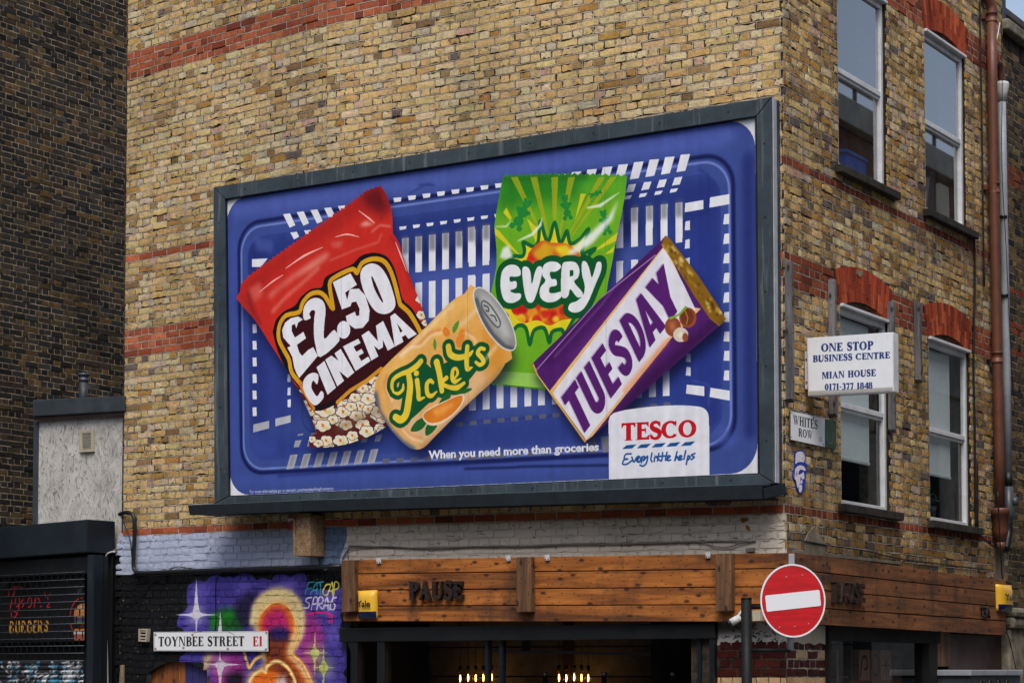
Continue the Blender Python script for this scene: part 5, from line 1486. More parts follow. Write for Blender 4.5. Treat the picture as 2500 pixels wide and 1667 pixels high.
def wood_mat(name, c1, c2, c3, axis, gscale=9, rough=0.6, grime=0.4):
    """boards: grain stretched along the axis, dark knots, water stains"""
    t = NT(name); p = t.pos()
    oi = t.node('ShaderNodeObjectInfo')
    add = t.node('ShaderNodeVectorMath', operation='ADD')
    sc = t.node('ShaderNodeVectorMath', operation='SCALE'); sc.inputs[3].default_value = 37.0
    cmb = t.node('ShaderNodeCombineXYZ'); t.link(oi.outputs['Random'], cmb.inputs[0]); t.link(oi.outputs['Random'], cmb.inputs[2])
    t.link(cmb.outputs[0], sc.inputs[0]); t.link(p, add.inputs[0]); t.link(sc.outputs[0], add.inputs[1]); q = add.outputs[0]
    s = [1.0, 1.0, 1.0]; s[axis] = 0.08
    if axis == 2: s = [1, 1, .08]
    g1 = t.noise(t.mapping(q, tuple(x * gscale * 3 for x in s)), 1.0, 6, 0.65, 0.8)
    g2 = t.noise(t.mapping(q, tuple(x * gscale for x in s)), 0.6, 4, 0.6, 1.5)
    col = t.mix(t.ramp(g1, [(0.34, 0.0), (0.62, 1.0)]), c1, c2)
    col = t.mix(t.ramp(g2, [(0.42, 0.0), (0.66, 0.9)]), col, c3)
    vo = t.node('ShaderNodeTexVoronoi'); vo.inputs['Scale'].default_value = 6.5
    k = [1.0, 1.0, 1.0]; k[axis] = 0.55
    if axis < 2: k[1 - axis] = 0.0
    sep = t.node('ShaderNodeSeparateXYZ'); t.link(q, sep.inputs[0])
    cx = t.node('ShaderNodeCombineXYZ')
    t.link(t.math('MULTIPLY', sep.outputs[axis if axis < 2 else 2], 0.5), cx.inputs[0])
    t.link(sep.outputs[2] if axis < 2 else t.math('ADD', sep.outputs[0], sep.outputs[1]), cx.inputs[1])
    vo.voronoi_dimensions = '2D'
    t.link(cx.outputs[0], vo.inputs['Vector'])
    kn = t.ramp(vo.outputs['Distance'], [(0.05, 1.0), (0.13, 0.0)])
    col = t.mix(t.math('MULTIPLY', kn, 0.9), col, tuple(x * 0.22 for x in c3[:3]) + (1,))
    vo2 = t.node('ShaderNodeTexVoronoi'); vo2.inputs['Scale'].default_value = 15.0
    vo2.voronoi_dimensions = '2D'; t.link(cx.outputs[0], vo2.inputs['Vector'])
    col = t.mix(t.math('MULTIPLY', t.ramp(vo2.outputs['Distance'], [(0.05, 1.0), (0.11, 0.0)]), 0.7), col, tuple(x * 0.18 for x in c3[:3]) + (1,))
    st = t.noise(t.mapping(p, (1.6, 1.6, 0.9)), 1.8, 5, 0.7)
    col = t.mix(t.math('MULTIPLY', t.ramp(st, [(0.5, 0.0), (0.72, 1.0)]), grime), col, (0.02, 0.014, 0.01, 1))
    t.base(col, rough, 0, 0.35)
    t.bump(g1, 0.35, 0.004)
    return t.m
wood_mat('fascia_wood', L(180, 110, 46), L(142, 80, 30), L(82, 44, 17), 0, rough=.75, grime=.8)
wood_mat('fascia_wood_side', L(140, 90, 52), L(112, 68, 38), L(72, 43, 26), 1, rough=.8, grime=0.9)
wood_mat('batten_wood', L(128, 92, 62), L(98, 68, 44), L(66, 46, 30), 2)
wood_mat('weathered_batten', L(122, 120, 122), L(92, 90, 92), L(60, 58, 58), 2)
wood_mat('door_wood', L(170, 104, 52), L(140, 80, 38), L(100, 54, 24), 2)
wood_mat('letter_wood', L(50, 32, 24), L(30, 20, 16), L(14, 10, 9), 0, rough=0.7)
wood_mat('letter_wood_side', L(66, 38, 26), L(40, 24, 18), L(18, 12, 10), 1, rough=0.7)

# ------------------------------------------------------------------ the corner building
bld = thing('corner_building', 'yellow stock brick corner building with red brick bands, carrying the billboard', 'building', (0, 0, 0))
KB0, KB1 = -48, 53
WIN = [(1.175, 2.305, 6.41, 8.235), (3.305, 4.435, 6.40, 8.235), (1.175, 2.305, 3.33, 5.155), (3.335, 4.465, 3.31, 5.145)]
ARCH = [(1.74, 8.235), (3.87, 8.235), (1.74, 5.155), (3.90, 5.145)]

def in_arch(s, z, grow=0.0):
    for cs, z0 in ARCH:
        ds = abs(s - cs)
        if ds < 0.66 and z > z0 - 0.02:
            f = (ds / 0.655) ** 2
            if z < z0 + 0.415 - 0.10 * f + grow and ds < 0.575 + 0.28 * (z - z0):
                return True
    return False

# --- front wall near the corner (A) and beyond the bend (B)
LOWF = 2.80
holesA = [(-6.0, -0.34, 3.80, 6.45), (-4.70, 0.2, 0, LOWF)]
holesB = [(-5.95, -4.5, 3.85, 6.40)]
DA0, DA1, ZS, ZR = FB.px(357, 1632)[0], FB.px(510, 1632)[0], 1.815, .135
def in_door(s, z):
    t = 2 * (s - DA0) / (DA1 - DA0) - 1
    return abs(t) < 1.06 and skew(s, z) < ZS + ZR * (1 - t * t) + .03
def front_cols(R, Kc, rnd):
    n = len(R)
    s = (R[:, 0] + R[:, 1]) / 2; z = (R[:, 2] + R[:, 3]) / 2
    low = np.clip((5.2 - z) / 2.5, 0, 1); patch = fnoise(s * .55 + 30, z * .55 + 30, 3)
    dirt = np.clip((patch - .50) * 2.2, 0, 1) * .8 + low * .55
    base = pick(PAL_STOCK, [.52, .15, .025, .03, .015, .012, .004, .025, .22], n, rnd, .05)
    mid = pick(PAL_STOCK, [.30, .28, .10, .04, .03, .09, .03, .12, .08], n, rnd)
    c = np.where((rnd.random(n) < dirt * .62)[:, None], mid, base)
    c *= (1 - .14 * dirt)[:, None]
    red = np.isin(Kc, list(RED_ROWS))
    c[red] = pick(PAL_RED, [.4, .25, .18, .12, .05], int(red.sum()), rnd, .10)
    return c, red

def side_cols(R, Kc, rnd):
    n = len(R)
    s = (R[:, 0] + R[:, 1]) / 2; z = (R[:, 2] + R[:, 3]) / 2
    patch = fnoise(s * .7 + 11, z * .9 + 5, 8)
    dirt = np.clip((patch - .42) * 2.4, 0, 1) + np.clip((3.5 - z) / .7, 0, .9) + np.clip((s - 4.5) / 1.3, 0, .6)
    for w in WIN:                                  # dark streaks under the sills
        dirt += 0.8 * ((s > w[0] - .15) & (s < w[1] + .25)) * np.clip(1 - (w[2] - z) / .55, 0, 1) * (z < w[2])
    base = pick(PAL_STOCK, [.30, .26, .13, .07, .05, .06, .03, .08, .06], n, rnd)
    mid = pick(PAL_STOCK, [.05, .14, .20, .05, .05, .22, .16, .22, .02], n, rnd)
    c = np.where((rnd.random(n) < dirt * .75)[:, None], mid, base) * 1.12
    c *= (1 - .38 * np.clip(dirt, 0, 1) * rnd.uniform(.4, 1, n))[:, None]
    red = np.isin(Kc, list(RED_ROWS))
    cr = pick(PAL_RED, [.25, .35, .1, .2, .1], int(red.sum()), rnd, .10) * .85
    dd = np.clip(dirt[red], 0, 1)
    c[red] = cr * (1 - .45 * dd)[:, None]
    return c, red

front = backing('front_wall', FA, BEND, 0.0, 1.4, 9.4, [(-4.66, -0.92, 0, 2.6)], 'painted_mortar', bld, skewed=True, uvf=paint_uv)
frontb = backing('front_wall', FB, -8.06, BEND, 1.4, 9.4, [(DA0, DA1, 0, 1.90)], 'painted_mortar', bld, skewed=True, uvf=paint_uv)
side = backing('side_wall', FC, 0.0, 5.62, 2.3, 9.4, WIN + [(a[0] - .5, a[0] + .5, a[1] - .01, a[1] + .06) for a in ARCH], 'dark_mortar', bld)

r1 = np.random.default_rng(11)
budget = {'stock': 300, 'red': 280, 'painted': 300}
for fr, sa, sb, holes, par, ph in ((FA, BEND, -0.004, holesA, front, .05), (FB, -8.03, BEND, holesB, frontb, .0)):
    R, Kc = wall_rects(sa, sb, KB0, KB1, r1, holes, None if fr is FA else in_door, ph)
    c, red = front_cols(R, Kc, r1)
    zsk = skew((R[:, 0] + R[:, 1]) / 2, (R[:, 2] + R[:, 3]) / 2)
    low = Kc < K_LOW
    a_ = fr is FA
    lay(fr, R[~red & ~low], c[~red & ~low], 'stock_brick', par, 'brick', 'brickwork', 130 if a_ else 40, 0.0024, 0.0020, r1, True, uvf=paint_uv, chip=.12)
    lay(fr, R[red], c[red], 'red_brick' , par, 'red_brick', 'red_brickwork', 60 if a_ else 110, 0.001, 0.001, r1, True, uvf=paint_uv, corner=.002)
    if low.any():
        lay(fr, R[low], c[low], 'painted_brick', par, 'painted_brick', 'painted_brickwork', 110 if a_ else 190, 0.0024, 0.002, r1, True, uvf=paint_uv, depth=.012)
    pointing('pointing', fr, R[~low], Kc[~low], 'light_pointing', par, r1, True, n=-.0012, half=.0050)
    if low.any():
        pointing('painted_pointing', fr, R[low], Kc[low], 'painted_mortar', par, r1, True, n=-.0024, half=.0052, uvf=paint_uv, keep=1.0)

# ragged quoin at the far end, low down
Rq = np.array([(-8.14 + r1.uniform(-.03, .05), -8.035, zk(k) + .004, zk(k) + .068) for k in range(-46, -26)])
lay(FB, Rq, np.tile(lin((110, 90, 66)), (len(Rq), 1)), 'painted_brick', frontb, 'quoin_brick', 'quoins', 20, 0.006, 0.006, r1, True, uvf=paint_uv, depth=.05)

# --- side street wall (C)
holesC = [(w[0], w[1], w[2], w[3]) for w in WIN]
R, Kc = wall_rects(0.004, 5.60, -31, KB1, r1, holesC, in_arch, .10, flip=1)
c, red = side_cols(R, Kc, r1)
lay(FC, R[~red], c[~red], 'side_stock_brick', side, 'brick', 'brickwork', 130, 0.0026, 0.0020, r1, chip=.18)
lay(FC, R[red], c[red], 'red_brick', side, 'red_brick', 'red_brickwork', 110, 0.001, 0.001, r1, corner=.002)
pointing('pointing', FC, R, Kc, 'light_pointing', side, r1, n=-.0012, half=.0048)

# --- solid body behind the faces so that no light leaks
fbox('core', FC, 0.5, 5.6, 8.6, 9.4, -0.6, -0.35, 'interior_dark', bld)

# --- segmental arches of gauged brick, one voussoir at a time
r2 = np.random.default_rng(5)
ci = {}
for ai, (cs, z0) in enumerate(ARCH):
    ar = fbox('arch', FC, cs - .56, cs + .56, z0 - .001, z0 + .002, -.11, -.10, 'cement', bld)
    nv = 21
    def P_(t, d):
        """t -1..1 along the arch, d 0 (intrados) .. 1 (extrados)"""
        si = cs + t * (0.565 + .095 * d); zi = z0 + 0.095 * (1 - t * t) + d * (0.32)
        return si, zi
    for i in range(nv):
        ta = -1 + 2 * i / nv + .006; tb = -1 + 2 * (i + 1) / nv - .006
        br = [0, 1]
        j = .33 if i % 2 else .62
        j += r2.normal(0, .06)
        for d0, d1 in ((0, j - .006), (j + .006, 1)):
            q = [P_(ta, d0), P_(tb, d0), P_(tb, d1), P_(ta, d1)]
            nn = .006 + r2.normal(0, .0016)
            o = hexa('voussoir', [FC.pt(s, z, nn) for s, z in q] + [FC.pt(s, z, -.10) for s, z in q], 'red_brick', ar)
            a = o.data.color_attributes.new('Col', 'FLOAT_COLOR', 'POINT')
            col = lin([(170, 76, 48), (150, 64, 42), (182, 92, 58), (128, 56, 40)][r2.choice(4, p=[.4, .3, .17, .13])]) * r2.normal(1, .12)
            for d in a.data: d.color = (col[0], col[1], col[2], 1)
    # cement tympanum between window head and arch
    ts = np.linspace(-1, 1, 17)
    pts = [FC.pt(cs + t * .562, z0 + .094 * (1 - t * t) + .002, -.085) for t in ts]
    prism('tympanum', [FC.pt(cs - .562, z0 - .05, -.085)] + pts + [FC.pt(cs + .562, z0 - .05, -.085)][:], -FC.N * .03, 'cement_pale', ar)

# --- sash windows
def window(i, w, blind=None):
    s0, s1, z0, z1_ = w
    g = .045
    fr = bpy.data.objects.new('window', None); fr.empty_display_size = .1; link_obj(fr, bld)
    f0, f1, z0f, z1f = s0 + .02, s1 - .02, z0 + .02, z1_ - .01
    zm = (z0f + z1f) / 2 + .01
    n1 = -.022
    P = lambda a, b, c, d, n0, nn, nm='frame', m='white_frame': fbox(nm, FC, a, b, c, d, n0, nn, m, fr, .006)
    P(f0, f0 + .034, z0f, z1f, -.075, n1); P(f1 - .05, f1, z0f, z1f, -.075, n1)
    P(f0 + .0345, f1 - .0505, z1f - .055, z1f, -.075, n1 - .001); P(f0 + .0345, f1 - .0505, z0f, z0f + .045, -.075, n1 - .001)
    P(f0 - .02, f1 + .02, z1f + .001, z1f + .03, -.14, n1 + .05, 'drip_head')
    P(f0 + .0345, f1 - .0505, zm - .02, zm + .03, -.07, n1 - .004, 'meeting_rail')
    P(f0 + .0345, f1 - .0505, zm - .048, zm - .021, -.078, n1 - .02, 'lower_sash_rail')
    pane(FC, f0 + .03, f1 - .045, zm + .025, z1f - .05, -.048, 'window_glass' if i < 2 else 'clear_window_glass', fr)
    pane(FC, f0 + .03, f1 - .045, z0f + .04, zm - .044, -.064, 'window_glass' if i < 2 else 'clear_window_glass', fr)
    fbox('sill', FC, s0 - .09, s1 + .17, z0 - .055, z0 + .019, -.12, .075, 'sill_stone', fr, .008)
    # brick reveals
    fbox('reveal', FC, s0 - .02, s0 + .019, z0, z1_, -.3, -.012, 'dark_mortar', fr); fbox('reveal', FC, s1 - .019, s1 + .02, z0, z1_, -.3, -.012, 'dark_mortar', fr)
    if blind:
        b0, b1, zb = blind
        o = fbox('blind', FC, f0 + .04 + b0, f0 + .04 + b1, zb, z1f - .06, -.098, -.092, 'blind_fabric', fr)
        fbox('blind_bar', FC, f0 + .04 + b0, f0 + .04 + b1, zb - .03, zb, -.108, -.082, 'white_plastic', fr, .006)
    # room behind
    fbox('room_back', FC, s0 - .5, s1 + .5, z0 - .4, z1_ + .3, -2.6, -2.55, 'interior_wall', fr)
    fbox('room_ceiling', FC, s0 - .5, s1 + .5, z1_ + .14, z1_ + .2, -2.6, -.35, 'interior_wall', fr)
    fbox('room_floor', FC, s0 - .5, s1 + .5, z0 - .5, z0 - .4, -2.6, -.35, 'interior_dark', fr)
    fbox('room_side', FC, s0 - .55, s0 - .5, z0 - .4, z1_ + .2, -2.6, -.32, 'interior_dark', fr)
    fbox('room_side', FC, s1 + .5, s1 + .55, z0 - .4, z1_ + .2, -2.6, -.32, 'interior_dark', fr)
    fbox('window_board', FC, s0, s1, z0 + .0, z0 + .03, -.45, -.16, 'white_plastic', fr)
    return fr
window(0, WIN[0]); window(1, WIN[1])
window(2, WIN[2], (0.0, .80, 3.80)); window(3, WIN[3], (0.0, .74, 3.83))

# patches of cement on the walls
def patch(name, fr, px, n, mat, par=bld, thick=.012):
    sz = [fr.px(u, v, n) for u, v in px]
    return prism(name, [fr.pt(s, z, n) for s, z in sz], -fr.N * thick, mat, par, .002)
k5 = 300 / 1960.0
R5 = lambda x, y: (1900 + x * k5, 1200 + y * k5)
R3 = lambda x, y: (1900 + x * k5, 580 + y * k5)
patch('cement_patch', FC, [R5(590, 545), R5(640, 650), R5(760, 840), R5(430, 780), R5(480, 660)], .010, 'cement')
patch('cement_patch', FC, [R5(400, 800), R5(780, 850), R5(760, 990), R5(430, 975)], .010, 'cement')
patch('cement_patch', FC, [R3(75, 310), R3(165, 345), R3(150, 420), R3(120, 480), R3(90, 470)], .010, 'cement_pale')
patch('cement_patch', FC, [R3(1255, 515), R3(1360, 530), R3(1350, 590), R3(1310, 640), R3(1260, 580)], .012, 'cement_pale')
patch('render_strip', FC, [R5(250, 925), R5(1000, 1000), R5(1960, 1110), R5(1960, 1160), R5(250, 975)], .012, 'cement')

# ------------------------------------------------------------------ billboard
bb = thing('billboard', 'large billboard in a dark slate timber frame with a blue shopping basket poster', 'billboard', FA.pt(-3.1, 3.45, 0.1))
NB = 0.14
OUT = [(520.7, 457.0), (1884.0, 236.5), (1890.5, 1180.0), (523.0, 1230.0)]
INN = [(548.0, 486.0), (1847.0, 283.5), (1854.0, 1156.6), (556.0, 1212.0)]
def fp(p, n): return FA.pt(*FA.px(p[0], p[1], n), n)
for i, nm in enumerate(('frame_rail', 'frame_stile', 'frame_rail', 'frame_stile')):
    j = (i + 1) % 4
    q = [OUT[i], OUT[j], INN[j], INN[i]]
    a = [fp(p, NB + (.002 if i % 2 else 0)) for p in q]
    dirv = (a[1] - a[0]) / np.linalg.norm(a[1] - a[0])
    a[0] = a[0] + dirv * .004; a[3] = a[3] + dirv * .004; a[1] = a[1] - dirv * .004; a[2] = a[2] - dirv * .004
    hexa(nm, a + [p - FA.N * .13 for p in a], 'slate_paint', bb, .006)
    for k in range(9 if i % 2 == 0 else 5):
        m = (k + .5) / (9 if i % 2 == 0 else 5)
        c = (a[0] * (1 - m) + a[1] * m) * .5 + (a[3] * (1 - m) + a[2] * m) * .5
        tube('screw', [c - FA.N * .002, c + FA.N * .0025], .008, 'black_steel', bb, 8)
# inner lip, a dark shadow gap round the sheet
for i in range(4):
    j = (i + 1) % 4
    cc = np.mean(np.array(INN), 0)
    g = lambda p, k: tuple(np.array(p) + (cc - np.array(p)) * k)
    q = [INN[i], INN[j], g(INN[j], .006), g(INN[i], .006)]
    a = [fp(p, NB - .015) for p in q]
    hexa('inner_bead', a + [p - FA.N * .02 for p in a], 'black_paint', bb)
print_mat('poster_print', poster, 0.5, 0.35, 0.08, 0.16, 0.90)
psh = art_sheet('poster', poster, 'poster_print', bb)
psh['label'] = 'printed poster of a blue basket holding popcorn, can, sweets and chocolate bar'
# flank of the frame towards the corner: aluminium and dark strips
e0 = FA.px(1884.5, 238, NB)[0]; e1 = FA.px(1891, 1180, NB)[0]
zt = FA.px(1884, 240, NB)[1]; zb = FA.px(1890, 1178, NB)[1]
for nm, n0, n1, mt in (('edge_strip', .105, .138, 'alu_grey'), ('edge_strip', .07, .104, 'alu_grey'), ('edge_strip', .012, .069, 'slate_paint')):
    hexa(nm, [FA.pt(e0 + .002, zt, n1), FA.pt(e0 + .012, zt, n1), FA.pt(e1 + .012, zb, n1), FA.pt(e1 + .002, zb, n1)] + [FA.pt(e0 + .002, zt, n0), FA.pt(e0 + .012, zt, n0), FA.pt(e1 + .012, zb, n0), FA.pt(e1 + .002, zb, n0)], mt, bb, .002)
# sloping ledge under the frame, in two lengths, and its return at the corner
NL = 0.32
def lp(p, n=NL): return FA.pt(*FA.px(p[0], p[1], n), n)
for q in ([(459, 1233.5), (738.5, 1221.5), (739, 1248), (463, 1257)], [(739.5, 1221.3), (1858, 1182), (1861, 1217), (740, 1248)]):
    a = [lp(p) for p in q]
    hexa('ledge_board', a + [p - FA.N * .028 for p in a], 'slate_paint_dark', bb, .003)
    t = [a[0] + FA.N * -.002, a[1] + FA.N * -.002]
    up = [p - FA.N * (NL - NB + .0) + UP * .02 for p in t]
    hexa('ledge_top', [t[0] + UP * .003, t[1] + UP * .003, up[1] + UP * .003, up[0] + UP * .003] + [t[0] - UP * .016, t[1] - UP * .016, up[1] - UP * .016, up[0] - UP * .016], 'slate_paint', bb, .002)
    bt = [a[3] - FA.N * .03 + UP * .01, a[2] - FA.N * .03 + UP * .01]
    bk = [p - FA.N * (NL - .03) for p in bt]
    hexa('ledge_soffit', bt + bk[::-1] + [p + UP * .012 for p in bt + bk[::-1]], 'slate_paint_dark', bb)
ra = [lp((1864, 1191)), FA.pt(*FA.px(1917, 1178, .03), .03), FA.pt(*FA.px(1921.5, 1205, .03), .03), lp((1867, 1217.5))]
hexa('ledge_return', ra + [p + np.array([-.02, .018, 0]) for p in ra], 'slate_paint_dark', bb, .003)
# strips of old hoarding behind, at the corner
for nm, px0, px1, v0, v1, mt in (('white_strip', 1892.5, 1896.5, 800, 1180, 'white_plastic'), ('timber_strip', 1897.5, 1901.5, 610, 1180, 'wood_strip')):
    s0_, s1_ = FA.px(px0, v1, .03)[0], FA.px(px1, v1, .03)[0]
    fbox(nm, FA, s0_, s1_, FA.px(px0, v1, .03)[1], FA.px(px0, v0, .03)[1], .004, .035, mt, bb, .002)
# fixing hooks over the top rail
for u, v in ((757, 408), (745, 427), (1193, 343), (1505, 290), (1625, 272), (1122, 352)):
    P = fp((u, v), .03)
    tube('hook', smoothpath([P + np.array([-.03, .02, .03]), P + np.array([-.01, -.02, .035]), P + np.array([.03, -.07, -.02])], 4), .006, 'black_steel', bb, 6)
# rusty channel bracket under the ledge
br = thing('steel_bracket', 'rust-streaked white steel bracket hanging under the billboard ledge', 'bracket', FB.pt(*FB.px(740, 1356), 0))
q = [(718, 1258), (756.5, 1256), (757, 1356), (719, 1357)]
a = [FB.pt(*FB.px(u, v, .21), .21) for u, v in q]
hexa('channel', a + [p - FB.N * .20 for p in a], 'rust_white', br, .006)
q2 = [(717, 1258), (720, 1258), (721, 1357), (718, 1357)]
hexa('flange', [p + FB.N * .012 + FB.T * -.004 for p in a[:1]] + [a[0] + FB.N * .012 + FB.T * .02, a[3] + FB.N * .012 + FB.T * .02, a[3] + FB.N * .012 - FB.T * .004] + [a[0] + FB.N * .001 - FB.T * .004, a[0] + FB.N * .001 + FB.T * .02, a[3] + FB.N * .001 + FB.T * .02, a[3] + FB.N * .001 - FB.T * .004], 'rust_white', br, .001)
# torn sticker beside it
st = plane_art(FB, .012, [(702, 1266), (722, 1263), (722, 1292), (703, 1293)], 700, (176, 38, 44))
st.fill([(702, 1264), (716, 1262), (718, 1268), (703, 1274)], (206, 206, 206)); st.line([(708, 1278), (716, 1272), (716, 1284)], 5, (40, 90, 150)); st.line([(712, 1284), (720, 1280)], 3, (216, 186, 60))
print_mat('torn_sticker_print', st); tag(art_sheet('sticker', st, 'torn_sticker_print'), 'small torn red and blue sticker beside the rusty bracket', 'sticker')

# ------------------------------------------------------------------ timber fascias over the cafe
NF = 0.12
def planks(name, label, fr, left, right, lu, ru, wood, back_s, seams, group=None):
    """left / right: plank boundary rows (photo v) at columns lu and ru"""
    t = thing(name, label, 'fascia', fr.pt(*fr.px(lu, left[-1], NF), NF))
    for i in range(len(left) - 1):
        us = [lu] + list(seams[i % len(seams)]) + [ru]
        for a_, b_ in zip(us[:-1], us[1:]):
            f = lambda u, k, d=0: (left[k] + (right[k] - left[k]) * (u - lu) / (ru - lu)) + d
            q = [(a_ + .3, f(a_, i, 1.2)), (b_ - .3, f(b_, i, 1.2)), (b_ - .3, f(b_, i + 1, -1.2)), (a_ + .3, f(a_, i + 1, -1.2))]
            nn = NF + random.uniform(-.006, .004)
            pxslab('plank', fr, q, nn - .03, nn, wood, t, .0035)
    bq = [(lu + 1, left[0] + 3), (ru - 1, right[0] + 3), (ru - 1, right[-1] - 3), (lu + 1, left[-1] - 3)]
    pxslab('backboard', fr, bq, .004, NF - .045, 'interior_black', t)
    q = [(lu, left[-1] - 4), (ru, right[-1] - 4), (ru, right[-1] + .5), (lu, left[-1] + .5)]
    return t
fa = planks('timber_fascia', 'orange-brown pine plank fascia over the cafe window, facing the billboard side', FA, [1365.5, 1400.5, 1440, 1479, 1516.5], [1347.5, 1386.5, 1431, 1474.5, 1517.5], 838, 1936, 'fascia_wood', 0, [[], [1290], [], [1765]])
for q in ([(833, 1367), (864, 1366), (865, 1492), (834, 1494)], [(1260, 1359.5), (1296, 1358.5), (1297, 1492.5), (1261, 1493.5)], [(1746, 1350.5), (1785, 1349.5), (1786, 1490.5), (1747, 1491.5)]):
    pxslab('batten', FA, q, NF + .006, NF + .075, 'batten_wood', fa, .005)
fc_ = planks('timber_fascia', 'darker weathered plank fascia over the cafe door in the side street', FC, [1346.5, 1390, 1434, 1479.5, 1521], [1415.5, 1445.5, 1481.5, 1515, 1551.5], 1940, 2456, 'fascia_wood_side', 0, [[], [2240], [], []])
# metal corner strip
pxslab('corner_strip', FA, [(1925, 1351), (1938, 1351), (1939, 1518), (1926, 1518)], NF - .01, NF + .012, 'alu_grey', fa, .003)
# small white clips on the top edge
for u, v in ((923.6, 1368), (1239.7, 1362), (1335, 1360.5), (1727.6, 1354.5)):
    cl = thing('cable_clip', 'small white metal clip on the top edge of the plank fascia', 'clip', FA.pt(*FA.px(u, v + 7, NF), NF), 'white clips along the fascia')
    pxslab('plate', FA, [(u - 5.5, v - 7), (u + 5.5, v - 7.6), (u + 5.5, v + 7), (u - 5, v + 7.5)], NF + .006, NF + .022, 'white_plastic', cl, .003)
    for d in (-3, 3):
        pxslab('slot', FA, [(u + d - 1, v + 2.5), (u + d + 1, v + 2.5), (u + d + 1, v + 6), (u + d - 1, v + 6)], NF + .0235, NF + .025, 'interior_black', cl)

# PAUSE in carved letters, on both fascias
def carved(label, fr, quad, mat, depth):
    t = thing('letter_sign', label, 'sign', fr.pt(*fr.px(*quad[3], NF), NF))
    G = [serif(ch, .30, .17) for ch in 'PAUSE']
    gap = .07; tot = sum(w for w, _ in G) + gap * 4
    tl, tr, br_, bl = [np.array(q, float) for q in quad]
    x = 0
    for ch, (w, polys) in zip('PAUSE', G):
        bm = bmesh.new()
        for j, p in enumerate(polys):
            p = np.asarray(p); X = ((x + p[:, 0]) / tot)[:, None]; Y = p[:, 1][:, None]
            U = (bl * (1 - X) + br_ * X) * (1 - Y) + (tl * (1 - X) + tr * X) * Y
            n1 = NF + depth + .0006 * j
            front_ = [fr.pt(*fr.px(u, v, n1), n1) for u, v in U]
            vs = [bm.verts.new(q) for q in front_]; vb = [bm.verts.new(q - fr.N * (depth - .004)) for q in front_]
            n = len(vs)
            try:
                bm.faces.new(vs); bm.faces.new(vb[::-1])
                for i in range(n): bm.faces.new((vs[i], vb[i], vb[(i + 1) % n], vs[(i + 1) % n]))
            except ValueError:
                pass
        bmesh.ops.recalc_face_normals(bm, faces=bm.faces)
        me = bpy.data.meshes.new('letter'); bm.to_mesh(me); bm.free(); me.materials.append(MATS[mat])
        link_obj(bpy.data.objects.new('letter', me), t)
        x += w + gap
    return t
carved('dark carved wooden letters reading PAUSE on the orange-brown fascia', FA, [(997, 1419), (1127, 1417.5), (1127, 1462), (997, 1464)], 'letter_wood', .05)
carved('charred wooden letters reading PAUSE on the side street fascia', FC, [(2040, 1419), (2113, 1425), (2113, 1471), (2040, 1469)], 'letter_wood_side', .05)
# street number
num = plane_art(FC, NF + .008, [(2390, 1476), (2422, 1479), (2422, 1512), (2390, 1508)], 600, (0, 0, 0), 0.0)
def digit_sign():
    t = thing('house_number', 'thin black number 13A on the side street fascia', 'number', FC.pt(*FC.px(2405, 1505, NF), NF))
    k8 = 750 / 2275.0
    f = lambda x, y: (1750 + x * k8, 1150 + y * k8)
    S = {'1': [[(1955, 1005), (1967, 998), (1960, 1075)], [(1952, 1012), (1968, 1000)]], '3': [[(1975, 1012), (1990, 1006), (1994, 1022), (1982, 1038), (1996, 1050), (1992, 1072), (1974, 1076)]], 'A': [[(1996, 1084), (2012, 1018), (2022, 1086)], [(2002, 1060), (2020, 1062)]]}
    for ch, ls in S.items():
        for l in ls:
            P = [FC.pt(*FC.px(*f(*p), NF + .012), NF + .012) for p in l]
            tube('numeral', smoothpath(P, 4) if len(P) > 3 else P, .009, 'black_paint', t, 6)
digit_sign()

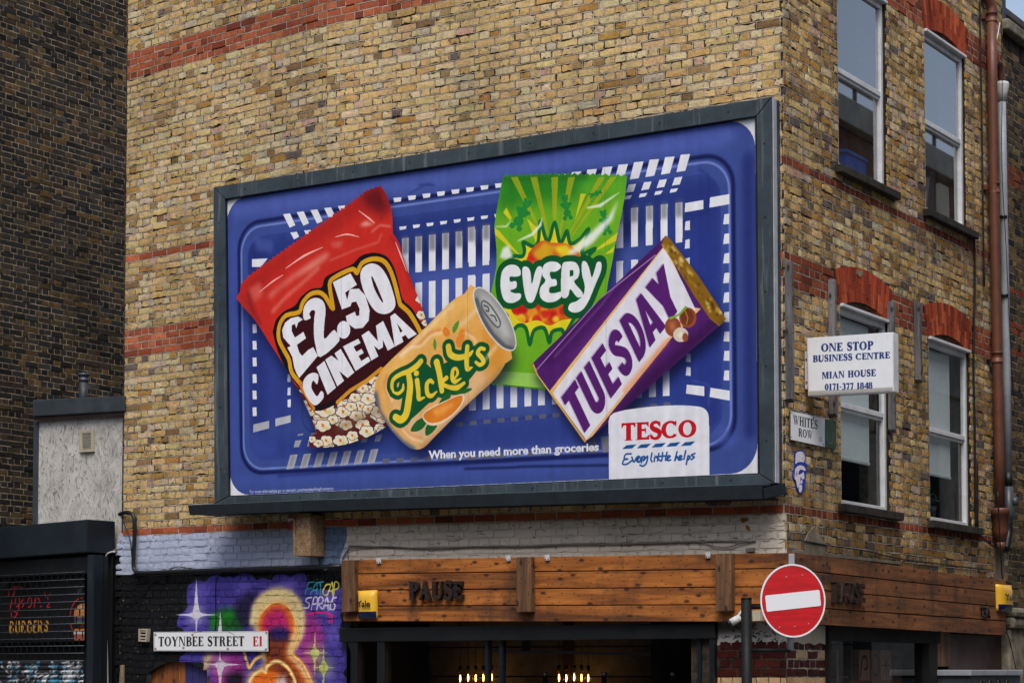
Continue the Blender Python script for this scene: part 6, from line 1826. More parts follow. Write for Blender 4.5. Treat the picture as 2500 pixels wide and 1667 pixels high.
# alarm boxes
def alarm(label, fr, quad, txt):
    t = thing('alarm_box', label, 'alarm box', fr.pt(*fr.px(*quad[3], NF), NF), 'yellow alarm boxes')
    tl, tr, br_, bl = [np.array(q, float) for q in quad]
    def P(x, y, n):                 # x,y 0..1 in the quad (y down)
        uv = (tl * (1 - x) + tr * x) * (1 - y) + (bl * (1 - x) + br_ * x) * y
        return fr.pt(*fr.px(*uv, NF + .075), NF + n)
    N_ = 9
    V = []; ys = np.linspace(0, 1, N_); xs = np.linspace(0, 1, 7)
    def dep(x, y): return .03 + .05 * (1 - abs(2 * x - 1) ** 5) * (1 - abs(2 * y - 1) ** 6) * (0.75 + .25 * y)
    for y in ys:
        for x in xs: V.append(P(x, y, dep(x, y)))
    nx = len(xs)
    Fy = []; Fn = []
    for j in range(N_ - 1):
        for i in range(nx - 1):
            (Fn if ys[j] > .74 else Fy).append((j * nx + i, (j + 1) * nx + i, (j + 1) * nx + i + 1, j * nx + i + 1))
    ring = [j * nx for j in range(N_)] + [(N_ - 1) * nx + i for i in range(1, nx)] + [j * nx + nx - 1 for j in range(N_ - 2, -1, -1)] + [i for i in range(nx - 2, 0, -1)]
    b0 = len(V)
    for r in ring:
        j, i = divmod(r, nx); V.append(P(xs[i], ys[j], .004))
    m = len(ring)
    for a_ in range(m):
        c_ = (a_ + 1) % m
        Fy.append((ring[a_], b0 + a_, b0 + c_, ring[c_]))
    o = mesh('cover', V, Fy, 'yellow_plastic', t, True); o.data.validate(); fix_normals(o.data)
    used = sorted(set(i for f in Fn for i in f)); ix = {v: k for k, v in enumerate(used)}
    o = mesh('strobe_lens', [V[i] for i in used], [tuple(ix[i] for i in f) for f in Fn], 'navy_plastic', t, True); fix_normals(o.data)
    # printed name: a thin patch following the middle of the cover
    if txt:
        PT, TT = sans(txt, .03)
        lo = PT.min(0); hi = PT.max(0); q = (PT - lo) / (hi - lo)
        x0, x1, y0, y1 = (.14, .86, .60, .36) if txt == 'Yale' else (0, 1, 0, 1)
        W = [P(x0 + a_ * (x1 - x0), y0 + b_ * (y1 - y0), dep(x0 + a_ * (x1 - x0), y0 + b_ * (y1 - y0)) + .020) for a_, b_ in q]
        mesh('lettering', W, TT, 'black_paint', t)
alarm('yellow alarm box with dark blue lens at the outer end of the orange-brown fascia', FA, [(866, 1441), (911, 1439), (912, 1509), (869, 1510)], 'Yale')
alarm('yellow alarm box with dark blue lens at the drainpipe end of the side street fascia', FC, [(2446, 1425), (2480, 1428), (2480, 1492), (2448, 1490)], 'Yale')

# ------------------------------------------------------------------ cafe front: window, bar lights inside
worn('reflected_board', L(132, 128, 122), L(104, 100, 96), 7, .85, .2)
cf = bpy.data.objects.new('shop_window', None); cf.empty_display_size = .1; link_obj(cf, bld)
def cs(u, n=0.0): return FA.px(u, 1600, n)[0]
zt_ = 2.262
S0, S1 = cs(857), cs(1748)
fbox('head', FA, S0 - .10, S1 + .02, 2.13, zt_, -.06, .06, 'black_paint', cf, .006)
for u0, u1 in ((853, 880), (928, 946), (1738, 1750)):
    fbox('jamb', FA, cs(u0), cs(u1), 0.0, 2.129, -.06, .05, 'black_paint', cf, .006)
for u0, u1 in ((1187, 1194), (1221, 1229), (1705, 1713)):
    fbox('mullion', FA, cs(u0), cs(u1), 0.5, 2.129, -.05, .02, 'navy_steel', cf, .004)
fbox('stall_riser', FA, S0, S1, 0.0, .5, -.05, .04, 'black_paint', cf, .006)
pane(FA, cs(880), cs(1738), .5, 2.13, -.017, 'shop_glass', cf)
fbox('interior_back', FA, S0 - .3, S1 + .5, 0, 2.7, -4.6, -4.5, 'interior_dark', cf)
fbox('interior_ceiling', FA, S0 - .3, S1 + .5, 2.62, 2.7, -4.5, -.08, 'interior_black', cf)
fbox('interior_floor', FA, S0 - .3, S1 + .5, -.02, .01, -4.5, -.08, 'interior_black', cf)
fbox('interior_side', FA, S0 - .35, S0 - .3, 0, 2.7, -4.5, -.08, 'interior_black', cf)
for i in range(9):                                             # made-up boards imitating reflected clapboard, and a few fittings in the dim room
    fbox('reflection_board', FA, S0 - .3, S1 + .5, i * .3, i * .3 + .285, -1.80, -1.76, 'reflected_board', cf)
for u in (1017, 1075, 1300, 1480, 1600):
    fbox('hanging_rod', FA, cs(u), cs(u) + .012, 1.9, 2.62, -2.0, -1.988, 'dark_grey_plastic', cf)
for u0, u1, z0_, z1_ in ((1560, 1640, .0, 2.3), (1150, 1170, 0, 2.5), (1660, 1700, 0.6, 2.35)):
    fbox('inner_panel', FA, cs(u0), cs(u1), z0_, z1_, -1.70, -1.66, 'maroon_panel', cf)
# dark pilaster with scrolls at the outer end of the cafe window
pl = [FA.pt(*FA.px(u, v, .05), .05) for u, v in ((836, 1492), (846, 1489), (856, 1492), (858, 1520), (853, 1540), (848, 1556), (851, 1575), (857, 1590), (856, 1700), (845, 1700), (846, 1600), (838, 1570), (842, 1540), (840, 1515))]
prism('pilaster', pl, -FA.N * .12, 'black_paint', cf, .004)
o = tube('scroll', [FA.pt(*FA.px(843, 1501, .08), .0), FA.pt(*FA.px(843, 1501, .08), .12)], .036, 'black_paint', cf, 14)
# perforated shelf upright seen inside
rail = FA.pt(*FA.px(1190, 1590, -1.2), -1.2), FA.pt(*FA.px(1733, 1603, -1.2), -1.2)
hexa('perforated_rail', [rail[0], rail[1], rail[1] + UP * .025, rail[0] + UP * .025] + [p + np.array([0, .02, 0]) for p in (rail[0], rail[1], rail[1] + UP * .025, rail[0] + UP * .025)], 'grey_plastic', cf)
t_ = NT('lamp_glow'); t_.base((0.9, 0.5, 0.2, 1), .4)
t_.b.inputs['Emission Color'].default_value = (1.0, 0.50, 0.14, 1); t_.b.inputs['Emission Strength'].default_value = 11.0
glass_mat('bulb_glass', (1, .9, .72, 1), 1.3, 0.0)
bulbs = [(1123.6, 1654), (1143, 1652), (1161.5, 1653), (1180, 1652), (1200.5, 1651), (1364.8, 1652), (1382.6, 1653), (1401.8, 1651), (1419.6, 1652), (1436, 1653), (897, 1643)]
def bulb(u, v, i):
    C0 = FA.pt(*FA.px(u, v, -1.5), -1.5)
    t = thing('pendant_bulb', 'clear filament bulb glowing amber behind the cafe window', 'light bulb', C0, 'filament bulbs in the cafe')
    prof = [(0, -.062), (.022, -.055), (.034, -.03), (.036, -.005), (.028, .025), (.016, .05), (.014, .07)]
    V = [C0 + np.array([r * math.cos(a), r * math.sin(a), z]) for r, z in prof[1:] for a in np.linspace(0, 2 * math.pi, 12, endpoint=False)]
    Fc = [(j * 12 + k, j * 12 + (k + 1) % 12, (j + 1) * 12 + (k + 1) % 12, (j + 1) * 12 + k) for j in range(5) for k in range(12)]
    mesh('glass', V, Fc, 'bulb_glass', t, True)
    tube('filament', [C0 + np.array([0, 0, -.04]), C0 + np.array([.0, 0, -.01]), C0 + np.array([0, 0, .03])], [.005, .009, .005], 'lamp_glow', t, 8)
    tube('holder', [C0 + np.array([0, 0, .068]), C0 + np.array([0, 0, .12])], .018, 'black_paint', t, 10)
    tube('flex', [C0 + np.array([0, 0, .12]), np.array([C0[0], C0[1], 2.62])], .003, 'black_cable', t, 5)
for i, (u, v) in enumerate(bulbs): bulb(u, v, i)
for u in (1331, 1475, 1642):
    P = FA.pt(*FA.px(u, 1648, -.35), -.35)
    t = thing('steel_flue', 'short polished steel tube standing inside the cafe window', 'tube', (P[0], P[1], 1.1), 'steel tubes on the cafe counter')
    tube('tube', [np.array([P[0], P[1], 1.1]), P], .024, 'chrome', t, 14); tube('cap', [P, P + UP * .03], .027, 'chrome', t, 14)
# counter under them and a hanging card
ct = fbox('counter', FA, S0 + .3, S1 - .1, 0.01, 1.1, -.75, -.2, 'interior_black', None, .01); tag(ct, 'dark cafe counter just behind the shop window', 'counter')
q = [(1277, 1548), (1297, 1548), (1294, 1589), (1273, 1588)]
cd = pxslab('hanging_card', FA, q, -.305, -.3, 'maroon_panel', None); tag(cd, 'brown card hanging inside the cafe window', 'card')

# corner pier of glazed brick: bare maroon courses under the white paint, buff tiles below
pier = bpy.data.objects.new('corner_pier', None); pier.empty_display_size = .1; link_obj(pier, bld)
p0 = cs(1751); pw = FC.px(2014, 1560)[0]
backing('render_coat', FA, p0, 0, 0.2, 2.30, [], 'painted_mortar', pier, n=-.004, uvf=paint_uv)
backing('render_coat', FC, 0, pw, 0.2, 2.30, [], 'light_pointing', pier, n=-.004)
r4 = np.random.default_rng(3)
zr = FA.px(1850, 1563)[1]
bufz = FA.px(1850, 1651)[1]
for fr, sa, sb, in ((FA, p0, -.003), (FC, .003, pw)):
    Rg, Kg = wall_rects(sa, sb, 0, 4, r4, joint=.008, z0=bufz, ch=(zr - bufz) / 4, phase=.03)
    cg = pick(lin([(64, 28, 26), (54, 23, 22), (74, 34, 30)]), [.5, .3, .2], len(Rg), r4, .1)
    ch_ = r4.random(len(Rg)) < .10
    cg[ch_] = lin((176, 150, 118))
    lay(fr, Rg, cg, 'glazed_brick', pier, 'glazed_brick', 'glazed_brickwork', 300, .002, .001, r4, corner=.003)
    Rb, Kb = wall_rects(sa, sb, -8, 0, r4, joint=.006, z0=bufz, ch=.15, phase=.02)
    lay(fr, Rb, pick(lin([(206, 170, 128), (196, 160, 120)]), [1, 1], len(Rb), r4, .05), 'glazed_brick', pier, 'buff_tile', 'buff_tiling', 60, .001, .001, r4, corner=.002)
# white paint on the side of the pier
wq = [FC.px(u, v) for u, v in ((1925, 1520), (2014, 1527), (2014, 1572), (2000, 1568), (1988, 1574), (1975, 1568), (1960, 1572), (1945, 1566), (1926, 1569))]
prism('white_paint', [FC.pt(s, z, .004) for s, z in wq], -FC.N * .006, 'cream_plastic', pier)

# ------------------------------------------------------------------ side street shopfront
ss = bpy.data.objects.new('side_shopfront', None); ss.empty_display_size = .1; link_obj(ss, bld)
d0, d1 = FC.px(2017, 1600)[0], FC.px(2262, 1600)[0]
zh = 2.25
fbox('head', FC, d0, FC.px(2290, 1570)[0], 2.12, zh, -.08, .03, 'interior_black', ss, .004)
fbox('jamb', FC, d0, d0 + .05, 0, 2.119, -.1, .03, 'interior_black', ss); fbox('jamb', FC, d1, d1 + .22, 0, 2.119, -.1, .03, 'interior_black', ss)
pane(FC, d0 + .05, d1, .1, 2.12, -.048, 'shop_glass', ss)
fbox('interior_back', FC, d0 - .3, d1 + .6, 0, 2.7, -1.6, -1.5, 'interior_dark', ss)
# patterned tile panel standing inside
til = Art(420, 420, (96, 74, 62))
for i in range(6):
    for j in range(6):
        x, y = i * 70, j * 70
        b = [(110, 88, 74), (92, 62, 50), (120, 96, 82), (70, 56, 52)][(i * 3 + j * 5 + i * j) % 4]
        til.fill([(x, y), (x + 70, y), (x + 70, y + 70), (x, y + 70)], b)
        c_ = (48, 34, 32)
        if (i + j) % 3 == 0: til.line([(x + 35 + 24 * math.cos(a), y + 35 + 24 * math.sin(a)) for a in np.linspace(0, 6.28, 20)], 5, c_)
        elif (i + j) % 3 == 1:
            for a in np.linspace(0, 3.14, 5): til.line([(x + 35 - 26 * math.cos(a), y + 35 - 26 * math.sin(a)), (x + 35 + 26 * math.cos(a), y + 35 + 26 * math.sin(a))], 3, c_)
        else: til.line(cr2([(x + 8, y + 60), (x + 20, y + 20), (x + 45, y + 18), (x + 50, y + 40), (x + 34, y + 44)], 4), 6, c_)
til.a[..., :3] = np.minimum(til.a[..., :3] * 1.9, 235)
print_mat('patterned_tiles', til, .35)
mesh('tiled_wall', [FC.pt(d0 + .9, .3, -.3), FC.pt(d1 + .1, .3, -.3), FC.pt(d1 + .1, 2.05, -.3), FC.pt(d0 + .9, 2.05, -.3)], [(0, 1, 2, 3)], 'patterned_tiles', ss, uv=[(0, 0), (1, 0), (1, 1), (0, 1)])
e0_, e1_ = FC.px(2285, 1580)[0], FC.px(2315, 1580)[0]
fbox('timber_post', FC, e0_, e1_, FC.px(2300, 1626)[1], zh, -.05, .02, 'batten_wood', ss, .004)
g0, g1 = FC.px(2316, 1600)[0], FC.px(2447, 1600)[0]
fbox('panel', FC, g0, g1, FC.px(2380, 1634)[1], FC.px(2380, 1548)[1], -.06, .0, 'maroon_panel', ss, .006)
fbox('panel_trim', FC, g1 + .002, g1 + .03, 0, FC.px(2450, 1552)[1], -.06, .03, 'dark_grey_plastic', ss, .004)
fbox('lower_panel', FC, e0_, g1, 0, FC.px(2380, 1637)[1], -.08, -.02, 'maroon_panel', ss, .006)
# chalk-like swirl on the lower panel
for p in ([(2311, 1668), (2312, 1656), (2322, 1646), (2336, 1645), (2344, 1647)], [(2327, 1656), (2346, 1654), (2334, 1668)], [(2339, 1662), (2345, 1661), (2342, 1668)], [(2350, 1664), (2356, 1664), (2354, 1668)]):
    P = [FC.pt(*FC.px(u, v, -.016), -.016) for u, v in p]
    tube('painted_swirl', smoothpath(P, 4), .004, 'white_plastic', ss, 5)
cb = thing('cable_cabinet', 'grey steel street cabinet with black graffiti against the side street wall', 'cabinet', FC.pt(5.0, 0, .35))
c0, c1 = FC.px(2352, 1640, .3)[0], FC.px(2480, 1640, .3)[0]
zc = FC.px(2420, 1634, .3)[1]
fbox('body', FC, c0 + .03, c1 - .03, 0.0, zc - .06, .02, .36, 'lead', cb, .01)
fbox('lid', FC, c0, c1, zc - .059, zc, .01, .38, 'grey_plastic', cb, .01)
for k in range(4):
    s_ = c0 + .25 + k * .25
    P = [FC.pt(s_, zc - .5, .363), FC.pt(s_ + .04, zc - .16, .363), FC.pt(s_ + .10, zc - .13, .363), FC.pt(s_ + .13, zc - .5, .363)]
    tube('graffiti_stroke', smoothpath(P, 4), .014, 'black_paint', cb, 5)

# ------------------------------------------------------------------ street name plates
def plate(name, label, cat, fr, quad, n, ppm, paint_fn, edge='white_plastic', thick=.012, rough=.35, dirt=.05):
    t = thing(name, label, cat, fr.pt(*fr.px(*quad[3], n), n))
    A = plane_art(fr, n, quad, ppm, (226, 227, 230))
    paint_fn(A)
    print_mat(name + '_' + str(len(ROOTS)) + '_print', A, rough, 0, .4, dirt)
    pxslab('panel', fr, quad, n - thick, n - .0015, edge, t, .002)
    art_sheet('face', A, name + '_' + str(len(ROOTS)) + '_print', t)
    return t

def toynbee(A):
    q6 = lambda x, y: y6(x, y)
    A.line([q6(398, 983), (q6(1262, 975)), q6(1265, 1120), q6(398, 1117)], 3, (90, 92, 96), .8, closed=True)
    set_text(A, 'TOYNBEE STREET', [q6(430, 1014), q6(1086, 1010), q6(1086, 1086), q6(430, 1088)], (24, 24, 28), lambda c: serif(c, .27, .10), .09)
    set_text(A, 'E1', [q6(1152, 1012), q6(1226, 1010), q6(1226, 1086), q6(1152, 1088)], (172, 24, 28), lambda c: serif(c, .27, .10), .09)
    for x, y in ((406, 1000), (690, 1000), (1255, 985), (620, 1100), (960, 1108), (405, 1108), (1252, 1112)):
        A.soft([[q6(x + 10 * math.cos(a), y + 10 * math.sin(a)) for a in np.linspace(0, 6.28, 8)]], (120, 90, 70), 2, .8)
    A.line([q6(700, 985), q6(760, 975)], 4, (60, 60, 64), .7); A.line([q6(960, 975), q6(1010, 1000)], 4, (60, 60, 64), .7)
plate('street_name_sign', 'white street name plate reading TOYNBEE STREET E1 on the mural wall', 'sign', FB, [(375.3, 1541.9), (654.4, 1539.3), (655, 1588.8), (375.3, 1587.8)], .035, 700, toynbee, 'black_paint', .02)

k2 = .38265
w2 = lambda x, y: (1850 + x * k2, 600 + y * k2)
def whites(A):
    A.fill([w2(428, 1090), w2(510, 1105), w2(510, 1310), w2(428, 1285)], (52, 74, 56))
    set_text(A, 'WHITE', [w2(225, 1078), w2(358, 1107), w2(358, 1167), w2(225, 1138)], (24, 24, 28), lambda c: serif(c, .26, .10), .08)
    A.fill([w2(350, 1090), w2(362, 1092), w2(354, 1108)], (28, 28, 32))
    set_text(A, 'S', [w2(362, 1110), w2(382, 1114), w2(382, 1170), w2(362, 1166)], (28, 28, 32), lambda c: serif(c, .24, .09), .0)
    set_text(A, 'ROW', [w2(260, 1162), w2(350, 1180), w2(350, 1233), w2(260, 1215)], (24, 24, 28), lambda c: serif(c, .26, .10), .08)
    set_text(A, 'E1', [w2(393, 1218), w2(411, 1221), w2(411, 1250), w2(393, 1246)], (150, 40, 44), lambda c: serif(c, .2, .08), .1)
    A.line(cr2([w2(445, 1190), w2(446, 1235), w2(466, 1258), w2(480, 1240), w2(480, 1190)], 4), 5, (150, 160, 150), .8)
    A.line([w2(462, 1215), w2(464, 1240)], 2, (150, 160, 150), .7)
    for x, y in ((217, 1065), (216, 1220), (420, 1268), (492, 1130), (492, 1280)):
        A.fill([w2(x + 4 * math.cos(a), y + 4 * math.sin(a)) for a in np.linspace(0, 6.28, 8)], (60, 50, 40))
plate('street_name_sign', "white and green street name plate reading WHITE'S ROW on the side wall", 'sign', FC, [w2(210, 1052), w2(500, 1118), w2(500, 1298), w2(210, 1235)], .03, 900, whites, 'dark_grey_plastic', .015)

# ------------------------------------------------------------------ projecting lightbox sign
YS = .35
FS = Frame((0, YS, 0), (1, 0, 0))
sg = thing('projecting_sign', 'white projecting lightbox sign with blue lettering, fixed to a grey batten', 'sign', (0.03, YS, 4.22))
Q1 = [(1969.4, 825), (2181, 810.4), (2182, 955.8), (1972.4, 966.5)]
pxslab('cabinet', FS, Q1, -.115, -.002, 'white_frame', sg, .006)
def onestop(A):
    NV = (36, 52, 112)
    for txt, a, b, top, bot in (('ONE STOP', (405, 735), (405, 735), (625, 607), (676, 662)), ('BUSINESS CENTRE', (352, 842), (352, 842), (700, 676), (742, 717)), ('MIAN HOUSE', (410, 752), (410, 752), (806, 787), (848, 830)), ('0171-377 1848', (428, 730), (428, 730), (880, 870), (922, 910))):
        set_text(A, txt, [w2(a[0], top[0]), w2(a[1], top[1]), w2(b[1], bot[1]), w2(b[0], bot[0])], NV, lambda c: serif(c, .27, .10), .10, grow=2.0)
sa_ = plane_art(FS, .0015, [(1971.5, 827.5), (2179, 813), (2180, 952.5), (1974.5, 963)], 900, (222, 225, 230))
onestop(sa_)
sa_.soft([[(1974, 955), (2180, 945), (2180, 953), (1974, 963)]], (120, 112, 96), 3, .55)
for i in range(14):
    x_ = 1978 + i * 14.5; sa_.line([(x_, 828 - i * .9), (x_ + 1, 840 - i * .9 + 20 * ((i * 7) % 5) / 5)], 2, (150, 142, 126), .25, blur=2)
print_mat('lightbox_print', sa_, .3, 0, .5, .12)
art_sheet('face', sa_, 'lightbox_print', sg)
fbox('arm', FS, .012, FS.px(1970, 900)[0] - .001, 4.30, 4.63, -.085, -.03, 'white_frame', sg, .004)
for z in (4.36, 4.56): tube('bolt', [FS.pt(.03, z, -.03), FS.pt(.03, z, -.022)], .008, 'dark_grey_plastic', sg, 8)

# grey battens fixed to the side wall
def batten(label, u0, u1, v0, v1, tw, n1=.07):
    tl, tr, br_, bl = (u0, v0 + (u1 - u0) * .35), (u1, v0 + (u1 - u0) * .35), (u1 + tw, v1), (u0 + tw, v1)
    s0_, za = FC.px(*bl, n1); s1_, _ = FC.px(*br_, n1); zb_ = FC.px(*tl, n1)[1]
    s0b = FC.px(*tl, n1)[0]
    t = thing('timber_batten', label, 'batten', FC.pt(s0_, za, 0.0), 'grey timber battens on the side wall')
    w = .05
    a = [FC.pt(s0b, za + .03, n1), FC.pt(s0b + w, za, n1), FC.pt(s0b + w, zb_, n1), FC.pt(s0b, zb_ + .02, n1)]
    hexa('upright', a + [p - FC.N * (n1 - .006) for p in a], 'weathered_batten', t, .003)
    for f in (.15, .5, .85):
        z = za + (zb_ - za) * f
        tube('screw', [FC.pt(s0b + w / 2, z, n1), FC.pt(s0b + w / 2, z, n1 + .004)], .006, 'black_steel', t, 8)
batten('grey timber batten carrying the projecting lightbox sign', 1932, 1944.5, 638, 981, 1)
batten('grey timber batten close beside the jamb of the window behind the lightbox sign', 2037, 2049, 682, 1017, 1)
batten('grey timber batten between the two lower windows, reaching lowest of the pair', 2181, 2190, 736, 1055, 1.5)
batten('short grey timber batten hugging the arch of the lower window by the drainpipe', 2246, 2256, 737, 933, 1)

# sticker: long blue-and-white cut-out face
def face_sticker():
    kk = 140 / 896.0
    f = lambda x, y: (1920 + x * kk, 1080 + y * kk)
    out = cr2([f(*p) for p in ((130, 170), (160, 130), (210, 118), (260, 130), (295, 175), (300, 300), (320, 350), (315, 410), (305, 520), (300, 620), (280, 710), (250, 775), (220, 792), (190, 770), (160, 700), (145, 600), (125, 580), (105, 545), (97, 480), (110, 430), (130, 400), (128, 300))], 3, True)
    A = plane_art(FC, .012, [(1930, 1093), (1975, 1093), (1975, 1210), (1930, 1210)], 1400, (26, 50, 160))
    WH = (226, 216, 220)
    A.fill(cr2([f(*p) for p in ((145, 190), (170, 150), (215, 138), (255, 150), (280, 190), (285, 260), (270, 310), (240, 300), (180, 305), (140, 330))], 3, True), WH)
    A.fill(cr2([f(*p) for p in ((135, 430), (160, 380), (210, 355), (270, 370), (300, 420), (290, 440), (230, 420), (200, 440), (190, 500), (240, 480), (270, 460), (280, 560), (250, 570), (220, 540), (215, 620), (190, 690), (172, 700), (150, 590), (130, 560))], 3, True), WH)
    A.fill(cr2([f(*p) for p in ((225, 600), (240, 575), (252, 620), (235, 642), (218, 636))], 3, True), WH)
    A.fill(cr2([f(*p) for p in ((200, 670), (235, 655), (245, 700), (235, 760), (210, 775), (195, 740))], 3, True), WH)
    A.line(cr2([f(*p) for p in ((240, 170), (265, 190), (262, 240), (240, 250), (285, 300))], 4), 5, (30, 52, 150))
    A.line([f(140 + 18 * math.cos(a) + 20, 485 + 40 * math.sin(a)) for a in np.linspace(0, 6.28, 20)], 4, (30, 52, 150))
    A.fill([f(160 + 8 * math.cos(a), 488 + 20 * math.sin(a)) for a in np.linspace(0, 6.28, 12)], (30, 52, 150))
    A.line(cr2([f(*p) for p in ((135, 290), (160, 270), (180, 290), (210, 265))], 4), 3, (90, 80, 170)); A.line(cr2([f(*p) for p in ((150, 240), (170, 200), (180, 240), (205, 190))], 4), 3, (190, 150, 200))
    A.line(cr2([f(*p) for p in ((112, 470), (110, 520), (128, 555))], 4), 4, WH)
    print_mat('face_sticker_print', A, .4)
    s0, z0_, s1, z1_ = A.rect
    sz = [FC.px(u, v, .012) for u, v in out]
    P = [FC.pt(s, z, .012) for s, z in sz]
    n = len(P)
    V = P + [p - FC.N * .004 for p in P]
    Fc = [tuple(range(n))] + [(i, n + i, n + (i + 1) % n, (i + 1) % n) for i in range(n)]
    uv = [((s - s0) / (s1 - s0), (z - z0_) / (z1_ - z0_)) for s, z in sz] * 2
    o = mesh('face_sticker', V, Fc, 'face_sticker_print', None, uv=uv); fix_normals(o.data)
    tag(o, "blue and white cut-out of a long face in a cap below the WHITE'S ROW plate", 'sticker')
face_sticker()
o = pxslab('sticker', FC, [(1980.5, 1134), (1984, 1134.5), (1984, 1141), (1980.5, 1140.5)], .006, .010, 'yellow_plastic'); tag(o, 'tiny lime yellow sticker on a brick beside the cut-out face', 'sticker')

# ------------------------------------------------------------------ no entry sign on its post
sp = thing('no_entry_sign', 'round red no entry sign on a dark green-black post at the corner', 'sign', CAM + ray(1822, 2150) * 17.3)
PP = CAM + ray(1822, 1459) * 17.3
sp.location = (PP[0], PP[1], 0); sp['_px'] = [PP[0], PP[1], 0.0]
tube('post', [np.array([PP[0], PP[1], 0]), np.array([PP[0], PP[1], PP[2] - .01])], .044, 'black_steel', sp, 20)
tube('post_cap', [np.array([PP[0], PP[1], PP[2] - .0095]), np.array([PP[0], PP[1], PP[2] + .004])], [.046, .043], 'black_steel', sp, 20)
DC = CAM + ray(1936.3, 1465.5) * 17.22
vn = CAM - DC; vn[2] = 0; vn /= np.linalg.norm(vn)
yaw = math.radians(28.5)
dn = np.array([vn[0] * math.cos(yaw) - vn[1] * math.sin(yaw), vn[0] * math.sin(yaw) + vn[1] * math.cos(yaw), 0.0])
dx = np.cross(UP, dn); dx /= np.linalg.norm(dx)
roll = math.radians(6.2)
ex = dx * math.cos(roll) + UP * math.sin(roll); ey = -dx * math.sin(roll) + UP * math.cos(roll)
def dpt(x, y, n=0.0): return DC + ex * x + ey * y + dn * n
RD = .30
def disc(name, r0, r1, n0, n1, mat, par):
    m = 72; V = []; Fc = []
    for r, n in ((r0, n1), (r1, n1), (r1, n0), (r0, n0)):
        V += [dpt(r * math.cos(a), r * math.sin(a), n) for a in np.linspace(0, 2 * math.pi, m, endpoint=False)]
    for j in range(4):
        k = (j + 1) % 4
        for i in range(m): Fc.append((j * m + i, j * m + (i + 1) % m, k * m + (i + 1) % m, k * m + i))
    o = mesh(name, V, Fc, mat, par); fix_normals(o.data)
    return o
def sign_red():
    t = NT('sign_red'); p = t.pos()
    n = t.noise(t.mapping(p, (1.5, 1.5, 14)), 3, 4, .6)
    c = t.mix(t.ramp(n, [(.4, 0.), (.62, 1.)]), L(196, 8, 22), L(172, 7, 18))
    n2 = t.noise(p, 14, 5, .7)
    c = t.mix(t.math('MULTIPLY', t.ramp(n2, [(.66, 0.), (.72, 1.)]), .15), c, L(206, 120, 110))
    t.base(c, .3, 0, .5)
sign_red()
NT('sign_white').base(L(222, 224, 229), .35, 0, .4)
disc('plate_back', .001, RD - .002, -.006, -.0015, 'alu_grey', sp)
disc('red_face', .001, RD - .0135, -.001, .0, 'sign_red', sp)
disc('white_rim', RD - .013, RD, -.004, .002, 'sign_white', sp)
bw, bh, rc = .252, .066, .012
pts = []
for cx_, cy_, a0 in ((bw - rc, bh - rc, 0), (-bw + rc, bh - rc, 90), (-bw + rc, -bh + rc, 180), (bw - rc, -bh + rc, 270)):
    pts += [dpt(cx_ + rc * math.cos(math.radians(a0 + a)), cy_ + rc * math.sin(math.radians(a0 + a)), .0025) for a in (0, 30, 60, 90)]
prism('white_bar', pts, -dn * .002, 'sign_white', sp)
for x, y in ((-.04, .2), (.11, .2), (-.01, -.21), (.12, -.2), (-.15, -.2)):
    tube('rivet', [dpt(x, y, .001), dpt(x, y, .003)], .005, 'alu_grey', sp, 8)
bk = DC - dn * .05
bt0 = np.array([bk[0], bk[1], bk[2] - .40]); bt1 = np.array([bk[0], bk[1], bk[2] + .22])
tube('bracket_post', [bt0, bt1], .028, 'grey_plastic', sp, 14)
for dz in (.02, -.335):
    zz = DC[2] + dz
    tube('arm', [np.array([PP[0], PP[1], zz - .07]), np.array([bk[0], bk[1], zz - .07])], .017, 'black_steel', sp, 12)

# ------------------------------------------------------------------ camera, junction box
cc = thing('security_camera', 'small white bullet security camera under the fascia behind the sign post', 'camera', FA.pt(*FA.px(1800, 1510, .1), .1))
P = FA.pt(*FA.px(1806, 1507, .22), .22); D_ = np.array([-.55, -.62, -.42]); D_ /= np.linalg.norm(D_)
tube('body', [P, P + D_ * .10], .032, 'white_plastic', cc, 16); tube('lens_hood', [P + D_ * .1005, P + D_ * .125], [.034, .033], 'black_paint', cc, 16)
tube('mount', smoothpath([P + D_ * .02 + UP * .02, P - D_ * .03 + UP * .05, FA.pt(*FA.px(1806, 1500, .13), .125)], 4), .012, 'white_plastic', cc, 8)
jb = pxslab('junction_box', FA, [(1836, 1490), (1855, 1489), (1856, 1515), (1837, 1516)], NF + .005, NF + .06, 'cream_plastic', None, .006); tag(jb, 'cream junction box on the fascia behind the no entry sign', 'box')
cap = pxslab('box_cover', FA, [(1820, 1338), (1839, 1336), (1839, 1346), (1820, 1347)], .0, .04, 'grey_cable', None, .003); tag(cap, 'little grey cover plate on the beige wall above the fascia', 'box')

# ------------------------------------------------------------------ vents on the mural wall
def vent(name, label, fr, quad, n, mat, slats, frame_w=.16):
    t = thing(name, label, 'vent', fr.pt(*fr.px(*quad[3], n), n))
    pxslab('back', fr, quad, 0.0, n * .35, 'interior_black', t)
    tl, tr, br_, bl = [np.array(q, float) for q in quad]
    P = lambda x, y: tuple((tl * (1 - x) + tr * x) * (1 - y) + (bl * (1 - x) + br_ * x) * y)
    fx, fy = frame_w, frame_w * .8
    for a, b, c_, d in ((0, 0, 1, fy), (0, 1 - fy, 1, 1), (0, fy, fx, 1 - fy), (1 - fx, fy, 1, 1 - fy)):
        pxslab('frame', fr, [P(a, b), P(c_, b), P(c_, d), P(a, d)], .002, n, mat, t, .003)
    for i in range(slats):
        y0 = fy + (1 - 2 * fy) * (i + .15) / slats; y1 = fy + (1 - 2 * fy) * (i + .62) / slats
        pxslab('slat', fr, [P(fx, y0), P(1 - fx, y0), P(1 - fx, y1), P(fx, y1)], n * .4, n * .85, mat, t, .001)
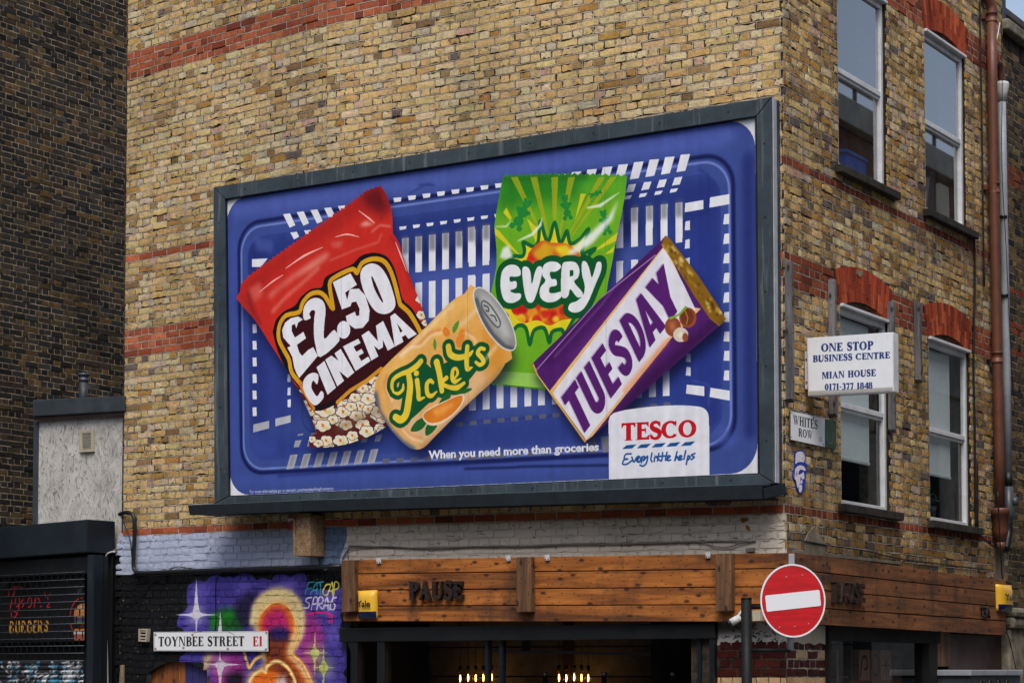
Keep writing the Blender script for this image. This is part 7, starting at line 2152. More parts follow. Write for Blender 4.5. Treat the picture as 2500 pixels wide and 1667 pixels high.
vent('wall_vent', 'small beige louvre vent on the black wall beside the street name plate', FB, [(337.5, 1534), (359.5, 1534), (357, 1566), (337.5, 1565)], .05, 'cream_plastic', 3)

# arched opening with boarded door at the foot of the mural wall
dd = thing('arched_door', 'boarded brown timber door in a low brick arch below the street name plate', 'door', FB.pt(-7.3, 0, -.05))
a0, a1 = DA0, DA1
nb = 9
for i in range(nb):
    s0_ = a0 + (a1 - a0) * i / nb; s1_ = a0 + (a1 - a0) * (i + 1) / nb - .006
    zt0 = [ZS + ZR * (1 - (2 * ((s - a0) / (a1 - a0)) - 1) ** 2) for s in (s0_, s1_)]
    a = [FB.pt(s0_, 0, -.07), FB.pt(s1_, 0, -.07), FB.pt(s1_, zt0[1], -.07), FB.pt(s0_, zt0[0], -.07)]
    hexa('plank', a + [p - FB.N * .025 for p in a], 'door_wood' if i < 5 else 'purple_board', dd, .003) if i < 5 else hexa('plank', a + [p - FB.N * .025 for p in a], worn('violet_board', L(58, 52, 116), L(46, 42, 92), 6, .6, .2) if i == 5 else ('violet_board' if i < 8 else 'door_wood'), dd, .003)
ts = np.linspace(-1, 1, 15)
inn = [(a0 + (a1 - a0) * (t + 1) / 2, ZS + ZR * (1 - t * t)) for t in ts]
outp = [(s, 2.06) for s, z in inn]
for i in range(14):
    q = [inn[i], inn[i + 1], outp[i + 1], outp[i]]
    a = [FB.pt(s, z, -.0085) for s, z in q]
    hexa('arch_segment', a + [p - FB.N * .12 for p in a], 'black_paint', dd)

# ------------------------------------------------------------------ conduit and cables
def cable(name, label, fr, pts, r, mat, n=.012, smooth=True, k=5, sides=7, cat='cable'):
    P = [fr.pt(*fr.px(p[0], p[1], p[2] if len(p) > 2 else n), p[2] if len(p) > 2 else n) for p in pts]
    o = tube(name, smoothpath(P, k) if smooth else P, r, mat, None, sides)
    return tag(o, label, cat)
R8 = lambda x, y: (280 + x * k5, 1180 + y * k5)
cable('conduit', 'thick black conduit bending down the edge and running along the painted wall', FB, [(292, 1255, .02), (305, 1250.5, .05), (318, 1252, .06), (327, 1262, .06), (329, 1290, .06), (327, 1340, .06), (326, 1380, .06), (332, 1394, .06), (350, 1398, .06), (440, 1394, .06), (560, 1390, .06), (700, 1386, .06), (834, 1382, .06)], .022, 'black_paint', sides=12, k=4, cat='pipe')
cable('cable', 'thin black cable sagging below the conduit on the mural wall', FB, [R8(350, 1430), R8(480, 1480), R8(620, 1480), R8(760, 1450), R8(900, 1425)], .007, 'black_cable', .03)
cable('cable', 'thin black cable strung diagonally across the black painted wall', FB, [R8(1230, 1360), R8(1010, 1325), R8(860, 1385), R8(700, 1480), (372, 1420), (330, 1462), (296, 1490), (280, 1560)], .005, 'black_cable', .025)
cable('cable', 'thin black cable strapped to the bent conduit at the wall edge', FB, [(294, 1258), (306, 1285), (318, 1320), (322, 1360), (325, 1390)], .006, 'black_cable', .03)
cable('cable', 'black cable dropping down the mural above the street name plate', FB, [(527, 1405), (526, 1460), (527, 1520), (524, 1540)], .005, 'black_cable', .012)
k7 = 1050 / 2352.0
R7 = lambda x, y: (800 + x * k7, 1230 + y * k7)
cable('cable', 'grey cable run along the beige wall above the orange-brown fascia', FA, [R7(80, 300), R7(115, 240), R7(140, 228), R7(400, 238), R7(640, 236), R7(900, 228), R7(1100, 228), R7(1300, 217), R7(1600, 213), R7(2000, 205), R7(2340, 203)], .006, 'grey_cable', .012)
cable('cable', 'second grey cable sagging in a loop near the corner of the beige wall', FA, [R7(112, 300), R7(122, 245), R7(300, 232), R7(560, 243), R7(800, 232), R7(1050, 232), R7(1300, 222), R7(1600, 218), R7(1960, 208), R7(2060, 212), R7(2110, 230), R7(2180, 236), R7(2260, 215), R7(2330, 203)], .0055, 'grey_cable', .02)
cable('cable', 'black cable clipped along the side wall just above the plank fascia', FC, [R5(140, 760), R5(400, 785), R5(760, 850), R5(1160, 905), R5(1500, 962), (2200, 1364), (2290, 1375), (2360, 1384), (2417, 1390)], .006, 'black_cable', .016)
cable('cable', 'thick black cable hanging straight down beside the terracotta drainpipe', FC, [(2392, 0), (2393, 60), (2397, 300), (2400, 520), (2403, 700)], .010, 'black_cable', .03)
cable('cable', 'black cable dropping from the upper window sill to the lower sill', FC, [(2368, 555), (2376, 572), (2379, 600), (2380, 700), (2378, 800), (2377, 900), (2380, 1050), (2381, 1180), (2383, 1292)], .011, 'black_cable', .022)
cable('cable', 'pair cable running beside it down to the lower sill', FC, [(2386, 1120), (2387, 1200), (2388, 1290), (2400, 1312), (2420, 1330), (2444, 1342)], .008, 'black_cable', .026)
cable('cable', 'thin black cable looping from the lower sill to the hopper', FC, [(2388, 1300), (2398, 1318), (2420, 1322), (2438, 1328), (2470, 1322), (2475, 1318)], .007, 'black_cable', .05)
cable('cable', 'thin black cable hanging in front of the hopper and past the fascia end', FC, [(2436, 1200), (2440, 1290), (2446, 1400), (2449, 1410)], .007, 'black_cable', .17)
cable('cable', 'thin black cable stapled down the grey pipe', FC, [(2444, 60), (2447, 180), (2446, 400), (2456, 600), (2470, 900), (2478, 1000)], .004, 'black_cable', .14)
cable('cable', 'white cable slanting behind the top of the terracotta drainpipe', FC, [(2441, 57), (2436, 85), (2431, 108)], .006, 'white_plastic', .05)
cable('cable', 'thin black cable trailing from the alarm box over the stonework', FC, [(2455, 1534), (2475, 1510), (2490, 1480), (2496, 1484)], .004, 'black_cable', .1)
cable('cable', 'black cable falling from the fascia end to the street cabinet', FC, [(2456, 1540), (2464, 1560), (2472, 1595), (2480, 1632)], .006, 'black_cable', .1)

# ------------------------------------------------------------------ drainpipes
def ringed_pipe(name, label, fr, line, r, mat, n, collars, extra=None, k=1):
    P = [fr.pt(*fr.px(u, v, n), n) for u, v in line]
    t = thing(name, label, 'drainpipe', P[-1])
    tube('shaft', P, r, mat, t, 18)
    for (u, v), h, rr_ in collars:
        c = fr.pt(*fr.px(u, v, n), n)
        tube('collar', [c + UP * h, c + UP * (h * .72), c + UP * (h * .7), c - UP * (h * .7), c - UP * (h * .72), c - UP * h], [r * 1.12, r * rr_, r * (rr_ - .1), r * (rr_ - .1), r * rr_, r * 1.12], mat, t, 18)
        fbox('lug', fr, fr.px(u, v, n)[0] - .11, fr.px(u, v, n)[0] - .035, c[2] - .03, c[2] + .03, .0, .04, mat, t, .006)
    return t, P
tp, P = ringed_pipe('terracotta_drainpipe', 'tall terracotta-painted cast iron drainpipe with collars on the side wall', FC, [(2421, 40), (2423, 200), (2426, 450), (2430, 650), (2434.5, 880), (2439, 1100), (2442, 1245)], .052, 'terracotta_paint', .085,
                    [((2421.5, 44), .055, 1.25), ((2427, 460), .06, 1.22), ((2434.5, 873), .06, 1.22)])
top = P[0]
tube('elbow', smoothpath([top, top + np.array([0.0, -.0, .10]), top + np.array([-.03, -.06, .19]), top + np.array([-.10, -.14, .22])], 5), .056, 'terracotta_paint', tp, 16)
hp = P[-1]
tube('hopper', [hp + UP * .02, hp + UP * .0, hp - UP * .05, hp - UP * .055, hp - UP * .22, hp - UP * .34], [.095, .10, .10, .09, .082, .05], 'terracotta_paint', tp, 18)
tube('outlet', [hp - UP * .34, hp - UP * .42], [.05, .04], 'terracotta_paint', tp, 14)
gp, G_ = ringed_pipe('grey_soil_pipe', 'pale grey plastic soil pipe beside the terracotta drainpipe', FC, [(2446, 245), (2449, 450), (2453, 650), (2457, 900), (2461, 1160)], .043, 'grey_plastic', .085, [])
top = G_[0]
tube('vent_cowl', [top - UP * .02, top + UP * .08, top + UP * .16, top + UP * .19, top + UP * .20], [.045, .062, .078, .075, .05], 'white_plastic', gp, 18)
for u, v in ((2452, 722), (2449, 530), (2450, 300), (2449, 280)):
    c = FC.pt(*FC.px(u, v, .085), .085); tube('joint_ring', [c + UP * .012, c - UP * .012], .0455, 'black_paint', gp, 18)
lo = G_[-1]
tube('coupling', [lo + UP * .03, lo - UP * .12], .049, 'black_paint', gp, 18)
tube('trap', [lo - UP * .121, lo - UP * .40, lo - UP * .50], [.052, .052, .044], 'dark_grey_plastic', gp, 18)
tube('access_cap', [lo - UP * .28 + np.array([.03, .02, 0]), lo - UP * .28 + np.array([.085, .05, 0])], .05, 'dark_grey_plastic', gp, 18)
tube('bend', smoothpath([lo - UP * .48, lo - UP * .60, lo - UP * .70 - FC.T * .05, lo - UP * .80 - FC.T * .10], 4), .045, 'black_paint', gp, 14)
P = [FC.pt(*FC.px(u, v, .07), .07) for u, v in ((2431, 150), (2440, 158), (2444, 175), (2446, 196), (2449, 208))]
o = tube('overflow_elbow', smoothpath(P, 4), .04, 'terracotta_paint', None, 14); tag(o, 'short terracotta overflow elbow feeding the grey pipe', 'pipe')

# ------------------------------------------------------------------ things on the window boards
def crate():
    t = thing('storage_crate', 'blue plastic storage crate inside the upper window nearer the corner', 'crate', FC.pt(1.55, 6.44, -.36))
    s0_, s1_, n0, n1, z0_, z1_ = 1.66, 2.14, -.46, -.14, 6.45, 6.68
    g = .012
    for nm, a in (('front_side', (s0_, s1_, z0_, z1_, n1 - g, n1)), ('back_side', (s0_, s1_, z0_, z1_, n0, n0 + g)), ('end', (s0_, s0_ + g, z0_, z1_, n0 + g, n1 - g)), ('end', (s1_ - g, s1_, z0_, z1_, n0 + g, n1 - g)), ('base', (s0_ + g, s1_ - g, z0_, z0_ + g, n0 + g, n1 - g))):
        fbox(nm, FC, *a, 'blue_crate', t, .002)
    for a in ((s0_ - .02, s1_ + .02, z1_, z1_ + .03, n1 - .03, n1 + .012), (s0_ - .02, s1_ + .02, z1_, z1_ + .03, n0 - .012, n0 + .03), (s0_ - .02, s0_ + .03, z1_, z1_ + .03, n0 + .031, n1 - .031), (s1_ - .03, s1_ + .02, z1_, z1_ + .03, n0 + .031, n1 - .031)):
        fbox('rim', FC, *a, 'blue_crate', t, .004)
    for i in range(6):
        fbox('contents', FC, s0_ + .04 + i * .06, s0_ + .09 + i * .06, z0_ + .02, z1_ + .02 + .02 * (i % 3), n0 + .05, n1 - .06, 'paper' if i % 2 else 'dark_grey_plastic', t, .004)
crate()
o = fbox('paper_box', FC, 1.36, 1.60, 6.44, 6.53, -.34, -.16, 'paper', None, .006); tag(o, 'white paper box beside the blue crate in the upper window', 'box')
for i, (s, h, w, tilt, mt) in enumerate(((3.42, .30, .05, .05, 'paper'), (3.52, .42, .035, .10, 'grey_plastic'), (3.58, .46, .05, .08, 'dark_grey_plastic'), (3.65, .47, .04, .04, 'navy_plastic'), (3.71, .5, .05, .02, 'dark_grey_plastic'), (3.78, .52, .04, .01, 'black_paint'), (3.95, .42, .26, -.02, 'paper'))):
    s += .12
    a = [FC.pt(s, 6.44, -.14), FC.pt(s + w, 6.44, -.14), FC.pt(s + w + tilt, 6.44 + h, -.14), FC.pt(s + tilt, 6.44 + h, -.14)]
    o = hexa('folder', a + [p - FC.N * .26 for p in a], mt, None, .005)
    tag(o, ['short white folder leaning at the near end of the upper window row', 'slim grey folder leaning steepest in the upper window by the drainpipe', 'charcoal folder standing beside the slim grey one in the upper window', 'navy folder in the middle of the row in the upper window', 'charcoal folder standing upright past the navy one in the upper window', 'tallest black folder in the row in the upper window', 'broad white box file ending the row in the upper window'][i], 'folder', 'files on the upper window board')
def pot_plant():
    C0 = FC.pt(3.92, 3.345, -.27)
    t = thing('pot_plant', 'small leafy plant in a zinc pot inside the lower window by the drainpipe', 'plant', C0)
    tube('pot', [C0, C0 + UP * .15, C0 + UP * .155, C0 + UP * .17], [.075, .10, .107, .107], 'zinc', t, 20)
    rr_ = random.Random(2)
    V = []; Fc = []
    for i in range(150):
        a = rr_.uniform(0, 6.28); l = rr_.uniform(.02, .22); h = .17 + .12 * math.sin(l * 8) * rr_.uniform(.4, 1)
        p = C0 + np.array([math.cos(a) * l * .6, math.sin(a) * l, h])
        d = np.array([rr_.uniform(-1, 1), rr_.uniform(-1, 1), rr_.uniform(-.3, .6)]); d /= np.linalg.norm(d)
        e = np.cross(d, [rr_.uniform(-1, 1), rr_.uniform(-1, 1), 1]); e /= np.linalg.norm(e) + 1e-6
        b = len(V); L_ = rr_.uniform(.02, .034)
        V += [p, p + d * L_ * .5 + e * L_ * .34, p + d * L_, p + d * L_ * .5 - e * L_ * .34]; Fc.append((b, b + 1, b + 2, b + 3))
    mesh('foliage', V, Fc, 'leaf_green', t)['kind'] = 'stuff'
    for i in range(9):
        a = rr_.uniform(0, 6.28)
        tube('stem', smoothpath([C0 + UP * .15, C0 + UP * .22 + np.array([math.cos(a) * .03, math.sin(a) * .06, 0]), C0 + UP * .24 + np.array([math.cos(a) * .08, math.sin(a) * .16, 0])], 3), .003, 'leaf_green', t, 5)
pot_plant()
o = fbox('card_tray', FC, 1.72, 1.98, 3.36, 3.42, -.4, -.2, 'cream_plastic', None, .006); tag(o, 'cream tray of cards on the board of the lower window behind the lightbox sign', 'tray')

# ------------------------------------------------------------------ sooty neighbour wall at the back
FD = Frame((-12.12, 0, 0), (0, 1, 0))
nbd = thing('sooty_building', 'soot-blackened brick building rising behind the small rendered extension', 'building', (-12.12, 3.5, 0))
r9 = np.random.default_rng(21)
dw = backing('wall', FD, -1.5, 9.0, 2.5, 12.2, [], 'sooty_mortar', nbd, n=-.006)
R, Kc = wall_rects(-0.4, 6.6, -24, 88, r9, (), None, .03)
s = (R[:, 0] + R[:, 1]) / 2; z = (R[:, 2] + R[:, 3]) / 2
cD = pick(PAL_DARK, [.18, .2, .15, .14, .07, .12, .09, .05], len(R), r9, .16)
cD *= (0.72 + .75 * fnoise(s * .8 + 4, z * .8, 6))[:, None] * (1.0 - .22 * np.clip((7.5 - z) / 3, 0, 1))[:, None]
lay(FD, R, cD, 'sooty_brick', dw, 'brick', 'brickwork', 300, .0016, .0014, r9, chip=.05)
pointing('pointing', FD, R, Kc, 'sooty_pointing', dw, r9, half=.0052, keep=.86, n=.0)
fbox('body', FD, -1.5, 9.0, 0, 12.2, -3.0, -.05, 'sooty_mortar', nbd)

# ------------------------------------------------------------------ small rendered extension between the two buildings
def render_mat():
    t = NT('trowelled_render'); p = t.pos()
    n1 = t.noise(t.mapping(p, (1, 1, 1)), 3.2, 8, .72, 1.2)
    n2 = t.noise(t.mapping(p, (3.0, 3.0, 1.2), (0, .5, 0)), 5, 7, .7, 2.5)
    c = t.mix(t.ramp(n1, [(.34, 0.), (.64, 1.)]), L(172, 169, 164), L(204, 201, 196))
    c = t.mix(t.math('MULTIPLY', t.ramp(n2, [(.54, 0.), (.60, 1.)]), .7), c, L(92, 86, 78))
    t.base(c, .95, 0, .1)
    t.bump(n2, .9, .02)
render_mat()
ext = thing('rendered_extension', 'small pale rendered extension squeezed between the brick buildings', 'building', FB.pt(-8.8, 0, -.05))
NX = -.06
def xs_(u, v=1100, n=NX): return FB.px(u, v, n)[0]
x0, x1 = xs_(95), -8.03
zt0 = FB.px(190, 1016, NX)[1]
fbox('wall', FB, x0, x1 + .02, 0.0, zt0, -3.2, NX, 'trowelled_render', ext)
fbox('corner_trim', FB, xs_(83), x0 - .001, 0.0, zt0, -3.2, NX + .012, 'dark_grey_plastic', ext, .004)
q = [(80, 976), (303, 966), (303, 1003), (80, 1016)]
a = [FB.pt(*FB.px(u, v, .03), .03) for u, v in q]
hexa('parapet', a + [p - FB.N * 3.2 for p in a], 'lead', ext, .008)
a = [FB.pt(*FB.px(u, v, .0), .0) for u, v in [(82, 1016), (303, 1003), (303, 1013), (83, 1026)]]
hexa('fascia_board', a + [p - FB.N * .06 for p in a], 'maroon_panel', ext, .003)
f0 = FB.pt(*FB.px(76, 972, -.2), -.2)
fl = [FB.pt(*FB.px(75, 953, -2.2), -2.2), FB.pt(*FB.px(187, 974, -3.0), -3.0), FB.pt(*FB.px(187, 990, -3.0), -3.0), FB.pt(*FB.px(76, 985, -2.2), -2.2)]
hexa('flashing', fl + [p + FB.N * .02 for p in fl], 'lead', ext, .002)
vp0 = FB.pt(*FB.px(204, 974, -.9), -.9)
vs = thing('vent_pipe', 'short grey vent pipe with a cowl on the roof of the rendered extension', 'pipe', vp0 - UP * .15)
tube('pipe', [vp0 - UP * .15, vp0 + UP * .22], .05, 'lead', vs, 16)
tube('cowl', [vp0 + UP * .20, vp0 + UP * .23, vp0 + UP * .235, vp0 + UP * .27, vp0 + UP * .275, vp0 + UP * .30], [.054, .066, .058, .058, .072, .068], 'dark_grey_plastic', vs, 16)
vent('wall_vent', 'square cream louvre vent set in the pale rendered wall', Frame(FB.O + FB.N * NX, FB.T, BEND), [(193, 1049), (227, 1047.5), (227.5, 1102), (194, 1104)], .03, 'cream_plastic', 8, .17)

# ------------------------------------------------------------------ burger shop: projecting black shopfront with grille shutter
NS = .38
FSh = Frame(FB.O + FB.N * NS, FB.T, BEND)
sh = thing('burger_shop', 'black steel burger shopfront with roller grille pulled down', 'shopfront', FSh.pt(-9.5, 0, 0))
sR = FSh.px(213, 1300)[0]; sL = -12.2
q = [(-60, 1292), (213, 1267), (212, 1347.5), (-60, 1367)]
a = [FSh.pt(*FSh.px(u, v), 0) for u, v in q]
hexa('shutter_box', a + [p - FB.N * (NS - .0) for p in a], 'navy_steel', sh, .012)
zj = FSh.px(213, 1349)[1]
fbox('jamb', FSh, FSh.px(206, 1500)[0], FSh.px(222, 1500)[0], 0, zj - .02, -.16, -.03, 'navy_steel', sh, .006)
fbox('side_wall', FSh, FSh.px(222, 1500)[0] - .05, FSh.px(222, 1500)[0] - .001, 0, zj - .03, -.225, -.165, 'black_paint', sh)
fbox('lintel', FSh, sL, FSh.px(206, 1500)[0] - .002, FSh.px(100, 1403)[1], zj - .03, -.18, -.10, 'black_paint', sh, .004)
# banner behind the grille
k9 = 300 / 876.0
g9 = lambda x, y: (x * k9, 1360 + y * k9)
BN = -.24
ban = plane_art(FSh, BN, [(-40, 1412), (206, 1398), (206, 1564), (-40, 1570)], 420, (24, 25, 28))
RD_ = (216, 40, 48)
for p, w in (([(60, 270), (70, 230), (100, 212), (160, 212)], 6), ([(105, 215), (90, 290), (70, 370)], 8), ([(112, 290), (108, 340), (130, 345), (140, 290), (130, 380), (105, 425), (80, 415), (95, 380), (135, 410)], 6), ([(165, 300), (150, 320), (168, 335), (155, 358)], 6), ([(205, 290), (195, 330), (208, 355), (225, 330), (222, 290), (205, 290)], 6), ([(250, 290), (245, 355)], 6), ([(248, 310), (270, 290), (282, 310), (280, 355), (296, 345)], 6), ([(318, 255), (326, 280)], 6), ([(360, 262), (340, 290), (352, 320), (335, 352), (355, 352)], 6)):
    ban.line(cr2([g9(*q_) for q_ in p], 4) if len(p) > 2 else [g9(*q_) for q_ in p], w * .95, RD_)
set_text(ban, 'BURGERS', [g9(66, 452), g9(348, 446), g9(348, 536), g9(66, 540)], (206, 146, 50), lambda c: block(c, .2), .14)
ban.line([g9(580 + 80 * math.cos(a), 430 + 140 * math.sin(a)) for a in np.linspace(1.6, 4.8, 20)], 5, RD_)
ban.fill(cr2([g9(*p) for p in ((525, 400), (545, 350), (600, 325), (660, 350), (660, 420), (530, 425))], 3, True), (196, 132, 74))
ban.soft([[g9(545, 370), g9(590, 335), g9(640, 350), g9(600, 380)]], (230, 190, 140), 4, .8)
for (xa, ya, xb, yb), c in (((530, 430, 640, 450), (90, 60, 120)), ((535, 452, 640, 470), (70, 120, 60)), ((560, 470, 640, 500), (70, 40, 28)), ((530, 508, 640, 525), (216, 120, 50)), ((525, 528, 640, 548), (200, 200, 190)), ((530, 550, 640, 590), (186, 90, 60))):
    ban.fill([g9(xa, ya), g9(xb, ya), g9(xb, yb), g9(xa, yb)], c)
ban.soft([[g9(0, 190), g9(60, 150), g9(70, 170), g9(0, 230)]], (120, 130, 140), 5, .6); ban.soft([[g9(540, 250), g9(600, 180), g9(600, 210), g9(555, 270)]], (110, 116, 124), 5, .6)
print_mat('banner_print', ban, .35, .2)
bo = art_sheet('banner', ban, 'banner_print', sh); bo['label'] = "black banner with red script Tyson's over amber BURGERS and a burger picture"
fbox('shop_dark', FSh, sL, FSh.px(208, 1500)[0], 0, zj, -.37, -.36, 'interior_black', sh)
# grille bars: horizontals and short links
gz0 = FSh.px(100, 1612, -.10)[1]; gz1 = FSh.px(100, 1400, -.10)[1]
gs0, gs1 = FSh.px(-30, 1500, -.10)[0], FSh.px(206, 1500, -.10)[0]
nbar = 13
for i in range(nbar):
    z = gz1 - (gz1 - gz0) * i / (nbar - 1)
    tube('grille_bar', [FSh.pt(gs0, z, -.10), FSh.pt(gs1, z, -.10)], .0048, 'dark_grey_plastic', sh, 6)
ns_ = 16
for i in range(nbar - 1):
    za = gz1 - (gz1 - gz0) * i / (nbar - 1); zb_ = gz1 - (gz1 - gz0) * (i + 1) / (nbar - 1)
    for j in range(ns_):
        s = gs0 + (gs1 - gs0) * (j + (.25 if i % 2 else .75)) / ns_
        if len(sh.children) < 290:
            fbox('grille_link', FSh, s - .006, s + .006, zb_ + .003, za - .003, -.104, -.096, 'black_steel', sh)
# ribbed slats of the lower shutter with white graffiti
gr = plane_art(FSh, -.085, [(-40, 1612), (207, 1610), (207, 1690), (-40, 1690)], 420, (34, 36, 40))
rg = random.Random(8)
for i in range(110):
    x = -20 + rg.random() * 640; y = 745 + rg.random() * 220
    c = rg.choice([(196, 198, 202), (196, 198, 202), (150, 154, 160), (60, 130, 160)])
    p = [(x, y), (x + rg.uniform(-20, 50), y + rg.uniform(-30, 30)), (x + rg.uniform(0, 60), y + rg.uniform(-50, 60)), (x + rg.uniform(-10, 40), y + rg.uniform(-10, 80))]
    gr.line(cr2([g9(*q_) for q_ in p], 4), rg.uniform(4, 9), c, .95, blur=1)
print_mat('graffiti_print', gr, .4)
s0_, z0_, s1_, z1_ = gr.rect
nsl = 7; hz = (z1_ - z0_) / nsl
for i in range(nsl):
    prof = [(0, 0), (.25, .016), (.5, .022), (.75, .016), (1, 0)]
    V = []; uv = []
    for s in (gs0, gs1):
        for t, n in prof:
            z = z0_ + (i + t * .96) * hz; V.append(FSh.pt(s, z, -.11 + n)); uv.append(((s - s0_) / (s1_ - s0_), (z - z0_) / (z1_ - z0_)))
    mesh('shutter_slat', V, [(j, 5 + j, 6 + j, j + 1) for j in range(4)], 'graffiti_print', sh, True, uv=uv)
jx = [(208, 1590), (213, 1600), (217, 1620), (216, 1650), (206, 1664)]
o = cable('cable', 'white cable hanging down between the burger shop and the mural wall', FSh, [(281, 1346, -.30), (268, 1348, -.28), (259, 1356, -.27), (254, 1381, -.27), (256, 1475, -.27), (261, 1570, -.27), (263, 1667, -.27), (264, 1720, -.27)], .0085, 'white_plastic')
# black painted return wall between shop and mural
rw = fbox('wing_wall', FB, -8.42, -8.14, 0, FB.px(270, 1349, .0)[1], -.5, -.02, 'black_paint', None, .01); tag(rw, 'black painted stub of wall between the burger shop and the mural', 'wall')
cp = fbox('coping_stone', FB, -8.44, -8.12, FB.px(270, 1349)[1] + .001, FB.px(270, 1341)[1], -.5, .03, 'cement', None, .008); tag(cp, 'grey coping on the black stub wall', 'coping')
o = pxslab('wall_bracket', FB, [(293, 1623), (299, 1622), (299, 1680), (293, 1680)], .0, .03, 'cement_pale', None, .004); tag(o, 'rusty pale upright strip on the black wall near the arched door', 'bracket')

# ------------------------------------------------------------------ next building along the side street
nx = thing('terrace_house', 'dark brick terrace house with faint red bands beyond the drainpipes', 'building', (0, 7, 0))
nw = backing('wall', FC, 5.62, 11.5, 0.0, 8.86, [], 'sooty_mortar', nx, n=-.05)
FN = Frame((-.045, 0, 0), (0, 1, 0))
rN = np.random.default_rng(33)
R, Kc = wall_rects(5.62, 7.4, -66, 47, rN, (), None, .02)
zz = (R[:, 2] + R[:, 3]) / 2
cN = pick(lin([(88, 76, 58), (70, 62, 50), (110, 92, 62), (58, 54, 50), (126, 104, 70), (46, 44, 42)]), [.25, .22, .16, .15, .1, .12], len(R), rN, .14)
rd = np.isin(Kc, [2, 5, 6, 27, 28, 29, 11]); cN[rd] = pick(PAL_RED, [.2, .4, .1, .2, .1], int(rd.sum()), rN) * .62
lay(FN, R, cN, 'sooty_brick', nw, 'brick', 'brickwork', 280, .002, .002, rN, chip=.08)
pointing('pointing', FN, R, Kc, 'sooty_pointing', nw, rN, half=.0042, keep=.9, n=-.001)
fbox('coping', FC, 5.66, 11.5, 8.86, 8.98, -.4, .05, 'stone', nx, .02)
fbox('body', FC, 5.62, 11.5, 0, 8.84, -4, -.10, 'sooty_mortar', nx)
fbox('dormer_cheek', FC, 5.86, 6.14, 8.985, 10.2, -1.0, -.14, 'lead', nx, .01)
fbox('roof_rail', FC, 6.15, 11, 9.25, 9.33, -.3, -.22, 'maroon_panel', nx, .01)
# rough stone pier at the pavement
sp2 = thing('stone_pier', 'rough grey rendered pier with a carved cap beside the street cabinet', 'pier', FC.pt(6.1, 0, .05))
y0_ = FC.px(2466, 1500, .1)[0]
for nm, z0_, z1_, d, bev in (('shaft', 0, 2.30, .10, .03), ('cap', 2.301, 2.42, .15, .04), ('cap_moulding', 2.421, 2.52, .18, .05)):
    fbox(nm, FC, y0_ - (.02 if nm != 'shaft' else 0), y0_ + .9, z0_, z1_, -.03, d, 'stone', sp2, bev)
rs = fbox('render_patch', FC, FC.px(2430, 1380, .01)[0], FC.px(2452, 1380, .01)[0], 2.45, 3.15, -.04, .006, 'cement', bld, .003)

# ------------------------------------------------------------------ the other side of the side street (seen in the window panes)
op = thing('opposite_building', 'brick building across the side street with a pale parapet and rail', 'building', (6.3, 14, 0))
FO = Frame((6.3, 30, 0), (0, -1, 0))                       # faces the side wall
worn('far_red_brick', L(128, 92, 74), L(104, 74, 60), 6, .9, .3)
worn('far_stone', L(186, 180, 168), L(160, 154, 144), 3, .9, .1)
fbox('wall', FO, 2.0, 30.0, 8.4, 10.95, -4, 0, 'far_red_brick', op)
fbox('lower_wall', FO, 2.0, 30.0, 0, 8.399, -4, 0, 'far_stone', op)  # lower storeys made pale to lend the lower panes a light reflection
fbox('parapet', FO, 2.0, 30.0, 10.951, 11.4, -4.1, .18, 'far_stone', op, .03)
fbox('string_course', FO, 2.0, 30.0, 6.9, 7.15, .001, .12, 'far_stone', op, .02)
for i in range(8):
    for z in (1.2, 4.2, 7.6):
        s = 3.2 + i * 3.3
        w_ = fbox('window', FO, s, s + 1.1, z, z + 1.8, .002, .03, 'interior_black', op)
        fbox('lintel', FO, s - .1, s + 1.2, z + 1.801, z + 1.98, .001, .06, 'far_stone', w_); fbox('sill', FO, s - .08, s + 1.18, z - .1, z - .001, .001, .1, 'far_stone', w_)
for i in range(15):
    s = 2.6 + i * 1.9
    fbox('rail_post', FO, s, s + .06, 11.401, 12.1, -.6, -.54, 'black_paint', op)
fbox('rail', FO, 2.2, 30, 12.1, 12.16, -.6, -.54, 'black_paint', op)

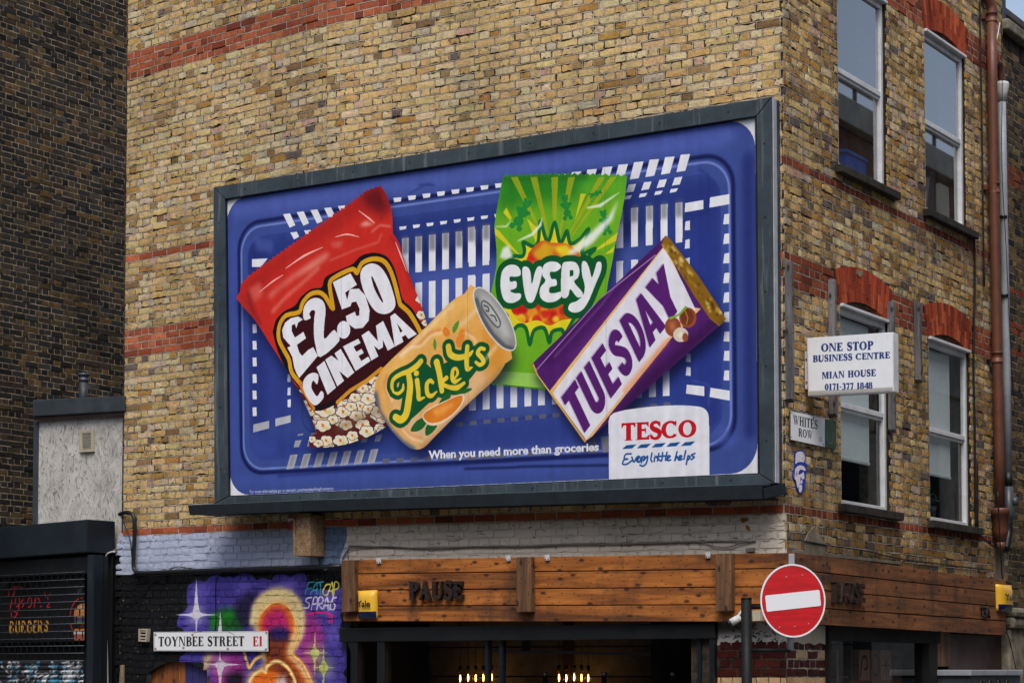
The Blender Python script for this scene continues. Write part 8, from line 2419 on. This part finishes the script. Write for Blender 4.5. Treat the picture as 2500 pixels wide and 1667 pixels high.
# ------------------------------------------------------------------ the far side of the main street, behind the viewer: unseen, added to block low sky light
fs = thing('street_terrace', 'unseen brick terrace with shops across the main street, added to block low sky light', 'building', (-2, -26, 0))
FT = Frame((40, -25.5, 0), (-1, 0, 0))
worn('far_yellow_brick', L(150, 126, 92), L(124, 102, 74), 5, .9, .3)
fbox('wall', FT, 0.0, 85.0, 3.2, 12.5, -6, 0, 'far_yellow_brick', fs)
fbox('shopfronts', FT, 0.0, 85.0, 0, 3.199, -6, -.3, 'interior_black', fs)
fbox('parapet', FT, 0.0, 85.0, 12.5, 13.0, -6.1, .15, 'far_stone', fs, .03)
for i in range(26):
    for z in (4.4, 7.4, 10.1):
        s = 1.2 + i * 3.2
        w_ = fbox('window', FT, s, s + 1.1, z, z + 1.7, .002, .03, 'interior_black', fs)
        fbox('lintel', FT, s - .1, s + 1.2, z + 1.701, z + 1.9, .001, .05, 'far_stone', w_)

# ------------------------------------------------------------------ ground: road, pavement, kerb
def sheet(name, pts, z, mat, kind='structure'):
    o = mesh(name, [(x, y, z) for x, y in pts], [tuple(range(len(pts)))], mat)
    fix_normals(o.data)
    if o.data.polygons[0].normal.z < 0: o.data.flip_normals()
    o['kind'] = kind
    return o
sheet('ground', [(-150, -150), (150, -150), (150, 150), (-150, 150)], -.13, 'asphalt')
sheet('road', [(-60, -10.5), (60, -10.5), (60, -2.6), (-60, -2.6)], -.125, 'asphalt')
for nm, x0_, x1_, y0_, y1_ in (('pavement', -20, 2.2, -2.4, 1.2), ('pavement', 0.0, 2.2, 1.2, 40), ('pavement', 4.6, 6.3, -2.4, 40)):
    o = hexa(nm, [(x0_, y0_, 0), (x1_, y0_, 0), (x1_, y1_, 0), (x0_, y1_, 0), (x0_, y0_, -.128), (x1_, y0_, -.128), (x1_, y1_, -.128), (x0_, y1_, -.128)], 'paving'); o['kind'] = 'structure'
for nm, x0_, x1_, y0_, y1_ in (('kerb', -20, 2.35, -2.55, -2.402), ('kerb', 2.202, 2.35, -2.4, 40)):
    o = hexa(nm, [(x0_, y0_, .004), (x1_, y0_, .004), (x1_, y1_, .004), (x0_, y1_, .004), (x0_, y0_, -.128), (x1_, y0_, -.128), (x1_, y1_, -.128), (x0_, y1_, -.128)], 'kerb_stone', None, .01); o['kind'] = 'structure'

for o in ROOTS:                                             # bookkeeping key no longer needed
    if '_px' in o: del o['_px']
